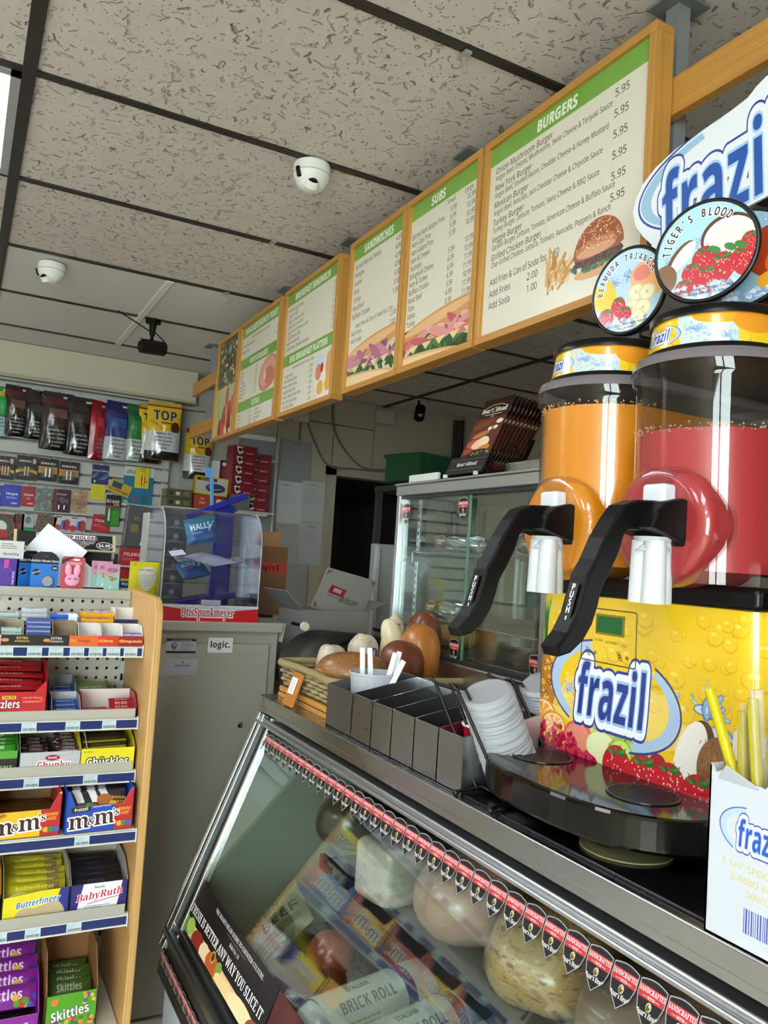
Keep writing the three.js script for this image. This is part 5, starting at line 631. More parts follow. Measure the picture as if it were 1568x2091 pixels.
{ const t = thing('bullet_camera', 'black bullet camera on a short bracket above the tobacco wall', 'camera', [0.715, CEIL, -3.81]); obj('ceiling_mount', cyl(0.035, 0.035, 0.014, 28, 0, -0.007, 0), BLACKM, t); obj('bracket', join(cyl(0.018, 0.012, 0.06, 18, 0, -0.044, 0), cyl(0.008, 0.008, 0.03, 14, 0, -0.085, 0), T(new THREE.SphereGeometry(0.013, 14, 10), 0, -0.1, 0)), BLACKM, t);
  obj('barrel', T(cyl(0.03, 0.03, 0.12, 28, 0, 0, 0, 0, 0, PI / 2), 0.005, -0.13, 0, 0, 0.45, 0.12), mat(0x101011, 0.3), t); obj('sun_hood', T(join(T(new THREE.CylinderGeometry(0.034, 0.034, 0.14, 28, 1, true, -PI / 2, PI), 0, 0, 0, 0, 0, PI / 2)), -0.002, -0.128, 0, 0, 0.45, 0.12), mat(0x131314, 0.35), t); obj('lens', T(cyl(0.022, 0.022, 0.004, 24, -0.061, 0, 0, 0, 0, PI / 2), 0.005, -0.13, 0, 0, 0.45, 0.12), mat(0x050506, 0.05), t); obj('lead', tube([[0, -0.05, 0.01], [0.05, -0.085, 0.0], [0.075, -0.11, -0.01], [0.06, -0.125, -0.02]], 0.003, 24, 6), BLACKM, t); obj('ceiling_lead', tube([[0, -0.06, 0], [-0.08, -0.03, 0.02], [-0.17, -0.001, 0.05]], 0.0028, 20, 6), BLACKM, t);
}
{ const t = thing('ceiling_camera', 'small black camera on the dark ceiling behind the counter', 'camera', [2.55, CEIL, -4.48]); obj('stem', cyl(0.008, 0.008, 0.06, 12, 0, -0.03, 0), BLACKM, t); obj('barrel', T(cyl(0.034, 0.034, 0.1, 24), 0, -0.085, 0.02, 1.1, 0, 0.4), BLACKM, t); obj('lens', T(cyl(0.014, 0.014, 0.004, 16), -0.02, -0.105, 0.066, 1.1, 0, 0.4), mat(0xd8d8d8, 0.3), t); }
for (const [k, [x, z]] of [[0.833, -1.366], [0.85, -2.56], [0.88, -3.19]].entries()) { const t = thing('ceiling_hook', ['small clear hook clipped to grid bar nearest the burgers board', 'small clear hook clipped to grid bar left of the breakfast board', 'small clear hook clipped to grid bar above the pancake board'][k], 'hook', [x, CEIL, z]); const hm = mat(0xbdb8ae, 0.3, 0, { transmission: 0.4, thickness: 0 }); obj('clip', join(box(0.016, 0.006, 0.034, 0, -0.005, 0), box(0.01, 0.02, 0.003, 0, -0.016, 0)), hm, t); obj('ring', new THREE.TorusGeometry(0.008, 0.0015, 8, 20).translate(0, -0.034, 0), mat(0xb5b0a6, 0.3, 0.5), t); }
// ---------- candy rack ----------
const rackFrom = scene.children.length;   // the rack and its goods are drawn up at catalogue size, then set up as a smaller model on a plinth (end of this section)
const XE = 0.43, XW = -0.82, ZP = -2.29, RW = XE - XW, RX = (XE + XW) / 2;
const rack = thing('candy_rack', 'white metal candy rack with blue price rails and an oak end panel', 'shelf');
const RKM = mat(0xb9b7ad, 0.45), RKL = mat(0xa9a699, 0.45), RKW = mat(0xd2d0ca, 0.4);
{ // oak end panel with rounded upper front corner
  const prof = [[-2.34, 0.05], [-1.965, 0.05], [-1.955, 0.5], [-1.962, 1.17]]; for (let i = 0; i <= 8; i++) { const a = i / 8 * PI / 2; prof.push([-2.012 + 0.05 * Math.cos(a), 1.205 + 0.055 * Math.sin(a)]); } prof.push([-2.34, 1.262]);
  const g = ext(prof, 0.013, 0.003); g.rotateY(-PI / 2); g.translate(XE + 0.017, 0, 0); obj('oak_end_panel', metric(g), OAK, rack);
}
{ // perforated back sheet: square cells with an eight-sided hole
  const P_ = 0.0254, r = 0.0042, pos = [], y0 = 0.3, ny = 37, nx = 48;
  for (let j = 0; j < ny; j++) for (let i = 0; i < nx; i++) {
    const cx = XE - P_ * (i + 0.8), cy = y0 + P_ * (j + 0.5), h = P_ / 2; const sq = [[1, 0], [1, 1], [0, 1], [-1, 1], [-1, 0], [-1, -1], [0, -1], [1, -1]].map(([a, b]) => [cx + a * h, cy + b * h]), oc = Array.from({ length: 8 }, (_, k) => [cx + r * Math.cos(k * PI / 4), cy + r * Math.sin(k * PI / 4)]);
    for (let k = 0; k < 8; k++) { const n = (k + 1) % 8; pos.push(...oc[k], 0, ...sq[k], 0, ...sq[n], 0, ...oc[k], 0, ...sq[n], 0, ...oc[n], 0, ...oc[k], 0, ...oc[n], 0, ...oc[n], -0.005, ...oc[k], 0, ...oc[n], -0.005, ...oc[k], -0.005); }
  }
  const g = new THREE.BufferGeometry(); g.setAttribute('position', new THREE.Float32BufferAttribute(pos, 3)); g.computeVertexNormals(); obj('perforated_back', norm(g), RKM, rack, [0, 0, ZP]);
  obj('rack_core', join(box(RW, 1.2, 0.01, RX, 0.64, ZP - 0.06), box(RW, 0.01, 0.06, RX, 1.243, ZP - 0.03), box(0.01, 1.2, 0.06, XE - 0.002, 0.64, ZP - 0.03), box(0.01, 1.2, 0.06, XW, 0.64, ZP - 0.03), box(RW, 0.01, 0.06, RX, 0.3, ZP - 0.03)), RKM, rack); obj('back_frame', join(box(0.012, 1.1, 0.01, XE - 0.006, 0.68, ZP)), RKM, rack);
  { const gs = []; for (let k = 0; k < 16; k++) gs.push(box(0.006, 0.018, 0.004, XE - 0.006, 0.35 + k * 0.052, ZP + 0.005)); obj('upright_slot', join(gs), BLACKM, rack); }
}
const TOPY = 1.258;
{ const g = new THREE.Group(); g.name = 'shelf'; rack.add(g); obj('top_shelf_board', rb(RW, 0.012, 0.42, 0.003, RX, TOPY - 0.006, ZP - 0.2), RKW, g); obj('top_lip', rb(RW, 0.024, 0.008, 0.003, RX, TOPY - 0.01, ZP + 0.012), RKL, g); }
const tagPrint = [0, 1, 2].map(() => pr(96, 58, (g, w, h) => { re(g, 0, 0, w, h, '#bccfd5'); textLines(g, 8, 8, 70, 3, 8, '#9cb4bc', 3); barcode(g, 8, 34, 80, 18, '#33383c'); }));
const tagG = tagPrint.map((p) => pbox(0.0325, 0.0195, 0.0012, { f: p, _: '#b3c4c9' }));
function shelf(y, zf, lip, tags, perf) {   // y = upper face of the board
  const g = new THREE.Group(); g.name = 'shelf'; rack.add(g); const d = zf - ZP, B = mat(0x1c2a63, 0.3);
  obj('shelf_board', rb(RW - 0.004, 0.02, d - 0.006, 0.003, RX, y - 0.01, ZP + d / 2), RKW, g);
  obj('price_rail', join(rb(RW - 0.004, 0.02, 0.006, 0.002, RX, y - 0.0125 - 0.002, zf - 0.002)), B, g); obj('rail_edge', join(rb(RW - 0.002, 0.004, 0.009, 0.0015, RX, y - 0.026, zf - 0.001), rb(RW - 0.002, 0.003, 0.009, 0.001, RX, y - 0.003, zf - 0.001)), RKW, g); obj('rail_end_cap', rb(0.003, 0.032, 0.012, 0.001, XE - 0.002, y - 0.013, zf), RKW, g);
  if (lip) obj('fence_lip', rb(RW - 0.012, 0.022, 0.003, 0.001, RX - 0.002, y + 0.011, zf - 0.004), RKL, g);
  tags.forEach((x, k) => obj('price_tag', tagG[k % 3], tagPrint[0].sh.mat(0.35), g, [x, y - 0.0245, zf + 0.0012]));
}
const ex = (a) => [...a, -0.02, -0.12, -0.25, -0.36, -0.5, -0.62, -0.72];
shelf(1.136, -2.06, false, ex([0.118, 0.18, 0.227, 0.274, 0.317, 0.358, 0.399])); shelf(0.963, -2.05, true, ex([0.182, 0.278, 0.361, 0.06])); shelf(0.84, -2.03, true, ex([0.196, 0.325, 0.05])); shelf(0.72, -1.965, false, ex([0.308, 0.1])); shelf(0.519, -1.985, true, ex([0.154, 0.223, 0.31])); 
{ const g = new THREE.Group(); g.name = 'shelf'; rack.add(g); obj('base_board', rb(RW, 0.02, 0.33, 0.003, RX, 0.25, ZP + 0.165), RKW, g); obj('kick_plate', box(RW, 0.43, 0.02, RX, 0.027, ZP + 0.3), RKM, g); obj('plinth', box(RW, 0.19, 0.3, RX, -0.094, ZP + 0.15), RKM, g); }

// goods: open cartons, bars
const carton = (name, label, w, h, d, front, inner, pos, o = {}) => {   // open tray: printed front with optional notch, plain inner walls
  const t = thing(name, label, 'candy box', pos, o.turn || 0, o.group), bh = o.back || h, notch = o.notch, pts = notch ? [[-w / 2, 0], [w / 2, 0], [w / 2, h], [w / 2 - w * 0.04, h], [w / 2 - w * 0.16, h * notch], [-w / 2 + w * 0.14, h * notch], [-w / 2 + w * 0.04, h], [-w / 2, h]] : o.curve ? [[-w / 2, 0], [w / 2, 0], [w / 2, h], [w * 0.05, h * 0.98], [-w / 2, h * 0.86]] : [[-w / 2, 0], [w / 2, 0], [w / 2, h], [-w / 2, h]];
  P('printed_front', pshape(pts, 0.0016, front, o.edge || '#bbb', [-w / 2, w / 2, 0, h]), t, [0, 0, -0.0016], undefined, 0.4); const im = mat(inner, 0.7), sm = mat(o.side ?? inner, 0.45);
  const sidePts = [[0, 0], [-d, 0], [-d, bh], [-d * 0.35, bh * 0.98], [0, h]]; const sp = ext(sidePts.map(([a, b]) => [a, b]), 0.0016).rotateY(-PI / 2);
  obj('side_panel', sp.clone().translate(-w / 2 + 0.0016, 0, 0), sm, t); obj('side_panel', sp.translate(w / 2, 0, 0), sm, t); obj('back_panel', box(w, bh, 0.0016, 0, bh / 2, -d), im, t); obj('base_panel', box(w, 0.0016, d, 0, 0.0008, -d / 2), im, t); return t;
};
const ORD = ['first', 'second', 'third', 'fourth', 'fifth', 'sixth', 'seventh', 'eighth', 'ninth', 'tenth'];
const items = (name, geo, m, list, label, cat, group, how) => list.forEach(([x, y, z, rx = 0, ry = 0, rz = 0], k) => tag(obj(name, geo, m, null, [x, y, z], [rx, ry, rz]), how ? label + ', ' + ORD[k] + ' ' + how : label, cat, group));
const solid = (c, extra) => pr(64, 32, (g, w, h) => { re(g, 0, 0, w, h, c); extra && extra(g, w, h); });
function barRow(name, label, group, cat, x, y, z, w, h, d, n, rows, print, back, lean = -0.9, rise = 0.004) { const g = bar(w, h, d, print, back), m = print.sh.mat(0.28, { clearcoat: 0.4, clearcoatRoughness: 0.15 }), L = []; for (let k = 0; k < n; k++) L.push([x + ((k * 7) % 3 - 1) * 0.002, y + k * rise, z - k * rows, lean, ((k * 5) % 3 - 1) * 0.03, ((k * 3) % 3 - 1) * 0.03]); items(name, g, m, L, label, cat, group, 'from the front'); }
const wrapP = (bg, s, fill, o = {}) => pr(220, 70, (g, w, h) => { re(g, 0, 0, w, h, bg); o.pre && o.pre(g, w, h); tx(g, s, w / 2, h / 2, o.size || 40, { fill, strokes: o.strokes, style: o.style, font: o.font, sx: o.sx || 0.9 }); });

// shelf 1: gum and mint rolls
{ const y = 1.136;
  const strip = (c, s, f, o = {}) => [c, s, f, o]; const sp = pr(1100, 84, (g, w, h) => { const seg = [['#d99aa8', '', ''], ['#17130f', 'EXTRA STRENGTH', '#d9b96a'], ['#141218', 'EXTRA STRENGTH', '#d0d0d4'], ['#d9601c', 'Orange', '#5a2a0a'], ['#c8361c', 'Berry', '#f3d27a'], ['#8a1c1c', 'Pomegranate', '#f0c890']], xs = [0, 0.07, 0.33, 0.5, 0.69, 0.83, 1]; seg.forEach(([c, s, f], i) => { re(g, xs[i] * w, 0, (xs[i + 1] - xs[i]) * w, h, c); if (s) { const parts = s.split(' '); tx(g, parts[0], (xs[i] + xs[i + 1]) / 2 * w, h * (parts[1] ? 0.3 : 0.5), 28, { fill: f, sx: 0.95 }); parts[1] && tx(g, parts[1], (xs[i] + xs[i + 1]) / 2 * w, h * 0.6, 20, { fill: f }); } el(g, (xs[i] + 0.025) * w, h / 2, 26, 14, '#c98a2a'); }); });
  const t = thing('gum_tray', 'long low gum tray with black and orange printed front', 'candy tray', [0.255, y, -2.062]); P('printed_front', pbox(0.345, 0.024, 0.002, { f: sp, _: '#7a3a1c' }, [0, 0, -0.001]), t); obj('tray_floor', box(0.345, 0.002, 0.2, 0, 0.001, -0.102), mat(0x3a2a1c, 0.7), t); obj('tray_step', box(0.345, 0.034, 0.1, 0, 0.018, -0.155), mat(0x4a3a2c, 0.7), t);
  const mb = (label, x, yy, z, w, h, d, c, inner, back) => { const p = solid(c); carton('mint_carton', label, w, h, d, p, inner, [x, yy, z], { side: inner, back: back || h * 1.9 }); };
  mb('green mint carton in front row at left', 0.128, y + 0.003, -2.072, 0.052, 0.018, 0.075, '#1d3a2a', 0x9a8f78, 0.05); mb('navy mint carton in front row, overfilled', 0.187, y + 0.003, -2.072, 0.054, 0.018, 0.075, '#141c3a', 0x8a8478, 0.03); mb('empty brown mint carton in front row', 0.245, y + 0.003, -2.072, 0.055, 0.018, 0.075, '#1c3a22', 0x8f7f66, 0.05); mb('white carton of gum, left of two in front row', 0.302, y + 0.003, -2.072, 0.052, 0.014, 0.075, '#2a2640', 0xd8d5d0, 0.045); mb('white carton of gum, right of two in front row', 0.354, y + 0.003, -2.072, 0.05, 0.014, 0.075, '#24243e', 0xd8d5d0, 0.045); mb('white carton with lavender gum packs at right end', 0.404, y + 0.003, -2.068, 0.05, 0.014, 0.075, '#3a3450', 0xdad7d4, 0.045); mb('navy edged white carton in back row at right', 0.405, y + 0.037, -2.16, 0.062, 0.02, 0.08, '#1b2450', 0xdedcd8, 0.045);
  const rollG = (l, r) => join(cyl(r, r, l, 12, 0, 0, 0, 0, 0, PI / 2), cyl(r * 0.75, r * 0.9, 0.004, 10, l / 2 + 0.002, 0, 0, 0, 0, PI / 2), cyl(r * 0.75, r * 0.9, 0.004, 10, -l / 2 - 0.002, 0, 0, 0, 0, PI / 2));
  const R = (l, r, p) => { const g = norm(new THREE.CylinderGeometry(r, r, l, 14)), u = g.attributes.uv, n = g.attributes.normal; for (let i = 0; i < u.count; i++) { const cap = Math.abs(n.getY(i)) > 0.9; u.setXY(i, p.u0 + (p.u1 - p.u0) * (cap ? 0.01 : 1 - u.getY(i)), p.v0 + (p.v1 - p.v0) * (cap ? 0.5 : (u.getX(i) * 2) % 1.0001)); } g.rotateZ(PI / 2); g.sh = p.sh; return g; };
  const rolls = (label, group, p, x, yy, z, l, r, nr, nc, dz) => { const g = R(l, r, p); const L = []; for (let a = 0; a < nr; a++) for (let b = 0; b < nc; b++) L.push([x + ((a + b) % 2) * 0.001, yy + r + a * r * 1.75, z - b * r * 2 - a * dz, 0, ((a * 3 + b) % 3 - 1) * 0.04, 0]); items('candy_roll', g, p.sh.mat(0.25, { clearcoat: 0.5, clearcoatRoughness: 0.1 }), L, label, 'candy roll', group); };
  rolls('green breath mint roll in front row', 'green mint rolls in front', wrapP('#9fb8b0', 'mentholmint', '#16463c', { size: 30, pre: (g, w, h) => re(g, 0, h * 0.3, w * 0.75, h * 0.4, '#cfe0da') }), 0.128, y + 0.006, -2.084, 0.044, 0.0055, 3, 4, 0.003);
  rolls('blue and silver breath saver roll in the stack', 'blue mint rolls in front', wrapP('#9aa3b8', 'breathsavers', '#18266a', { size: 30, pre: (g, w, h) => re(g, 0, h * 0.55, w, h * 0.45, '#3a4d9a') }), 0.187, y + 0.006, -2.084, 0.052, 0.0058, 5, 4, 0.004);
  const mintT = wrapP('#a9b8b4', 'breath mint', '#1d5246', { size: 32 }); rolls('silver green mint roll in back row at left', 'silver green mint rolls', mintT, 0.12, y + 0.042, -2.165, 0.05, 0.0065, 2, 3, 0.002); rolls('silver foil mint roll in back row', 'silver mint rolls', wrapP('#b9bdc4', 'peppermint', '#7c818c', { size: 30 }), 0.181, y + 0.042, -2.165, 0.056, 0.0065, 3, 3, 0.003); rolls('bright blue mint roll in back row', 'bright blue mint rolls', wrapP('#2f62c4', 'mentos', '#e8f0ff', { size: 34, pre: (g, w, h) => re(g, w * 0.65, 0, w * 0.35, h, '#dfe9f8') }), 0.25, y + 0.042, -2.165, 0.062, 0.0065, 2, 3, 0.002); rolls('golden wrapped hard candy roll in back row', 'golden candy rolls', wrapP('#d89a1e', 'LIFESAVERS', '#f6f6f2', { size: 34, strokes: [['#3a2a10', 8]], sx: 0.85 }), 0.33, y + 0.042, -2.165, 0.078, 0.0085, 2, 3, 0.002);
  const lav = wrapP('#c3b3d6', 'gum', '#3a2f5a', { size: 26, pre: (g, w, h) => re(g, 0, 0, w, h * 0.3, '#4b4263') }); items('gum_pack', pbox(0.042, 0.008, 0.014, { f: lav, t: lav, _: '#c3b3d6' }), lav.sh.mat(0.35), [0, 1, 2, 3, 4, 5].map((k) => [0.404, y + 0.006 + (k % 3) * 0.0085, -2.083 - Math.floor(k / 3) * 0.016]), 'lavender gum pack stacked in white carton', 'gum pack', 'lavender gum packs'); const navy = wrapP('#26285a', 'breathsavers', '#d0d4ea', { size: 24 }); items('gum_pack', pbox(0.042, 0.007, 0.014, { f: navy, t: navy, _: '#26285a' }), navy.sh.mat(0.35), [[0.354, y + 0.006, -2.085], [0.354, y + 0.006, -2.101], [0.354, y + 0.0135, -2.101], [0.302, y + 0.006, -2.085]], 'navy gum pack lying in white carton', 'gum pack', 'navy gum packs');
}
// shelf 2
{ const y = 0.964;
  const tw = pr(560, 270, (g, w, h) => { re(g, 0, 0, w, h, '#b5121f'); re(g, w * 0.42, h * 0.36, 100, 24, '#d9b429'); tx(g, 'KING SIZE', w * 0.51, h * 0.405, 17, { fill: '#3a1a10' }); tx(g, 'Twizzlers', w * 0.42, h * 0.58, 76, { fill: '#f4eceb', strokes: [['#5a0a10', 10]], sx: 0.8 }); tx(g, 'LOW FAT SNACK', w * 0.8, h * 0.42, 18, { fill: '#e59a70' }); tx(g, 'STRAWBERRY', w * 0.8, h * 0.52, 20, { fill: '#e59a70' }); el(g, w * 0.93, h * 0.47, 14, 22, '#d8432e'); });
  carton('licorice_carton', 'big red licorice carton at left of second shelf', 0.165, 0.088, 0.2, tw, 0xb9b3ae, [0.133, y, -2.056], { notch: 0.74, side: 0xa3101c, back: 0.13, edge: '#8a0f18' });
  const tb = wrapP('#a3141f', 'licorice', '#e7b9b0', { size: 28 }); barRow('licorice_pack', 'red licorice pack lying in the red carton', 'red licorice packs', 'candy', 0.133, y + 0.06, -2.085, 0.15, 0.03, 0.014, 5, 0.02, tb, '#8f0f1a', -1.2, 0.012);
  const wf = wrapP('#2a4690', 'winterfresh', '#e3ebff', { size: 32, style: 'italic' }), gumc = solid('#3a4f93'); carton('gum_carton', 'open carton of blue gum, front of two on second shelf', 0.066, 0.02, 0.09, gumc, 0xb9c0c8, [0.262, y, -2.062], { back: 0.048, side: 0x8a94b0 }); carton('gum_carton', 'open carton of blue gum, rear of two on second shelf', 0.064, 0.02, 0.08, gumc, 0xa9b0b8, [0.262, y + 0.026, -2.165], { back: 0.05, side: 0x7a84a0 });
  tag(obj('gum_riser', box(0.15, 0.025, 0.08, 0.3, y + 0.0125, -2.206), mat(0xb9b7ad, 0.6), null), 'low pale riser under the rear gum cartons', 'riser');
  const gp = (p) => pbox(0.056, 0.007, 0.014, { f: p, t: p, b: p, _: '#888' }); items('gum_pack', gp(wf), wf.sh.mat(0.35), [0, 1, 2, 3].map((k) => [0.262, y + 0.004 + k * 0.0075, -2.074 - k * 0.012, 0.35]), 'blue gum pack fanned in front carton', 'gum pack', 'blue gum packs in front carton', 'from the front'); items('gum_pack', gp(wf), wf.sh.mat(0.35), [0, 1, 2].map((k) => [0.262, y + 0.031 + k * 0.0075, -2.177 - k * 0.012, 0.35]), 'blue gum pack fanned in rear carton', 'gum pack', 'blue gum packs in rear carton', 'from the front');
  const dm = pr(260, 130, (g, w, h) => { re(g, 0, 0, w, h, '#6f9a2c'); tx(g, 'DOUBLEMINT', w / 2, h * 0.45, 36, { fill: '#e9efd0', strokes: [['#24391a', 9]], sx: 0.85 }); tx(g, 'chewing gum', w / 2, h * 0.72, 16, { fill: '#dfe8b8' }); }); tag(P('mint_gum_box', pbox(0.085, 0.024, 0.075, { t: dm, f: '#5b8424', _: '#5f8a26' }), null, [0.332, y + 0.025, -2.205], [0.25, 0, 0]), 'closed green gum box lying behind the red gum carton', 'gum box');
  const brc = solid('#a3202a'); carton('gum_carton', 'wide white and red gum carton at right of second shelf', 0.128, 0.022, 0.1, brc, 0xd9cfcb, [0.362, y, -2.06], { back: 0.052, side: 0xb03038 }); const br = wrapP('#a81e2b', 'Big Red', '#f2d9d4', { size: 36, strokes: [['#5a0a14', 5]], style: 'italic' }); items('gum_pack', gp(br), br.sh.mat(0.35), [[0.33, y + 0.004, -2.074, 0.3], [0.33, y + 0.01, -2.088, 0.3], [0.392, y + 0.004, -2.074, 0.3], [0.392, y + 0.012, -2.084, 0.3], [0.392, y + 0.02, -2.094, 0.3], [0.392, y + 0.028, -2.104, 0.3]], 'red cinnamon gum pack in the wide carton', 'gum pack', 'red gum packs');
}
// shelf 3
{ const y = 0.841;
  const gr = pr(150, 200, (g, w, h) => { re(g, 0, 0, w, h, '#1f1512'); re(g, 0, 0, w, h * 0.3, '#4f9a2c'); tx(g, 'MINT', w * 0.6, h * 0.62, 30, { fill: '#7fc04a' }); textLines(g, 40, h * 0.75, 100, 4, 11, '#8a8a80', 3); }); carton('chocolate_carton', 'black and green mint chocolate carton at left of third shelf', 0.075, 0.058, 0.16, gr, 0x3a6a28, [0.126, y, -2.036], { back: 0.08, side: 0x3f8a2a }); const gb = wrapP('#3f9a2a', 'mint', '#e9f6d8', { size: 34 }); barRow('mint_bar', 'green wrapped bar in the black and green carton', 'green wrapped mint bars', 'candy', 0.126, y + 0.045, -2.06, 0.07, 0.03, 0.014, 4, 0.02, gb, '#2f7a20', -0.9, 0.004);
  const ck = pr(520, 170, (g, w, h) => { re(g, 0, 0, w, h, '#d3d3d6'); for (let k = 0; k < 16; k++) ln(g, [[0, k * 11 + 3], [w, k * 11 + 3]], '#6e7078', 4); el(g, w * 0.48, h * 0.27, 56, 20, '#8f1c2c'); tx(g, 'Nestl\u00e9', w * 0.48, h * 0.27, 22, { fill: '#f3e9e9' }); tx(g, 'Chunky', w * 0.5, h * 0.58, 74, { fill: '#c41f45', strokes: [['#efefef', 14]], sx: 0.95 }); }); carton('chocolate_carton', 'grey striped chocolate carton in middle of third shelf', 0.148, 0.052, 0.19, ck, 0x9b968e, [0.241, y, -2.036], { back: 0.085, side: 0xa9a6a0, edge: '#b5b5b8' }); const cb = wrapP('#4a1f2c', 'Chunky', '#b9bcc4', { size: 34, pre: (g, w, h) => { re(g, 0, 0, w, 14, '#c3c4ca'); re(g, 0, h - 14, w, 14, '#c3c4ca'); } }); for (const dx of [-0.036, 0.036]) barRow('chocolate_bar', (dx > 0 ? 'right' : 'left') + ' row dark red and silver bar in striped carton', 'dark red and silver bars', 'candy', 0.241 + dx, y + 0.03 + (dx > 0 ? 0.01 : 0), -2.06, 0.055, 0.028, 0.014, 5, 0.024, cb, '#3a1620', -1.1, 0.003);
  const ch = pr(440, 190, (g, w, h) => { re(g, 0, 0, w, h, '#d9cc15'); tx(g, '24 BARS', 60, 26, 20, { fill: '#3a3510', bold: false, style: 'italic' }); tx(g, 'Ch\u00fcckles', w * 0.5, h * 0.58, 88, { fill: '#eef0e4', strokes: [['#15160f', 17]], sx: 0.9 }); }); carton('jelly_candy_carton', 'yellow jelly candy carton at right of third shelf', 0.126, 0.055, 0.19, ch, 0xb5ac9c, [0.362, y, -2.034], { back: 0.085, side: 0xc4b81a, edge: '#c2b614' }); const cbb = pr(220, 80, (g, w, h) => { re(g, 0, 0, w, h, '#2b2a18'); re(g, 0, h * 0.72, w, h * 0.28, '#b9ad1c'); tx(g, 'Chuckles', w / 2, h * 0.4, 34, { fill: '#6b6a44' }); }); items('jelly_bar', pbox(0.1, 0.016, 0.034, { t: cbb, f: cbb, _: '#8a8218' }), cbb.sh.mat(0.3), [0, 1, 2, 3, 4].map((k) => [0.358, y + 0.035 + (k % 2) * 0.017, -2.085 - Math.floor(k / 2) * 0.04, 0.25, 0.05]), 'dark and yellow jelly bar stacked in yellow carton', 'candy', 'jelly candy bars', 'counted from front');
}
// shelf 4: round chocolate candy cartons; the row goes on to the left out of the picture
{ const y = 0.721;
  const mm = (bg, top, red) => pr(600, 380, (g, w, h) => { re(g, 0, 0, w, h, bg); po(g, [[w * 0.72, 0], [w, 0], [w, h], [w * 0.72, h]], red); po(g, [[w * 0.93, 0], [w, 0], [w, h * 0.06]], bg === '#1d49a8' ? '#3a5fc0' : '#e6c12a'); tx(g, 'm', w * 0.2, h * 0.72, 190, { font: 'serif', fill: '#3d1f16', strokes: [['#f5f1ea', 26]], rot: -0.06 }); tx(g, '&', w * 0.38, h * 0.74, 90, { font: 'serif', fill: '#3d1f16', strokes: [['#f5f1ea', 14]] }); tx(g, 'm', w * 0.57, h * 0.66, 190, { font: 'serif', fill: '#3d1f16', strokes: [['#f5f1ea', 26]], rot: -0.06 }); tx(g, '\u2019s', w * 0.74, h * 0.56, 90, { font: 'serif', fill: '#3d1f16', strokes: [['#f5f1ea', 14]] }); tx(g, 'SHARE', w * 0.86, h * 0.5, 38, { fill: '#f0b41e', style: 'italic' }); tx(g, 'SIZE', w * 0.87, h * 0.6, 38, { fill: '#f0b41e', style: 'italic' }); top(g, w, h); [[0.8, '#d9a82a'], [0.87, '#2f8a3c'], [0.94, '#2f62b5']].forEach(([x, c]) => el(g, w * x, h * 0.85, 26, 24, c)); });
  const blue = mm('#1d49a8', (g, w, h) => { g.save(); g.translate(w * 0.22, h * 0.44); g.rotate(-0.08); re(g, -85, -26, 170, 52, '#2e2420'); tx(g, 'Pretzel', 0, 0, 42, { fill: '#f0ece4', sx: 0.85 }); g.restore(); tx(g, 'CHOCOLATE CANDIES', w * 0.52, h * 0.4, 16, { fill: '#dfe8ff', rot: -0.05 }); }, '#b8242a'), yel = mm('#e3b414', (g, w, h) => { el(g, w * 0.14, h * 0.46, 70, 26, '#c98a16', -0.15); tx(g, 'PEANUT', w * 0.14, h * 0.46, 28, { fill: '#4a2a10', rot: -0.12 }); }, '#b8242a'), red = mm('#b3271e', () => {}, '#8f1a18');
  const mk = (p, label, x, side, n) => { const q = carton('chocolate_candy_carton', label, 0.15, 0.095, 0.15, p, 0x8a6a48, [x, y, -1.972], { notch: 0.62, back: 0.1, side, edge: '#caa', turn: 0.04 }); return q; };
  mk(blue, 'blue and red notched chocolate candy carton on fourth shelf', 0.344, 0x1b429a); mk(yel, 'yellow and red notched chocolate candy carton next to the blue one', 0.184, 0xa3221f); mk(red, 'plain red notched chocolate candy carton on fourth shelf', 0.024, 0x8f1a18); mk(yel, 'yellow notched chocolate candy carton far left on fourth shelf', -0.136, 0xa3221f); mk(blue, 'blue notched chocolate candy carton far left on fourth shelf', -0.296, 0x1b429a);
  const pb = pr(240, 110, (g, w, h) => { re(g, 0, 0, w, h, '#26252c'); for (const x of [0.05, 0.3, 0.5]) po(g, [[w * x, 0], [w * (x + 0.14), 0], [w * (x + 0.22), h * 0.7], [w * (x + 0.1), h * 0.7]], '#e3e3e6'); el(g, w * 0.35, h * 0.82, 16, 14, '#2f8a3c'); el(g, w * 0.46, h * 0.88, 14, 12, '#b8303a'); el(g, w * 0.62, h * 0.6, 34, 32, '#a5642c'); el(g, w * 0.76, h * 0.78, 16, 14, '#d9b52a'); tx(g, 'SHARE', w * 0.88, h * 0.5, 22, { fill: '#f0b41e' }); tx(g, 'SIZE', w * 0.88, h * 0.72, 22, { fill: '#f0b41e' }); });
  barRow('candy_pouch', 'black and white striped candy pouch in the blue carton', 'striped candy pouches', 'candy', 0.344, y + 0.042, -1.995, 0.128, 0.05, 0.018, 5, 0.024, pb, '#26252c', -0.7, 0.0); const py = wrapP('#5a3a16', 'peanut', '#a9762a', { size: 30 }); barRow('candy_pouch', 'brown candy pouch sunk in the yellow carton', 'brown candy pouches', 'candy', 0.184, y + 0.018, -1.995, 0.128, 0.042, 0.018, 5, 0.024, py, '#3a230e', -0.9, 0.0);
}
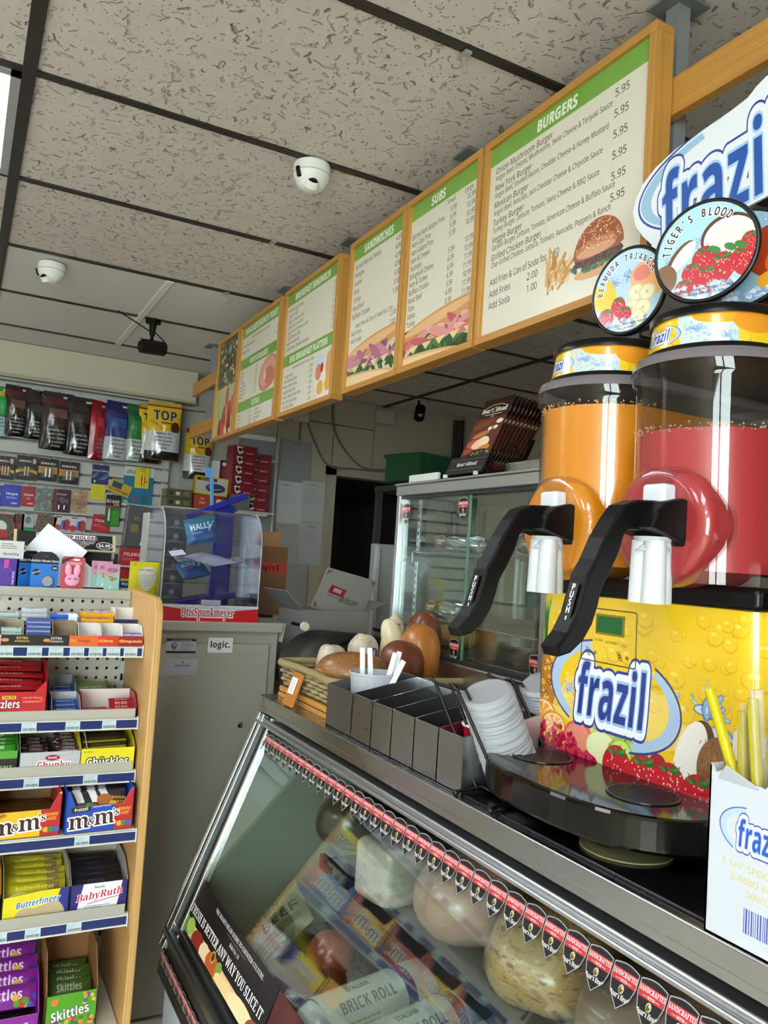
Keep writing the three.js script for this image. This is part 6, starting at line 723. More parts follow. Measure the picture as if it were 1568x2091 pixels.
// shelf 5
{ const y = 0.52;
  const bf = pr(480, 250, (g, w, h) => { re(g, 0, 0, w, h, '#e0cf18'); po(g, [[w * 0.86, 0], [w, 0], [w, h], [w * 0.94, h], [w * 0.78, h * 0.5]], '#2a2f86'); tx(g, 'Butterfinger', w * 0.52, h * 0.34, 62, { fill: '#1c55b0', strokes: [['#e8f0f4', 8]], style: 'italic', sx: 0.85, rot: -0.1 }); g.fillStyle = '#b8a483'; g.beginPath(); g.moveTo(w * 0.12, h); g.bezierCurveTo(w * 0.25, h * 0.45, w * 0.3, h * 0.45, w * 0.45, h * 0.52); g.bezierCurveTo(w * 0.6, h * 0.5, w * 0.75, h * 0.3, w * 0.82, h * 0.36); g.bezierCurveTo(w * 0.95, h * 0.6, w * 0.96, h * 0.8, w * 0.92, h * 0.88); g.lineTo(w * 0.5, h); g.fill(); }); carton('peanut_bar_carton', 'yellow torn peanut bar carton on fifth shelf', 0.14, 0.073, 0.17, bf, 0xa39a86, [0.226, y, -1.996], { curve: 1, back: 0.115, side: 0x9a927e, edge: '#c9bb20' });
  const bfb = wrapP('#b9ac18', 'butterfinger', '#e3d94a', { size: 26, pre: (g, w, h) => re(g, w * 0.68, h * 0.2, w * 0.22, h * 0.5, '#8a7a5a') }); barRow('peanut_bar', 'yellow wrapped bar in the torn yellow carton', 'yellow wrapped bars', 'candy', 0.226, y + 0.05, -2.02, 0.13, 0.036, 0.018, 5, 0.026, bfb, '#a89c14', -0.8, 0.006);
  const bru = pr(420, 250, (g, w, h) => { re(g, 0, 0, w, h, '#2b2670'); po(g, [[w * 0.22, 0], [w * 0.9, 0], [w * 0.8, h], [w * 0.1, h]], '#e6e3ea'); tx(g, 'Nestl\u00e9', w * 0.5, h * 0.13, 24, { fill: '#30306a' }); tx(g, 'BabyRuth', w * 0.5, h * 0.36, 72, { fill: '#b31f35', font: 'serif', strokes: [['#f4e9ec', 7]], rot: -0.1, sx: 0.95, style: 'italic' }); ln(g, [[w * 0.3, h * 0.62], [w * 0.7, h * 0.5], [w * 0.9, h * 0.46]], '#b31f35', 5); textLines(g, w * 0.25, h * 0.68, 220, 2, 14, '#5a5a8a', 4); }); carton('nougat_bar_carton', 'white and purple nougat bar carton on fifth shelf', 0.128, 0.074, 0.17, bru, 0xa29c93, [0.362, y, -1.996], { back: 0.112, side: 0xa8a29a, edge: '#35307a' }); const brb = wrapP('#171320', 'nougat', '#4a4560', { size: 26 }); barRow('nougat_bar', 'shiny dark wrapped bar in the white and purple carton', 'dark wrapped bars', 'candy', 0.36, y + 0.05, -2.02, 0.11, 0.036, 0.018, 5, 0.026, brb, '#120f18', -0.8, 0.004);
  const oy = solid('#d9971c'); carton('caramel_carton', 'orange yellow carton cut by the left picture edge, fifth shelf', 0.08, 0.075, 0.17, oy, 0xb08a3c, [0.112, y, -1.996], { back: 0.11, side: 0xc98a1c });
}
// base shelf
{ const y = 0.261;
  const sk = pr(420, 300, (g, w, h) => { re(g, 0, 0, w, h, '#4f9a1c'); for (let i = 0; i < 26; i++) el(g, w * rr(0.1, 1), h * rr(0.62, 0.8), 18, 15, ['#c23a2a', '#d9a82a', '#4a3a8a', '#2f7a2f', '#d9772a'][i % 5]); for (let i = 0; i < 14; i++) el(g, w * rr(0.7, 1), h * rr(0.06, 0.3), 17, 14, ['#4a5ab0', '#d9b52a', '#a8403a', '#d98a3a'][i % 4]); po(g, [[w * 0.1, h * 0.1], [w * 0.25, h * 0.08], [w * 0.22, h * 0.25], [w * 0.1, h * 0.25]], '#d9772a'); tx(g, 'Skittles', w * 0.48, h * 0.48, 96, { fill: '#eceee8', strokes: [['#4a5446', 10]], sx: 0.9, rot: -0.12 }); }); carton('fruit_candy_carton', 'green fruit candy carton on the bottom shelf', 0.112, 0.09, 0.17, sk, 0x8a5c34, [0.322, y, -1.996], { back: 0.17, side: 0x8a5f38, edge: '#4f9a1c' }); const gb = wrapP('#3f5a22', 'Skittles', '#a9b39a', { size: 38 }); barRow('fruit_candy_pouch', 'green fruit candy pouch deep in the green carton', 'green fruit candy pouches', 'candy', 0.322, y + 0.06, -2.03, 0.1, 0.045, 0.02, 4, 0.028, gb, '#2f4a18', -0.9, 0.002);
  const pv = pr(420, 200, (g, w, h) => { re(g, 0, 0, w, h, '#8a1f96'); tx(g, 'Chews', w * 0.6, h * 0.4, 80, { fill: '#e2cfe6', sx: 0.9, rot: -0.1 }); for (let i = 0; i < 14; i++) el(g, w * rr(0.6, 1), h * rr(0.7, 0.95), 18, 15, ['#d9772a', '#d9b52a', '#4f9a2c'][i % 3]); }); carton('fruit_candy_carton', 'purple fruit candy carton overflowing with pouches, bottom shelf', 0.15, 0.06, 0.18, pv, 0x6a3a5a, [0.178, y, -1.994], { back: 0.12, side: 0x9a2aa4 }); const pp = pr(240, 80, (g, w, h) => { re(g, 0, 0, w, h, '#7c1a8a'); tx(g, 'Skittles', w * 0.45, h * 0.45, 46, { fill: '#d9c6de', sx: 0.95 }); for (let i = 0; i < 9; i++) el(g, w * rr(0.6, 1), h * rr(0.55, 0.95), 13, 11, ['#3a5ab0', '#d9a82a', '#c23a2a', '#4f9a2c'][i % 4]); }); barRow('fruit_candy_pouch', 'purple fruit candy pouch piled in the purple carton', 'purple fruit candy pouches', 'candy', 0.182, y + 0.06, -2.03, 0.138, 0.05, 0.026, 6, 0.034, pp, '#5e1168', -0.6, 0.016);
}
const RACK_SIZE = 0.88, RACK_DRAWN = new THREE.Vector3(0.43, 0, -2.29), RACK_STANDS = new THREE.Vector3(0.3784, 0.1662, -2.0152);
function RACK_END() { for (const o of scene.children.slice(rackFrom)) { o.position.sub(RACK_DRAWN).multiplyScalar(RACK_SIZE).add(RACK_STANDS); o.scale.setScalar(RACK_SIZE); } }
// ---------- on top of the candy rack ----------
{ const y = TOPY, z = -2.34;
  const hd = pr(600, 110, (g, w, h) => { re(g, 0, 0, w, h, '#151413'); g.fillStyle = '#e6dfe4'; g.beginPath(); g.roundRect(w * 0.2, 6, w * 0.62, 32, 12); g.fill(); tx(g, 'PHONE GRIP HOLDER', w * 0.52, 23, 32, { fill: '#2b2028', sx: 1.15, strokes: [['#a88aa0', 2]] }); g.fillStyle = '#e8e6ea'; g.beginPath(); g.roundRect(w * 0.32, 48, 80, 44, 14); g.fill(); el(g, w * 0.39, 72, 30, 8, '#55525a', 0.3); ['\u2022 COMFORTABLE SAFE & SECURE', '\u2022 TOP HANDLE, CONNECTIONS', '\u2022 USE AS HAND OR STAND', '\u2022 UNIVERSAL, FITS ALL', '  PHONES & TABLETS', '\u2022 NOT RETURNABLE'].forEach((s, i) => tx(g, s, w * 0.5, 50 + i * 10.5, 12, { fill: '#d6d3d0', align: 'left' })); g.strokeStyle = '#e2e0dd'; g.lineWidth = 4; g.beginPath(); g.ellipse(w * 0.9, 72, 50, 24, 0, 0, 7); g.stroke(); tx(g, '$4.99', w * 0.9, 72, 30, { fill: '#e8e6e2' }); });
  const t = thing('phone_grip_display', 'black counter display with printed phone grip header', 'display', [0.27, y, -2.37]); P('printed_header', T(pbox(0.262, 0.05, 0.003, { f: hd, _: '#b3a684' }), 0, 0.104, -0.07, -0.5, 0, 0), t); obj('header_edge', T(join(box(0.27, 0.004, 0.004, 0, 0, 0.002), box(0.008, 0.056, 0.003, 0.132, 0.026, 0.001), box(0.008, 0.056, 0.003, -0.132, 0.026, 0.001)), 0, 0.103, -0.07, -0.5, 0, 0), mat(0xb3a684, 0.6), t);
  obj('black_tray', join(box(0.262, 0.1, 0.003, 0, 0.05, -0.1), box(0.003, 0.1, 0.1, -0.13, 0.05, -0.05), ext([[0, 0], [0.12, 0], [0.1, 0.1], [0.06, 0.1]].map(([a, b]) => [a - 0.1, b]), 0.003).rotateY(-PI / 2).translate(0.133, 0, -0.0), box(0.262, 0.004, 0.12, 0, 0.002, -0.04)), mat(0x0e0e0f, 0.5), t); obj('white_floor_card', box(0.16, 0.001, 0.07, 0.05, 0.005, -0.01), mat(0xe2e3e6, 0.6), t);
  const pg = (() => { const g = new THREE.PlaneGeometry(0.13, 0.12, 10, 10), p = g.attributes.position; for (let i = 0; i < p.count; i++) p.setZ(i, 0.004 * Math.sin(p.getX(i) * 30) + 0.003 * Math.cos(p.getY(i) * 24)); g.computeVertexNormals(); return g; })(); tag(obj('blank_paper', pg, mat(0xe6e8ee, 0.7), null, [0.235, y + 0.09, -2.392], [-0.25, 0, -0.62]), 'blank white sheet leaning crooked on the phone grip display', 'paper'); tag(obj('blank_paper', new THREE.PlaneGeometry(0.1, 0.06, 4, 4), mat(0xdfe2e8, 0.7), null, [0.31, y + 0.04, -2.375], [-0.2, 0, -0.7]), 'white paper corner sticking out right of pink pack', 'paper');
  const ps = pr(220, 300, (g, w, h) => { re(g, 0, 0, w, h, '#0f1014'); re(g, 0, h * 0.34, w, h, '#1c6fc4'); tx(g, 'Mobile Phone Stand', w / 2, h * 0.26, 25, { font: 'serif', fill: '#e9e9ec', sx: 0.95 }); el(g, w * 0.2, h * 0.58, 30, 26, '#10131c'); tx(g, 'GRIP ME!', w * 0.2, h * 0.58, 15, { fill: '#eee', rot: -0.3 }); el(g, w * 0.86, h * 0.45, 28, 22, '#10131c'); tx(g, 'ME!', w * 0.86, h * 0.45, 20, { fill: '#eee' }); ln(g, [[w * 0.4, h * 0.13], [w * 0.6, h * 0.12]], '#8a8a90', 3); });
  const outl = [[-0.034, 0], [0.034, 0], [0.034, 0.078], [0.026, 0.088], [0.014, 0.095], [-0.014, 0.095], [-0.026, 0.088], [-0.034, 0.078]];
  const stand = (label, x, z2, ry, btn) => { const q = thing('phone_stand_pack', label, 'phone stand', [x, y, z2], ry); P('blister_card', pshape(outl, 0.0012, ps, '#1c6fc4'), q); if (btn) { obj('grip_button', cyl(0.0135, 0.0145, 0.01, 36, 0.008, 0.017, 0.006, PI / 2), mat(0x9fa1a6, 0.42, 0.9), q); } return q; };
  stand('blue and black phone stand pack, turned and partly covered', 0.175, -2.345, 0.55, false); stand('blue and black phone stand pack with silver button', 0.21, -2.325, 0.0, true);
  const bp = pr(200, 270, (g, w, h) => { re(g, 0, 0, w, h, '#b5424c'); po(g, [[0, 30], [90, 0], [110, 0], [0, 70]], '#231a1c'); el(g, w * 0.62, 26, 30, 8, '#f0e4e4'); re(g, 40, 48, 130, 22, '#d7a4a4'); tx(g, 'PHONE GRIP HOLDER', 105, 59, 13, { fill: '#7a2f36' }); re(g, 30, 88, 140, 3, '#93323b'); }); const bn = thing('phone_grip_pack', 'red pack with a pink rabbit shaped phone grip', 'phone grip', [0.28, y, -2.32], -0.05); P('blister_card', pshape(rrect(0.06, 0.086, 0.008, 0, 0.043), 0.0012, bp, '#a83c46'), bn); const pk = mat(0xe79ab8, 0.45); obj('rabbit_grip', join(T(lump(0.019, 0.016, 0.006, 0), 0, 0.023, 0.006), T(lump(0.009, 0.017, 0.005, 0), -0.011, 0.049, 0.006, 0, 0, 0.12), T(lump(0.009, 0.017, 0.005, 0), 0.011, 0.049, 0.006, 0, 0, -0.12)), pk, bn); obj('grip_face', join(tube([[-0.012, 0.024, 0.012], [-0.008, 0.028, 0.0125], [-0.004, 0.024, 0.0125]], 0.0009, 8, 5), tube([[0.004, 0.024, 0.0125], [0.008, 0.028, 0.0125], [0.012, 0.024, 0.012]], 0.0009, 8, 5)), BLACKM, bn);
  const lb = pr(110, 190, (g, w, h) => { re(g, 0, 0, w, h, '#8fb9ae'); po(g, [[0, 0], [w, 0], [w, 60], [0, 90]], '#c98aa8'); g.strokeStyle = '#3a2a3a'; g.lineWidth = 3; g.beginPath(); g.ellipse(w * 0.52, 46, 36, 13, 0, 0, 7); g.stroke(); tx(g, 'SPLASH', w * 0.52, 46, 17, { fill: '#3a2030' }); for (let i = 0; i < 12; i++) el(g, w * rr(0.25, 0.75), rr(90, 130), 9, 7, ['#b8504a', '#4a6a9a', '#c98a3a'][i % 3]); ln(g, [[50, 160], [40, 182]], '#f0f0ec', 5); });
  for (const [k, [x, yy, zz, r]] of [[0.352, 0.006, -2.35, 0.1], [0.366, 0.006, -2.342, -0.05], [0.384, 0, -2.325, 0.05]].entries()) tag(P('teal_charm_pack', pbox(0.04, 0.072, 0.0015, { f: lb, _: '#8fb9ae' }), null, [x, y + yy, zz], [-0.1, r, 0]), ['teal and pink charm card, rearmost of three', 'teal and pink charm card, middle of three', 'teal and pink charm card, front of three'][k], 'card pack');
  tag(P('purple_box', pbox(0.045, 0.072, 0.04, { f: pr(150, 220, (g, w, h) => { re(g, 0, 0, w, h, '#45228a'); tx(g, 'THE RICKI', w * 0.85, h * 0.7, 22, { fill: '#e8d8f4', rot: -PI / 2 }); for (let i = 0; i < 200; i++) { g.globalAlpha = 0.3; el(g, rr(0, 110), rr(60, h), 3, 3, '#9a7ad0'); } g.globalAlpha = 1; re(g, 50, 10, 36, 70, '#c43a8a'); }), _: '#3a1c78' }), null, [0.118, y, -2.335]), 'purple box at the left picture edge on rack top', 'box');
  const wb = pr(120, 120, (g, w, h) => { re(g, 0, 0, w, h, '#c9c9c9'); textLines(g, 10, 20, 90, 3, 14, '#555', 5); tx(g, 'Quality', 60, 90, 22, { fill: '#333' }); }); tag(P('white_carton_stack', pbox(0.06, 0.046, 0.05, { f: wb, _: '#c4c4c4' }), null, [0.125, y + 0.072, -2.35]), 'grey white printed box on the purple box', 'box');
  const yp = pr(260, 500, (g, w, hh) => { const h = 270; re(g, 0, 0, w, hh, '#d3cf16'); g.fillStyle = '#dcdad2'; g.beginPath(); g.moveTo(w * 0.3, h * 0.3); g.bezierCurveTo(w * 0.2, h * 0.8, w * 0.45, h * 0.9, w * 0.55, h * 0.95); g.bezierCurveTo(w * 0.85, h * 0.85, w, h * 0.5, w * 0.85, h * 0.25); g.bezierCurveTo(w * 0.7, h * 0.1, w * 0.4, h * 0.15, w * 0.3, h * 0.3); g.fill(); tx(g, 'SOFT WHITE', w * 0.55, h * 0.27, 22, { fill: '#3a3a28' }); textLines(g, w * 0.3, h * 0.42, 150, 6, 18, '#9a988c', 3); el(g, 40, 30, 12, 12, '#b9b40f'); }); RACK_END(); tag(P('light_bulb_card', pouch(0.088, 0.171, 0.035, yp, '#b9b50f', { seal: 0.02, crease: 0.02 }), null, [0.503, 1.167, -2.49], [0, 0.05, 0]), 'yellow light bulb pack beside the oak panel top', 'bulb pack');
}
// ---------- goods on the slat wall ----------
const warn = (g, w, h, y0, bg, fg) => { re(g, 0, h * y0, w, h * (1 - y0), bg); ['WARNING: This', 'product contains', 'nicotine. Nicotine', 'is an addictive', 'chemical.'].forEach((s, i) => tx(g, s, w / 2, h * y0 + (i + 0.7) * h * (1 - y0) / 5.6, h * (1 - y0) / 7.5, { fill: fg, sx: 0.85 })); };
const bagPrint = (c1, c2, band, wbg, wfg, extra) => pr(200, 330, (g, w, h) => { re(g, 0, 0, w, h, c1); re(g, 0, h * 0.1, w, h * 0.12, band); for (let i = 0; i < 18; i++) { g.globalAlpha = 0.25; el(g, rr(0, w), rr(h * 0.2, h * 0.65), rr(10, 50), rr(10, 40), c2, rr(0, 3)); } g.globalAlpha = 1; re(g, w * 0.2, h * 0.3, w * 0.6, h * 0.16, c2); extra && extra(g, w, h); warn(g, w, h, 0.62, wbg, wfg); re(g, w * 0.66, 10, 40, 22, '#c9c9c4'); });
const BAG = (label, cx, y0, y1, w, p, back, rot = 0, zoff = 0, d = 0.075) => { const h = y1 - y0, t = thing('tobacco_bag', label, 'tobacco bag', [cx, y0, ZS + d / 2 + 0.012 + zoff], rot, 'hanging tobacco bags'); obj('bag', pouch(w, h, d, p, back, { seal: 0.12, foot: 0.5, crease: 0.1, nx: 12, ny: 14 }), p.sh.mat(0.22, { clearcoat: 0.7, clearcoatRoughness: 0.12 }), t); obj('hang_strip', rb(w * 0.98, h * 0.06, 0.004, 0.001, 0, h * 0.97, 0), p.sh === undefined ? BLACKM : mat(back, 0.4), t); hook(cx, y1 - 0.012); };
const blk = bagPrint('#151416', '#3a3130', '#2a2426', '#0d0d0e', '#b9bcc0'), blkr = bagPrint('#1a1416', '#6a4a3c', '#5a1a26', '#0d0d0e', '#b9bcc0'), redb = bagPrint('#a31a2c', '#c23a48', '#8f1424', '#8f1626', '#b98a90'), blue = bagPrint('#20246a', '#3a5aa0', '#1a1c56', '#b9bdc6', '#1a1a22'), grn = bagPrint('#1c6a34', '#2c8a48', '#185a2c', '#b3bdb6', '#1a1a1c'), grn0 = bagPrint('#1c8a44', '#3aa860', '#c9b41e', '#a9c4c9', '#20302c');
const top_ = pr(300, 500, (g, w, h) => { re(g, 0, 0, w, h, '#d6b81c'); re(g, 0, 0, w, h * 0.09, '#a31f24'); tx(g, 'TOP', w * 0.52, h * 0.24, 118, { fill: '#2b2a82', sx: 0.95 }); tx(g, 'SUPEROLL', w * 0.34, h * 0.43, 36, { fill: '#c2501c', rot: 0.5 }); el(g, w * 0.84, h * 0.44, 40, 50, '#5a2a24'); re(g, w * 0.4, h * 0.36, 110, 12, '#7a3a2a'); warn(g, w, h * 0.86, 0.6, '#c3c5c8', '#17171a'); re(g, 0, h * 0.86, w, h * 0.14, '#121214'); });
BAG('green tobacco bag with yellow header at the left picture edge', 0.12, 1.915, 2.185, 0.13, grn0, '#1c7a3c'); BAG('black and maroon tobacco bag second from left', 0.215, 1.93, 2.2, 0.13, blkr, '#141214', 0.2); BAG('plain black tobacco bag third from left', 0.315, 1.925, 2.19, 0.13, blk, '#141214', 0.15); BAG('black tobacco bag with maroon strip, fourth from left', 0.415, 1.875, 2.19, 0.16, blkr, '#141214', 0.1, 0.03); BAG('black tobacco bag with grey window, fifth from left', 0.535, 1.86, 2.182, 0.15, blk, '#141214', 0.1, 0.03); BAG('glossy red tobacco bag seen edge on', 0.632, 1.848, 2.178, 0.12, redb, '#9a1828', 0.7, 0.02); BAG('dark blue tobacco bag with white warning label', 0.735, 1.856, 2.19, 0.14, blue, '#1c1f5c', 0.25, 0.02); BAG('dark green tobacco bag between blue and yellow bags', 0.84, 1.862, 2.192, 0.12, grn, '#175a2c', 0.2); BAG('yellow tobacco bag behind the front yellow one', 0.925, 1.862, 2.2, 0.15, top_, '#b39a16', 0.1); BAG('large yellow and red tobacco bag at right of the row', 0.98, 1.882, 2.215, 0.19, top_, '#b39a16', -0.08, 0.075);
const card = (name, label, cat, cx, y0, y1, w, draw, o = {}) => { const h = y1 - y0, p = o.print || pr(Math.round(w * 1300), Math.round(h * 1300), draw), z = ZS + 0.004 + (o.z || 0), t = thing(name, label, cat, [cx, y0, z], 0, o.group); t.rotation.set(o.rx || 0, o.ry || 0, o.rz || 0); P('blister_card', pbox(w, h, 0.0015, { f: p, _: o.edge || '#555' }), t); o.add && o.add(t, w, h); if (!o.noHook) hook(cx, y1 - 0.01); return t; };
const CLB = mat(0xe8eaec, 0.08, 0, { transmission: 0.9, thickness: 0 });
const dura = (stripe, small) => (g, w, h) => { re(g, 0, 0, w, h, '#141211'); if (stripe) { re(g, 0, h * 0.36, w, h * 0.3, '#b9803c'); } else { el(g, w / 2, h * 0.72, w * 0.6, h * 0.2, '#d9b01c'); el(g, w / 2, h * 0.84, w * 0.55, h * 0.2, '#141211'); el(g, w * 0.84, h * 0.2, 12, 20, '#c99a98'); } tx(g, 'DURACELL', w * (small ? 0.42 : 0.5), h * 0.22, w * (small ? 0.13 : 0.17), { fill: '#e8e6e2', sx: 0.92 }); };
const cells = (n, r, c) => (t, w, h) => { for (let k = 0; k < n; k++) obj('battery', join(cyl(r, r, h * 0.36, 14, (k - (n - 1) / 2) * r * 2.3, h * 0.36, r + 0.001), cyl(r * 0.4, r * 0.4, 0.004, 10, (k - (n - 1) / 2) * r * 2.3, h * 0.55, r + 0.001)), mat(c, 0.25, 0.9), t); obj('clear_blister', T(rb(w * 0.7, h * 0.4, r * 2.4, 0.004), 0, h * 0.34, r * 1.2), CLB, t); };
card('battery_pack', 'black battery card showing four thin cells', 'batteries', 0.182, 1.692, 1.817, 0.1, dura(false, true), { add: cells(4, 0.006, 0xc9a070), z: 0.03 }); card('battery_pack', 'black battery card with yellow swoosh and two cells', 'batteries', 0.292, 1.698, 1.83, 0.105, dura(false, true), { add: cells(2, 0.0065, 0xc9a888), z: 0.03 }); card('battery_pack', 'battery card with copper stripe, left of two', 'batteries', 0.399, 1.704, 1.828, 0.098, dura(true), { add: cells(2, 0.009, 0xd6cfc6), z: 0.03 }); card('battery_pack', 'battery card with copper stripe, right of two', 'batteries', 0.507, 1.699, 1.823, 0.1, dura(true), { add: cells(2, 0.009, 0xbfb8ae), z: 0.03 });
const troj = (c, s2) => (g, w, h) => { re(g, 0, 0, w, h, c); re(g, w * 0.15, 6, w * 0.7, 10, '#00000033'); tx(g, 'TROJAN', w / 2, h * 0.42, w * 0.2, { fill: '#e9e9f2', sx: 0.95 }); tx(g, s2, w / 2, h * 0.6, w * 0.15, { fill: '#c9cbea' }); re(g, w * 0.5, h * 0.8, w * 0.35, 12, '#d9a8b0'); };
card('blue_pouch_pack', 'blue pouch cut by left picture edge', 'pouch pack', 0.15, 1.547, 1.66, 0.08, troj('#2a2f9a', 'XL')); card('blue_pouch_pack', 'bright blue pouch with white lettering', 'pouch pack', 0.232, 1.55, 1.668, 0.085, troj('#2c39b3', 'ECSTASY'), { z: 0.012 }); card('red_pouch_pack', 'red pouch with white lettering next to blue one', 'pouch pack', 0.315, 1.558, 1.668, 0.07, troj('#a3202c', 'ENZ')); 
card('grey_blister_pack', 'grey green blister pack with orange price dot', 'blister pack', 0.397, 1.538, 1.666, 0.096, (g, w, h) => { re(g, 0, 0, w, h, '#6f7d76'); for (let i = 0; i < 40; i++) { g.globalAlpha = 0.5; el(g, rr(0, w), rr(20, h), rr(4, 16), rr(4, 16), ['#9aa9a0', '#4a524e', '#a8786a', '#c3ccc6'][i % 4]); } g.globalAlpha = 1; el(g, w * 0.8, h * 0.36, 9, 9, '#e0552a'); }, { add: (t, w, h) => obj('clear_blister', rb(w * 0.8, h * 0.5, 0.02, 0.005, 0, h * 0.4, 0.01), CLB, t) }); card('maroon_blister_pack', 'dark maroon blister pack with two silver capsules', 'blister pack', 0.487, 1.541, 1.669, 0.09, (g, w, h) => { re(g, 0, 0, w, h, '#35202b'); re(g, 0, 0, w * 0.25, h, '#6a2236'); tx(g, 'XTREME', w * 0.45, h * 0.22, 18, { fill: '#b9aab0' }); for (let i = 0; i < 14; i++) { g.globalAlpha = 0.4; el(g, rr(0.3, 0.8) * w, rr(0.35, 0.6) * h, 12, 9, '#77707c'); } g.globalAlpha = 1; }, { add: (t, w, h) => { for (const s of [-0.014, 0.014]) obj('capsule', T(new THREE.CapsuleGeometry(0.005, 0.02, 4, 10), s, h * 0.22, 0.006), mat(0xd9c9cc, 0.2, 0.8), t); } }); card('gold_blister_pack', 'gold and pink blister pack at end of the row', 'blister pack', 0.578, 1.546, 1.668, 0.085, (g, w, h) => { re(g, 0, 0, w, h, '#b08d66'); for (let i = 0; i < 30; i++) { g.globalAlpha = 0.6; el(g, rr(0, w), rr(20, h), rr(5, 18), rr(5, 12), ['#c9a53c', '#8a6a4a', '#d9c3a0', '#b5706a'][i % 4]); } g.globalAlpha = 1; }, { add: (t, w, h) => obj('clear_blister', rb(w * 0.7, h * 0.4, 0.016, 0.005, 0, h * 0.42, 0.008), CLB, t) });
card('navy_card_pack', 'navy blue pack hung above a yellow note', 'card pack', 0.677, 1.717, 1.827, 0.092, (g, w, h) => { re(g, 0, 0, w, h, '#27285f'); for (let i = 0; i < 12; i++) { g.globalAlpha = 0.5; el(g, rr(0, w), rr(0.4, 0.75) * h, 20, 8, '#5a8a9a', -0.4); } g.globalAlpha = 1; tx(g, 'Natural Allergy', w / 2, h * 0.3, 19, { fill: '#c9cce0' }); el(g, w * 0.2, h * 0.86, 6, 9, '#e6e9f2'); }); card('yellow_note', 'square yellow note under the navy pack', 'note', 0.672, 1.628, 1.716, 0.078, (g, w, h) => { re(g, 0, 0, w, h, '#d3c81e'); textLines(g, 12, 24, 76, 5, 15, '#a39a1a', 3); }, { noHook: true });
card('ointment_pack', 'tilted yellow ointment pack', 'medicine pack', 0.778, 1.672, 1.74, 0.122, (g, w, h) => { re(g, 0, 0, w, h, '#c3a427'); re(g, w * 0.1, h * 0.08, w * 0.45, h * 0.5, '#1f4a4e'); tx(g, 'NEOSPORIN', w * 0.48, h * 0.76, 25, { font: 'serif', fill: '#1a1a16' }); }, { rz: -0.32, z: 0.01 });
card('wide_blue_card', 'big white and blue card with rounded corners', 'card pack', 0.89, 1.61, 1.838, 0.17, (g, w, h) => { re(g, 0, 0, w, h, '#c9cfc6'); re(g, 0, h * 0.24, w, h * 0.7, '#1f6f96'); tx(g, 'dio', w * 0.22, h * 0.13, 44, { fill: '#2a3032', bold: false, style: 'italic' }); re(g, w * 0.33, h * 0.78, 34, 26, '#b8323a'); re(g, w * 0.62, h * 0.72, 40, 50, '#2c5a60'); re(g, 8, h * 0.86, 36, 16, '#c3b86a'); ln(g, [[10, h * 0.93], [w - 20, h * 0.95]], '#3aa3c9', 5); }); card('yellow_earplug_card', 'yellow card with two orange tubes over the blue card', 'card pack', 0.905, 1.717, 1.838, 0.08, (g, w, h) => { re(g, 0, 0, w, h, '#d6c81a'); textLines(g, 30, 16, 60, 2, 12, '#8a7f10', 4); el(g, w * 0.84, h * 0.68, 9, 7, '#a8562a'); }, { z: 0.012, add: (t, w, h) => { for (const s of [-0.008, 0.008]) obj('orange_tube', cyl(0.006, 0.006, h * 0.45, 12, s, h * 0.35, 0.007), mat(0xd08a4a, 0.2, 0.7), t); } });
card('glue_pack', 'green and black glue pack', 'glue pack', 0.758, 1.484, 1.663, 0.08, (g, w, h) => { re(g, 0, 0, w, h, '#2f6a34'); re(g, 0, 0, w, h * 0.4, '#141414'); tx(g, 'Krazy', w * 0.48, h * 0.2, 38, { fill: '#e9e9e6', sx: 0.9 }); tx(g, 'GLUE', w * 0.72, h * 0.31, 16, { fill: '#d9d9d6' }); re(g, 0, h * 0.34, w, h * 0.06, '#a3242e'); re(g, w * 0.4, h * 0.5, w * 0.55, h * 0.45, '#3f9a2c'); }, { z: 0.015, add: (t, w, h) => obj('glue_tube', join(cyl(0.006, 0.007, h * 0.3, 12, -0.018, h * 0.32, 0.007), cyl(0.003, 0.006, 0.02, 12, -0.018, h * 0.53, 0.007)), mat(0xe0e4e2, 0.3), t) });
card('tool_blister_pack', 'large clear and black blister with tyre gauge', 'blister pack', 0.902, 1.37, 1.612, 0.17, (g, w, h) => { re(g, 0, 0, w, h, '#3c353f'); re(g, w * 0.3, h * 0.26, 50, 26, '#a8832a'); tx(g, '120', w * 0.42, h * 0.3, 26, { fill: '#1c1816' }); re(g, w * 0.24, h * 0.44, 54, 60, '#a8832a'); tx(g, '\u2713', w * 0.36, h * 0.52, 36, { fill: '#1c1816' }); }, { rz: -0.06, z: 0.02, add: (t, w, h) => { obj('gauge_barrel', T(cyl(0.007, 0.007, h * 0.75, 14), 0.03, h * 0.45, 0.014, 0, 0, -0.12), mat(0xb9bcc0, 0.2, 0.9), t); obj('clear_shell', rb(w, h, 0.035, 0.008, 0, h / 2, 0.018), CLB, t); } });
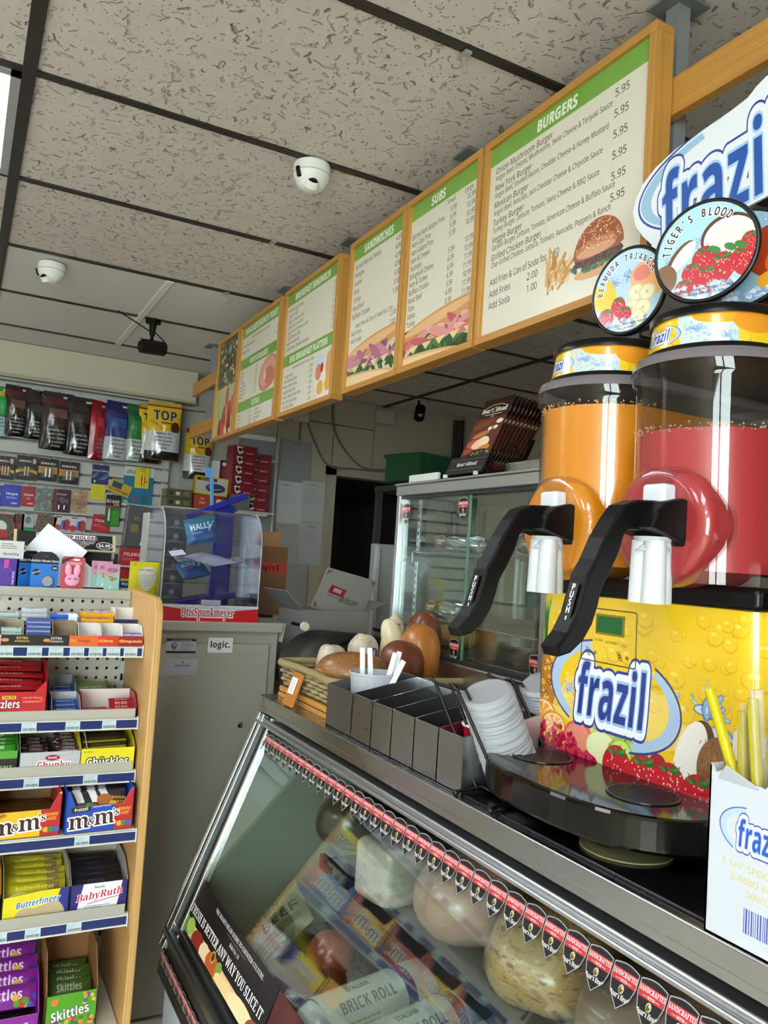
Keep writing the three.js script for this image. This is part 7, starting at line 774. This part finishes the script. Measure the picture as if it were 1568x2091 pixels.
card('round_red_pack', 'round red and green clam pack at left edge', 'clam pack', 0.2, 1.37, 1.508, 0.12, (g, w, h) => { re(g, 0, 0, w, h, '#3f5a48'); el(g, w * 0.4, h * 0.5, 46, 44, '#e0e2dc'); re(g, 0, h * 0.6, w * 0.75, h * 0.4, '#a82e30'); }, { add: (t, w, h) => obj('red_ring', new THREE.TorusGeometry(0.06, 0.005, 8, 40).translate(0, h / 2, 0.004), mat(0xb93a3a, 0.35), t) }); card('dark_red_pack', 'dark red pack beside the round pack', 'card pack', 0.28, 1.385, 1.515, 0.05, (g, w, h) => { re(g, 0, 0, w, h, '#5c1a20'); el(g, w * 0.6, h * 0.5, 16, 22, '#7a3a34'); }); card('green_white_pack', 'small white pack with green foot', 'card pack', 0.325, 1.428, 1.515, 0.06, (g, w, h) => { re(g, 0, 0, w, h, '#aeb9ba'); re(g, 0, h * 0.8, w, h * 0.2, '#1f8a4a'); el(g, w * 0.5, h * 0.35, 20, 24, '#6d7c80'); }); card('tobacco_leaf_pack', 'brown speckled leaf pattern pack', 'card pack', 0.408, 1.425, 1.52, 0.1, (g, w, h) => { re(g, 0, 0, w, h, '#5c4a3c'); for (let i = 0; i < 500; i++) el(g, rr(0, w), rr(0, h), 2.5, 1.5, ['#8a7460', '#3a2e24', '#a08a72'][i % 3], rr(0, 3)); }, { rz: -0.15 });
const bottlePack = (label, x) => card('bottle_pack', label, 'card pack', x, 1.44, 1.525, 0.082, (g, w, h) => { re(g, 0, 0, w, h, '#cfccd4'); el(g, w * 0.2, h * 0.8, 26, 22, '#c2394a'); el(g, w * 0.8, h * 0.6, 26, 40, '#b83a48'); re(g, w * 0.1, 8, w * 0.35, 8, '#3a4a6a'); }, { add: (t, w, h) => obj('small_bottle', join(cyl(0.009, 0.009, 0.035, 14, 0.002, h * 0.3, 0.009), cyl(0.006, 0.006, 0.016, 12, 0.002, h * 0.58, 0.009)), mat(0x4a6ab0, 0.3), t) }); bottlePack('white and red eye drop pack, left of two', 0.498); bottlePack('white and red eye drop pack, right of two', 0.58);
const tyl = (g, w, h) => { re(g, 0, 0, w, h, '#b81f2a'); tx(g, 'TYLENOL', w * 0.52, h * 0.36, w * 0.19, { fill: '#f3eceb', style: 'italic' }); textLines(g, w * 0.08, h * 0.58, w * 0.6, 2, 12, '#e3a8a8', 4); re(g, w * 0.55, h * 0.7, w * 0.3, h * 0.22, '#d03a2a'); }; card('pain_relief_pack', 'small red pain relief pack hanging on a peg', 'medicine pack', 0.7, 1.449, 1.545, 0.098, tyl, { rz: -0.08 });
// lower right: medicine boxes on a small shelf
{ const t = thing('medicine_shelf', 'short metal shelf on the slat wall below the gauge', 'shelf', [0.92, 1.262, ZS]); obj('shelf_board', rb(0.3, 0.01, 0.16, 0.002, 0, 0.005, 0.08), RKW, t); const t2 = thing('medicine_shelf', 'lower short metal shelf on the slat wall', 'shelf', [0.92, 1.135, ZS]); obj('shelf_board', rb(0.3, 0.01, 0.16, 0.002, 0, 0.005, 0.08), RKW, t2);
  const p = pr(180, 130, tyl); tag(P('pain_relief_box', pbox(0.13, 0.095, 0.05, { f: p, _: '#9c1822' }), null, [0.868, 1.273, ZS + 0.1], [0, -0.05, 0]), 'red pain relief box on the short shelf, left of two', 'medicine box'); tag(P('pain_relief_box', pbox(0.12, 0.09, 0.05, { f: p, _: '#9c1822' }), null, [1.0, 1.273, ZS + 0.1], [0, 0.05, 0]), 'red pain relief box on the short shelf, right of two', 'medicine box'); const rp = solid('#b0202a'); tag(P('cold_medicine_box', pbox(0.07, 0.07, 0.05, { f: rp, _: '#8f1a22' }), null, [0.85, 1.197, ZS + 0.09]), 'plain red box stacked on the blue medicine box', 'medicine box'); const np = pr(90, 80, (g, w, h) => { re(g, 0, 0, w, h, '#20286a'); re(g, 0, 0, w, 20, '#c9cc3a'); tx(g, 'NyQ', w / 2, h * 0.55, 34, { fill: '#e6e8f0' }); }); tag(P('cold_medicine_box', pbox(0.07, 0.05, 0.05, { f: np, _: '#1c2258' }), null, [0.85, 1.146, ZS + 0.09]), 'blue and yellow cold medicine box on the lower shelf', 'medicine box'); }
// tobacco corner right of the slat wall
{ const zw = ZB + 0.002; const t = thing('tobacco_shelf', 'narrow wall shelf of cigarette papers and red tins', 'shelf', [1.33, 1.612, zw]); obj('shelf_board', rb(0.62, 0.012, 0.2, 0.002, 0, 0.006, 0.1), RKW, t); const sy = 1.625, zz = zw + 0.12;
  const gb = pr(200, 90, (g, w, h) => { re(g, 0, 0, w, h, '#5a573f'); re(g, w * 0.1, h * 0.3, 26, 36, '#2a2820'); re(g, w * 0.35, h * 0.3, 34, 36, '#d3d0bc'); re(g, w * 0.65, h * 0.25, 50, 44, '#7a7656'); }); for (const [k, yy] of [sy, sy + 0.052].entries()) tag(P('olive_tobacco_box', pbox(0.15, 0.05, 0.1, { f: gb, _: '#6b684e' }), null, [1.105, yy, zz], [0, 0.12 - k * 0.05, 0]), k ? 'olive green tobacco box on top of the other' : 'olive green tobacco box at the bottom of the pair', 'tobacco box');
  const ob = pr(150, 120, (g, w, h) => { re(g, 0, 0, w, h, '#a8402a'); tx(g, 'ZIG', w / 2, h * 0.28, 22, { fill: '#e8c39a' }); tx(g, 'ZAG', w / 2, h * 0.56, 28, { fill: '#e8c39a' }); }); tag(P('orange_paper_box', pbox(0.1, 0.085, 0.09, { f: ob, _: '#8f3522' }), null, [1.245, sy, zz]), 'orange rolling paper box under the yellow tray', 'tobacco box'); const yb = pr(300, 160, (g, w, h) => { re(g, 0, 0, w, h, '#c9b41c'); re(g, 14, 14, w - 28, h - 28, '#b9b9b6'); re(g, 14, 14, w * 0.6, 26, '#2a2622'); tx(g, 'TOP-O-MATIC', w * 0.36, 27, 20, { fill: '#d6c21e' }); el(g, w * 0.62, h * 0.6, 90, 40, '#3a3a4e'); ln(g, [[w * 0.42, h * 0.5], [w * 0.5, h * 0.72], [w * 0.8, h * 0.62]], '#a9a9b0', 8); }); tag(P('rolling_machine_box', pbox(0.2, 0.108, 0.06, { f: yb, _: '#b3a018' }), null, [1.296, sy + 0.087, zz], [0, 0, -0.04]), 'yellow framed rolling machine box', 'tobacco box'); tag(P('red_tobacco_box', pbox(0.07, 0.085, 0.09, { f: pr(90, 110, (g, w, h) => { re(g, 0, 0, w, h, '#8f2a22'); el(g, w / 2, h * 0.4, 24, 20, '#e0d6d0'); }), _: '#7a221c' }), null, [1.345, sy, zz]), 'small red box right of the orange paper box', 'tobacco box');
  const t3 = thing('tobacco_bag', 'yellow tobacco bag hanging behind the wooden beam end', 'tobacco bag', [1.225, 1.805, zw + 0.06]); obj('bag', pouch(0.165, 0.3, 0.07, top_, '#b39a16', { seal: 0.1, foot: 0.5, crease: 0.1 }), top_.sh.mat(0.22, { clearcoat: 0.7, clearcoatRoughness: 0.12 }), t3); obj('wall_hook', wire([[0, 0.29, -0.06], [0, 0.29, 0.02]], 0.002), CHROME, t3);
  const rd = pr(220, 90, (g, w, h) => { re(g, 0, 0, w, h, '#7c1d2a'); po(g, [[30, 8], [90, 12], [76, 40], [100, 60], [60, 82], [40, 60]], '#e4e0dc'); el(g, 62, 38, 16, 18, '#1a1616'); re(g, 120, 60, 70, 12, '#c98a90'); }); const rg = pbox(0.15, 0.058, 0.1, { f: rd, l: '#8f3a44', _: '#6a1822' }); for (let k = 0; k < 5; k++) tag(obj('red_chew_carton', rg, rd.sh.mat(0.35), null, [1.475, 1.73 + k * 0.0595, zw + 0.12], [0, 0.12 + (k % 2) * 0.03, 0]), 'dark red carton with white figure, ' + ORD[k] + ' from bottom of the front stack', 'tobacco carton', 'dark red cartons in the front stack'); for (let k = 0; k < 6; k++) tag(obj('red_chew_carton', rg, rd.sh.mat(0.35), null, [1.6, 1.64 + k * 0.0595, zw + 0.06], [0, -0.1, 0]), 'dark red carton ' + ORD[k] + ' from bottom of the darker right stack', 'tobacco carton', 'dark red cartons in the right stack'); const t4 = thing('tobacco_shelf', 'short shelf under the stack of dark red cartons', 'shelf', [1.56, 1.628, zw]); obj('shelf_board', rb(0.24, 0.012, 0.14, 0.002, 0.03, 0.006, 0.07), RKW, t4); const t5 = thing('carton_stand', 'grey riser block under the front stack of red cartons', 'riser', [1.475, 1.64, zw + 0.12]); obj('block', box(0.12, 0.09, 0.09, 0, 0.045, 0), mat(0x6a6a66, 0.6), t5);
  const wc = pr(80, 140, (g, w, h) => { re(g, 0, 0, w, h, '#d2d2ce'); textLines(g, 8, 20, 60, 6, 16, '#999', 3); }); tag(P('white_price_card', pbox(0.055, 0.108, 0.002, { f: wc, _: '#ccc' }), null, [1.337, 1.82, zw + 0.07]), 'white price card behind the yellow framed box', 'card'); const rc2 = pr(80, 120, (g, w, h) => { re(g, 0, 0, w, h, '#1a1616'); el(g, w / 2, h * 0.6, 30, 50, '#8f2430'); el(g, w * 0.4, h * 0.2, 18, 12, '#e0dcd8'); }); tag(P('bottle_shaped_card', pbox(0.06, 0.115, 0.01, { f: rc2, _: '#1a1616' }), null, [1.39, 1.82, zw + 0.08]), 'black and red bottle picture card by the carton stack', 'card');
  const sh = pr(160, 180, (g, w, h) => { re(g, 0, 0, w, h, '#b3b4b6'); textLines(g, 16, 20, 120, 10, 15, '#8c8e92', 2); }); tag(P('wall_notice', pbox(0.127, 0.143, 0.001, { f: sh, _: '#b3b4b6' }), null, [1.073, 1.75, zw]), 'grey notice sheet right of the slat wall', 'paper');
}
// ---------- grey steel locker and what stands on it ----------
const LT = 1.167, LZ = -2.45;
{ const t = thing('steel_locker', 'beige grey steel locker between the candy rack and the deli case', 'cabinet', [0.72, 0, LZ]), m = new THREE.MeshPhysicalMaterial({ color: 0xb3b0a4, roughness: 0.36, metalness: 0.25, side: THREE.DoubleSide });
  obj('locker_body', rb(0.47, LT - 0.02, 0.42, 0.003, -0.02, (LT - 0.02) / 2, -0.222), m, t); obj('locker_door', rb(0.43, LT - 0.075, 0.012, 0.004, -0.03, (LT - 0.06) / 2 + 0.0, -0.004), m, t); obj('locker_top', rb(0.485, 0.03, 0.445, 0.004, -0.02, LT - 0.015, -0.21), m, t); obj('paper_flap', T(box(0.002, 0.06, 0.06), 0.225, LT - 0.03, -0.02, 0, 0, -0.15), mat(0xb9b6ac, 0.7), t);
  obj('lock', rb(0.014, 0.018, 0.006, 0.002, 0.106, 0.848, 0.004), mat(0xb9bcbd, 0.25, 0.9), t); obj('lock_core', rb(0.006, 0.01, 0.008, 0.001, 0.102, 0.847, 0.005), BLACKM, t);
  const st = (x, y, w, h, draw) => { const p = pr(Math.round(w * 2600), Math.round(h * 2600), draw); obj('sticker', pbox(w, h, 0.0006, { f: p, _: '#ccc' }, [x, y, 0.0022]), p.sh.mat(0.5), t); };
  st(-0.098, 1.07, 0.09, 0.043, (g, w, h) => { re(g, 0, 0, w, h, '#b9bdc4'); re(g, 0, 0, w, h * 0.17, '#1c2030'); re(g, 0, h * 0.85, w, h * 0.15, '#1c2030'); tx(g, 'Garden State Roofing', w / 2, h * 0.09, 15, { fill: '#c9cdd4', font: 'serif' }); el(g, w * 0.26, h * 0.5, 22, 28, '#6a7286'); el(g, w * 0.27, h * 0.42, 10, 10, '#b9bdc4'); textLines(g, w * 0.5, h * 0.28, 100, 5, 13, '#4a5060', 3); }); st(0.023, 1.072, 0.078, 0.046, (g, w, h) => { re(g, 0, 0, w, h, '#e2e2e4'); tx(g, 'logic.', w / 2, h * 0.46, 70, { fill: '#111', sx: 0.95 }); }); st(-0.09, 1.004, 0.092, 0.048, (g, w, h) => { re(g, 0, 0, w, h, '#b9bac6'); el(g, w / 2, h * 0.2, 7, 9, '#5a5a8a'); tx(g, 'AMERICAN BOB', w / 2, h * 0.42, 16, { fill: '#3a3a5a' }); textLines(g, 12, h * 0.78, 60, 2, 9, '#7a7a90', 2); textLines(g, w * 0.65, h * 0.78, 70, 2, 9, '#7a7a90', 2); });
}
{ // clear cookie case
  const t = thing('cookie_case', 'clear plastic cookie case with red printed foot on the locker', 'display case', [0.702, LT, LZ - 0.0]), W = 0.31, D = 0.24, H = 0.345; const AC = mat(0xeef0f6, 0.04, 0, { transmission: 1, thickness: 0, ior: 1.5 });
  const prof = [[0, 0.03]]; for (let i = 0; i <= 10; i++) { const a = i / 10 * PI / 2; prof.push([-0.1 + 0.1 * Math.cos(a) - 0.002, 0.235 + 0.11 * Math.sin(a)]); } prof.push([-D, H]);
  const side = ext([...prof, [-D, 0.0], [0, 0]], 0.004).rotateY(-PI / 2); obj('side_panel', side.clone().translate(-W / 2 + 0.004, 0, 0), AC, t); obj('side_panel', side.clone().translate(W / 2, 0, 0), AC, t);
  { const pos = [], idx = []; prof.forEach(([z, y], i) => { pos.push(-W / 2, y, z, W / 2, y, z); if (i) { const a = i * 2; idx.push(a - 2, a - 1, a, a - 1, a + 1, a); } }); const g = new THREE.BufferGeometry(); g.setAttribute('position', new THREE.Float32BufferAttribute(pos, 3)); g.setIndex(idx); g.computeVertexNormals(); obj('curved_front', norm(g), AC, t); }
  obj('edge_strip', join([-W / 2 + 0.002, W / 2 - 0.002].map((x) => tube(prof.map(([z, y]) => [x, y, z]), 0.0022, 40, 6))), mat(0xd3d5dc, 0.15, 0, { transmission: 0.5, thickness: 0 }), t); obj('back_panel', box(W, H, 0.003, 0, H / 2, -D), AC, t); obj('inner_shelf', box(W - 0.01, 0.004, D - 0.03, 0, 0.17, -D / 2), AC, t); obj('inner_shelf', box(W - 0.01, 0.004, D - 0.03, 0, 0.115, -D / 2), AC, t); obj('door_handle', rb(0.06, 0.017, 0.012, 0.003, 0.0, 0.058, 0.006), mat(0xc9ccdc, 0.15, 0, { transmission: 0.5, thickness: 0 }), t); obj('drawer_lip', rb(W - 0.01, 0.003, 0.012, 0.001, 0, 0.04, 0.0), AC, t);
  const op = pr(620, 74, (g, w, h) => { re(g, 0, 0, w, h, '#c9cad2'); po(g, [[0, 8], [w * 0.3, 26], [w * 0.7, 26], [w, 12], [w, h], [0, h]], '#c01d24'); tx(g, 'OtisSpunkmeyer', w * 0.48, 34, 52, { font: 'serif', fill: '#b3242a', strokes: [['#e8e2e2', 12]], sx: 0.75 }); }); obj('printed_foot', pbox(W, 0.05, 0.002, { f: op, _: '#a8181f' }, [0, 0, 0.001]), op.sh.mat(0.35), t); obj('base', box(W, 0.006, D, 0, 0.003, -D / 2), mat(0xc9cad2, 0.4), t);
  // candy bag and trays seen through it
  const hp = pr(260, 190, (g, w, h) => { re(g, 0, 0, w, h, '#2a6f8c'); for (let i = 0; i < 20; i++) { g.globalAlpha = 0.3; el(g, rr(0, w), rr(0.5, 1) * h, 40, 20, '#3a3a9a'); } g.globalAlpha = 1; tx(g, 'HALLS', w * 0.45, h * 0.36, 60, { fill: '#e6eef2', rot: -0.06 }); ln(g, [[w * 0.7, h * 0.55], [w * 0.85, h * 0.3], [w * 0.92, h * 0.2]], '#cfe6ee', 8); ln(g, [[40, h * 0.6], [120, h * 0.58]], '#bcd6e0', 4); }); tag(P('cough_drop_bag', pouch(0.105, 0.085, 0.03, hp, '#22556e', { seal: 0.05, crease: 0.08 }), null, [0.7, LT + 0.24, LZ - 0.12], [-0.2, 0, 0.22]), 'teal cough drop bag resting inside the cookie case', 'candy bag'); tag(P('cough_drop_bag', pouch(0.1, 0.08, 0.03, hp, '#22556e', { seal: 0.05, crease: 0.1 }), null, [0.69, LT + 0.13, LZ - 0.13], [-0.9, 0, 0.3]), 'teal cough drop bag lying lower inside the cookie case', 'candy bag');
  const fp = (() => { const g = new THREE.PlaneGeometry(0.24, 0.12, 20, 8), p = g.attributes.position; for (let i = 0; i < p.count; i++) p.setZ(i, 0.008 * Math.sin(p.getX(i) * 40 + p.getY(i) * 25) + rr(-0.002, 0.002)); g.computeVertexNormals(); return g; })(); tag(obj('plastic_film', fp, mat(0xd9dae6, 0.2, 0, { transmission: 0.5, thickness: 0 }), null, [0.715, LT + 0.19, LZ - 0.1], [-1.35, 0, 0.05]), 'crumpled white plastic film on the cookie case shelf', 'plastic film'); tag(obj('blank_tag', box(0.045, 0.001, 0.03, 0, 0, 0), mat(0xe8e9ee, 0.6), null, [0.6, LT + 0.204, LZ - 0.05], [0.5, 0.2, 0.1]), 'small blank white tag inside the cookie case', 'tag');
  const bl = mat(0x1d2290, 0.35); const b = thing('blue_display_stand', 'royal blue plastic display stand behind the cookie case', 'display stand', [0.79, LT, LZ - 0.33]); obj('column', T(rb(0.07, 0.38, 0.03, 0.003), 0.03, 0.19, 0), bl, b); obj('angled_shelf', T(rb(0.22, 0.02, 0.05, 0.003), 0.0, 0.375, 0.01, 0, 0, 0.42), bl, b); obj('lower_tray', T(rb(0.2, 0.02, 0.12, 0.003), -0.02, 0.05, 0.0, 0, 0, 0.2), bl, b); obj('light_blue_arm', T(join(rb(0.012, 0.12, 0.006, 0.002, 0, 0.06, 0), rb(0.022, 0.034, 0.004, 0.001, -0.012, 0.13, 0)), -0.02, 0.36, 0.02, 0, 0, 0.08), mat(0x4a86c4, 0.35), b); obj('foot_plate', rb(0.22, 0.008, 0.1, 0.002, 0, 0.004, 0), bl, b);
  const cg = pr(120, 80, (g, w, h) => { re(g, 0, 0, w, h, '#b3b6b0'); tx(g, '.05', w * 0.65, h * 0.7, 26, { fill: '#6a6c68' }); textLines(g, 10, 16, 90, 2, 12, '#8a8c88', 4); }), cg2 = pr(160, 80, (g, w, h) => { re(g, 0, 0, w, h, '#5f6560'); el(g, w * 0.5, h * 0.55, 20, 16, '#a9aea8'); po(g, [[0, h], [w * 0.4, h * 0.75], [w, h], [w, h]], '#8a8f88'); }); for (let k = 0; k < 7; k++) { tag(P('pale_cigar_box', pbox(0.058, 0.047, 0.08, { f: cg, _: '#a3a6a0' }), null, [0.585, LT + k * 0.0475, LZ - 0.36]), 'pale small carton seen through cookie case, ' + ORD[k] + ' from bottom', 'carton', 'pale cartons behind the cookie case'); tag(P('grey_cigar_box', pbox(0.075, 0.047, 0.08, { f: cg2, _: '#575c58' }), null, [0.655, LT + k * 0.0475, LZ - 0.36]), 'grey green carton seen through cookie case, ' + ORD[k] + ' from bottom', 'carton', 'grey green cartons behind the cookie case'); }
  tag(obj('locker_rear_table', join(rb(0.6, 0.02, 0.4, 0.003, 0.78, LT - 0.012, LZ - 0.66), box(0.03, LT - 0.02, 0.03, 1.05, LT / 2 - 0.01, LZ - 0.8), box(0.03, LT - 0.02, 0.03, 0.52, LT / 2 - 0.01, LZ - 0.8)), mat(0x6a6a66, 0.5), null), 'grey table standing behind the steel locker', 'table');
}
// ---------- behind the counter ----------
{ // brown carton with red label
  const tp = pr(120, 300, (g, w, h) => { re(g, 0, 0, w, h, '#6f4a28'); re(g, 0, h * 0.24, w, 44, '#a32a1e'); tx(g, 'Tripl', w * 0.5, h * 0.24 + 22, 34, { fill: '#3a140e', sx: -1 }); for (let i = 0; i < 12; i++) textLines(g, 14, h * 0.5 + i * 12, 90, 1, 10, '#553519', 3); }), t = thing('brown_carton', 'tall brown carton with red label behind the cookie case', 'carton', [1.02, LT - 0.002, LZ - 0.42], -0.1); P('carton_body', pbox(0.13, 0.25, 0.13, { f: tp, l: '#5a3a1e', _: '#6a4626' }), t); obj('open_flap', T(box(0.12, 0.07, 0.003), 0, 0.275, -0.02, -0.5, 0, 0), mat(0x8f6c44, 0.8), t); }
{ // dark machine under a cover, white knobs
  const t = thing('covered_slicer', 'dark covered food slicer with two round white knobs', 'food slicer', [1.13, 0, -2.27]); const m = mat(0x24211e, 0.55);
  obj('cabinet', box(0.32, 0.93, 0.32, 0.02, 0.465, -0.06), mat(0x2b2a28, 0.6), t); obj('cover', T(lump(0.2, 0.13, 0.14, 0.03, 30, 3), 0.0, 1.02, -0.1), m, t); obj('blade_guard', T(new THREE.TorusGeometry(0.15, 0.012, 10, 48, PI), -0.02, 1.0, 0.06), mat(0x151413, 0.4), t);
  for (const [x, y, z] of [[-0.16, 1.17, -0.06], [0.115, 1.16, -0.02]]) { obj('knob', join(cyl(0.013, 0.013, 0.014, 24, x, y, z, PI / 2), T(new THREE.TorusGeometry(0.0115, 0.0025, 8, 24), x, y, z + 0.007)), mat(0xd3cfb8, 0.4), t); obj('knob_stem', cyl(0.005, 0.006, 0.1, 10, x, y, z - 0.05, PI / 2), BLACKM, t); } }
{ // open white carton
  const wp = pr(420, 300, (g, w, h) => { re(g, 0, 0, w, h, '#a09d98'); g.save(); g.translate(w * 0.36, h * 0.5); g.rotate(0.1); re(g, -70, -34, 130, 60, '#a02c3a'); re(g, -40, -22, 70, 30, '#c9a9a8'); tx(g, 'quality foods', -8, 40, 18, { fill: '#a02c3a', font: 'serif', style: 'italic' }); g.restore(); tx(g, 'Wilson', w * 0.62, h * 0.66, 64, { fill: '#1a1a1c', bold: false, sx: 0.8, style: 'italic' }); for (const [x, y, a, b] of [[12, 12, 1, 1], [w - 12, 12, -1, 1], [12, h - 12, 1, -1], [w - 12, h - 12, -1, -1]]) po(g, [[x, y], [x + 40 * a, y], [x, y + 40 * b]], '#8a5f5c'); });
  const t = thing('opened_carton', 'grey white open carton with handwritten name and raised flap', 'carton', [1.2, 1.0, -2.72], 0.1), im = mat(0x5f5a54, 0.8), om = mat(0x8d8a86, 0.7); P('raised_flap', T(pbox(0.225, 0.155, 0.003, { f: wp, _: '#9a9792' }, [0, 0, 0]), 0.02, 0.19, 0.06, 0.35, 0, -0.2), t); obj('carton_wall', box(0.26, 0.2, 0.003, 0, 0.1, 0.1), om, t); obj('carton_wall', box(0.26, 0.2, 0.003, 0, 0.1, -0.1), om, t); obj('carton_wall', box(0.003, 0.2, 0.2, -0.13, 0.1, 0), om, t); obj('carton_wall', box(0.003, 0.2, 0.2, 0.13, 0.1, 0), om, t); obj('carton_floor', box(0.26, 0.003, 0.2, 0, 0.0015, 0), im, t); obj('side_flap', T(box(0.003, 0.1, 0.19), -0.165, 0.23, 0, 0, 0, 0.8), om, t); obj('side_flap', T(box(0.1, 0.003, 0.17), 0.185, 0.215, 0, 0, 0, 0.35), om, t);
  tag(obj('dark_work_table', join(rb(0.5, 0.04, 0.4, 0.004, 1.24, 0.98, -2.76), box(0.4, 0.96, 0.3, 1.26, 0.48, -2.8)), mat(0x33312e, 0.6), null), 'dark work table under the open carton', 'table'); }
{ const t = thing('tall_grey_fridge', 'tall grey cabinet behind the glass food case', 'cabinet', [1.8, 0, -3.03]); const m = mat(0x9a9c9c, 0.5); obj('cabinet_body', rb(0.5, 1.46, 0.06, 0.006, 0, 0.73, 0), m, t); obj('side_trim', rb(0.02, 1.45, 0.02, 0.003, -0.25, 0.725, 0.036), mat(0xb3b5b5, 0.4), t);
  const r = thing('crate_rack', 'dark shelf rack under the green crate', 'rack', [2.25, 0, -3.5]); obj('rack_shelf', rb(0.7, 0.03, 0.5, 0.003, 0, 1.76, 0), mat(0x3a3a38, 0.6), r); for (const [x, z] of [[-0.33, -0.23], [0.33, -0.23], [-0.33, 0.23], [0.33, 0.23]]) obj('rack_leg', box(0.03, 1.75, 0.03, x, 0.875, z), mat(0x3a3a38, 0.6), r);
  const c = thing('green_crate', 'dark green plastic crate on the rack behind counter', 'crate', [2.02, 1.776, -3.4], 0.25), gm = mat(0x0f4a2a, 0.45); obj('crate_wall', join(box(0.36, 0.12, 0.008, 0, 0.06, 0.12), box(0.36, 0.12, 0.008, 0, 0.06, -0.12), box(0.008, 0.12, 0.24, -0.18, 0.06, 0), box(0.008, 0.12, 0.24, 0.18, 0.06, 0), box(0.36, 0.006, 0.24, 0, 0.003, 0)), gm, c); obj('crate_rim', join(rb(0.38, 0.016, 0.02, 0.003, 0, 0.124, 0.125), rb(0.38, 0.016, 0.02, 0.003, 0, 0.124, -0.125), rb(0.02, 0.016, 0.25, 0.003, -0.185, 0.124, 0), rb(0.02, 0.016, 0.25, 0.003, 0.185, 0.124, 0)), gm, c); for (let k = 0; k < 6; k++) obj('crate_rib', box(0.012, 0.1, 0.012, -0.15 + k * 0.06, 0.06, 0.128), gm, c); }
// papers, cables and boxes on the rear wall
{ const zw = ZB + 0.003, sheet = (label, x, y0, w, h, c, n, rz = 0) => { const p = pr(200, 260, (g, W, H) => { re(g, 0, 0, W, H, c); textLines(g, 60, 16, 80, 2, 9, '#777', 3); textLines(g, 22, 50, 150, n, 11, '#8c8e92', 2); }); const g = (() => { const q = new THREE.PlaneGeometry(w, h, 6, 6), ps = q.attributes.position; setUV(q, p, (i) => [ps.getX(i) / w + 0.5, ps.getY(i) / h + 0.5]); for (let i = 0; i < ps.count; i++) ps.setZ(i, 0.004 + 0.003 * Math.sin(ps.getX(i) * 20 + ps.getY(i) * 14)); q.computeVertexNormals(); q.sh = p.sh; return q; })(); tag(P('wall_paper_sheet', g, null, [x, y0 + h / 2, zw], [0, 0, rz], 0.8), label, 'paper'); };
  sheet('grey text sheet pinned highest on the rear wall', 1.875, 1.857, 0.2, 0.267, '#8f9092', 16); sheet('white letter pinned left in the second row', 1.829, 1.591, 0.21, 0.268, '#c3c4c6', 9); sheet('white letter pinned right in the second row', 2.02, 1.614, 0.18, 0.262, '#b9babc', 10); sheet('white letter pinned nearest the dark doorway, third row', 2.02, 1.332, 0.2, 0.27, '#b5b6b8', 7); sheet('pale form pinned left in the third row', 1.835, 1.34, 0.19, 0.25, '#a9a9a4', 14); sheet('pale drawing sheet pinned lowest on the rear wall', 1.9, 1.09, 0.22, 0.24, '#a5a6a4', 5);
  const wb = (label, x, y, w, h) => tag(obj('wall_junction_box', rb(w, h, 0.05, 0.004, x, y, ZB + 0.026), mat(0xb9b7ae, 0.5), null), label, 'junction box'); wb('white junction box under the pancake board', 1.885, 2.284, 0.084, 0.07); wb('white junction box left of the small ceiling camera', 2.49, 2.362, 0.125, 0.09);
  const cm = mat(0x6d675a, 0.6), cable = (label, pts) => tag(obj('wall_cable', tube(pts, 0.006, 40, 6), cm, null), label, 'cable'); cable('thin cable sagging from the junction box to the doorway', [[1.93, 2.26, ZB + 0.01], [2.0, 2.12, ZB + 0.01], [2.08, 1.99, ZB + 0.05], [2.3, 1.985, ZB + 0.055], [2.5, 1.99, ZB + 0.055]]); cable('thin cable falling from the ceiling beside the panels', [[2.1, 2.43, ZB + 0.01], [2.12, 2.25, ZB + 0.01], [2.22, 2.1, ZB + 0.01], [2.34, 2.0, ZB + 0.055], [2.6, 2.02, ZB + 0.055]]); cable('short cable hanging straight below the left junction box', [[1.885, 2.25, ZB + 0.012], [1.885, 2.13, ZB + 0.012]]); cable('long cable along the wall above the tobacco bags', [[0.3, 2.21, ZB + 0.05], [0.75, 2.2, ZB + 0.05], [1.1, 2.215, ZB + 0.03], [1.7, 2.25, ZB + 0.02]]);
  tag(obj('wall_conduit', join(cyl(0.016, 0.016, 2.4, 14, 3.05, 1.22, ZB + 0.04), cyl(0.02, 0.02, 2.4, 14, 3.085, 1.22, ZB + 0.06)), mat(0x2c2925, 0.6), null), 'dark vertical conduit in the far corner', 'conduit');
  const cb = thing('wall_cabinet', 'grey wall cabinet with white edges beside the red cartons', 'cabinet', [1.62, 1.42, ZB + 0.002]); obj('cabinet_back', box(0.26, 0.68, 0.02, 0.0, 0.34, 0.012), mat(0x8b8e90, 0.45), cb); obj('white_edge', join(rb(0.24, 0.03, 0.03, 0.003, -0.02, 0.69, 0.02), rb(0.18, 0.018, 0.03, 0.003, 0.02, 0.55, 0.02)), mat(0xe3e6e4, 0.4), cb); obj('metal_stile', rb(0.02, 0.7, 0.03, 0.003, 0.12, 0.36, 0.02), ALU, cb); }

// every group stands at its own base
scene.updateMatrixWorld(true);
for (const o of scene.children) if (o.isGroup && (o.position.lengthSq() === 0 || o === rack) && o.rotation.y === 0) {
  const b = new THREE.Box3().setFromObject(o), c = new THREE.Vector3((b.min.x + b.max.x) / 2, b.min.y, (b.min.z + b.max.z) / 2); const was = o.position.clone(); o.position.copy(c); for (const k of o.children) k.position.sub(c.clone().sub(was).divideScalar(o.scale.x));
}
for (const s of sheets) s.t.needsUpdate = true;
renderer.render(scene, camera);
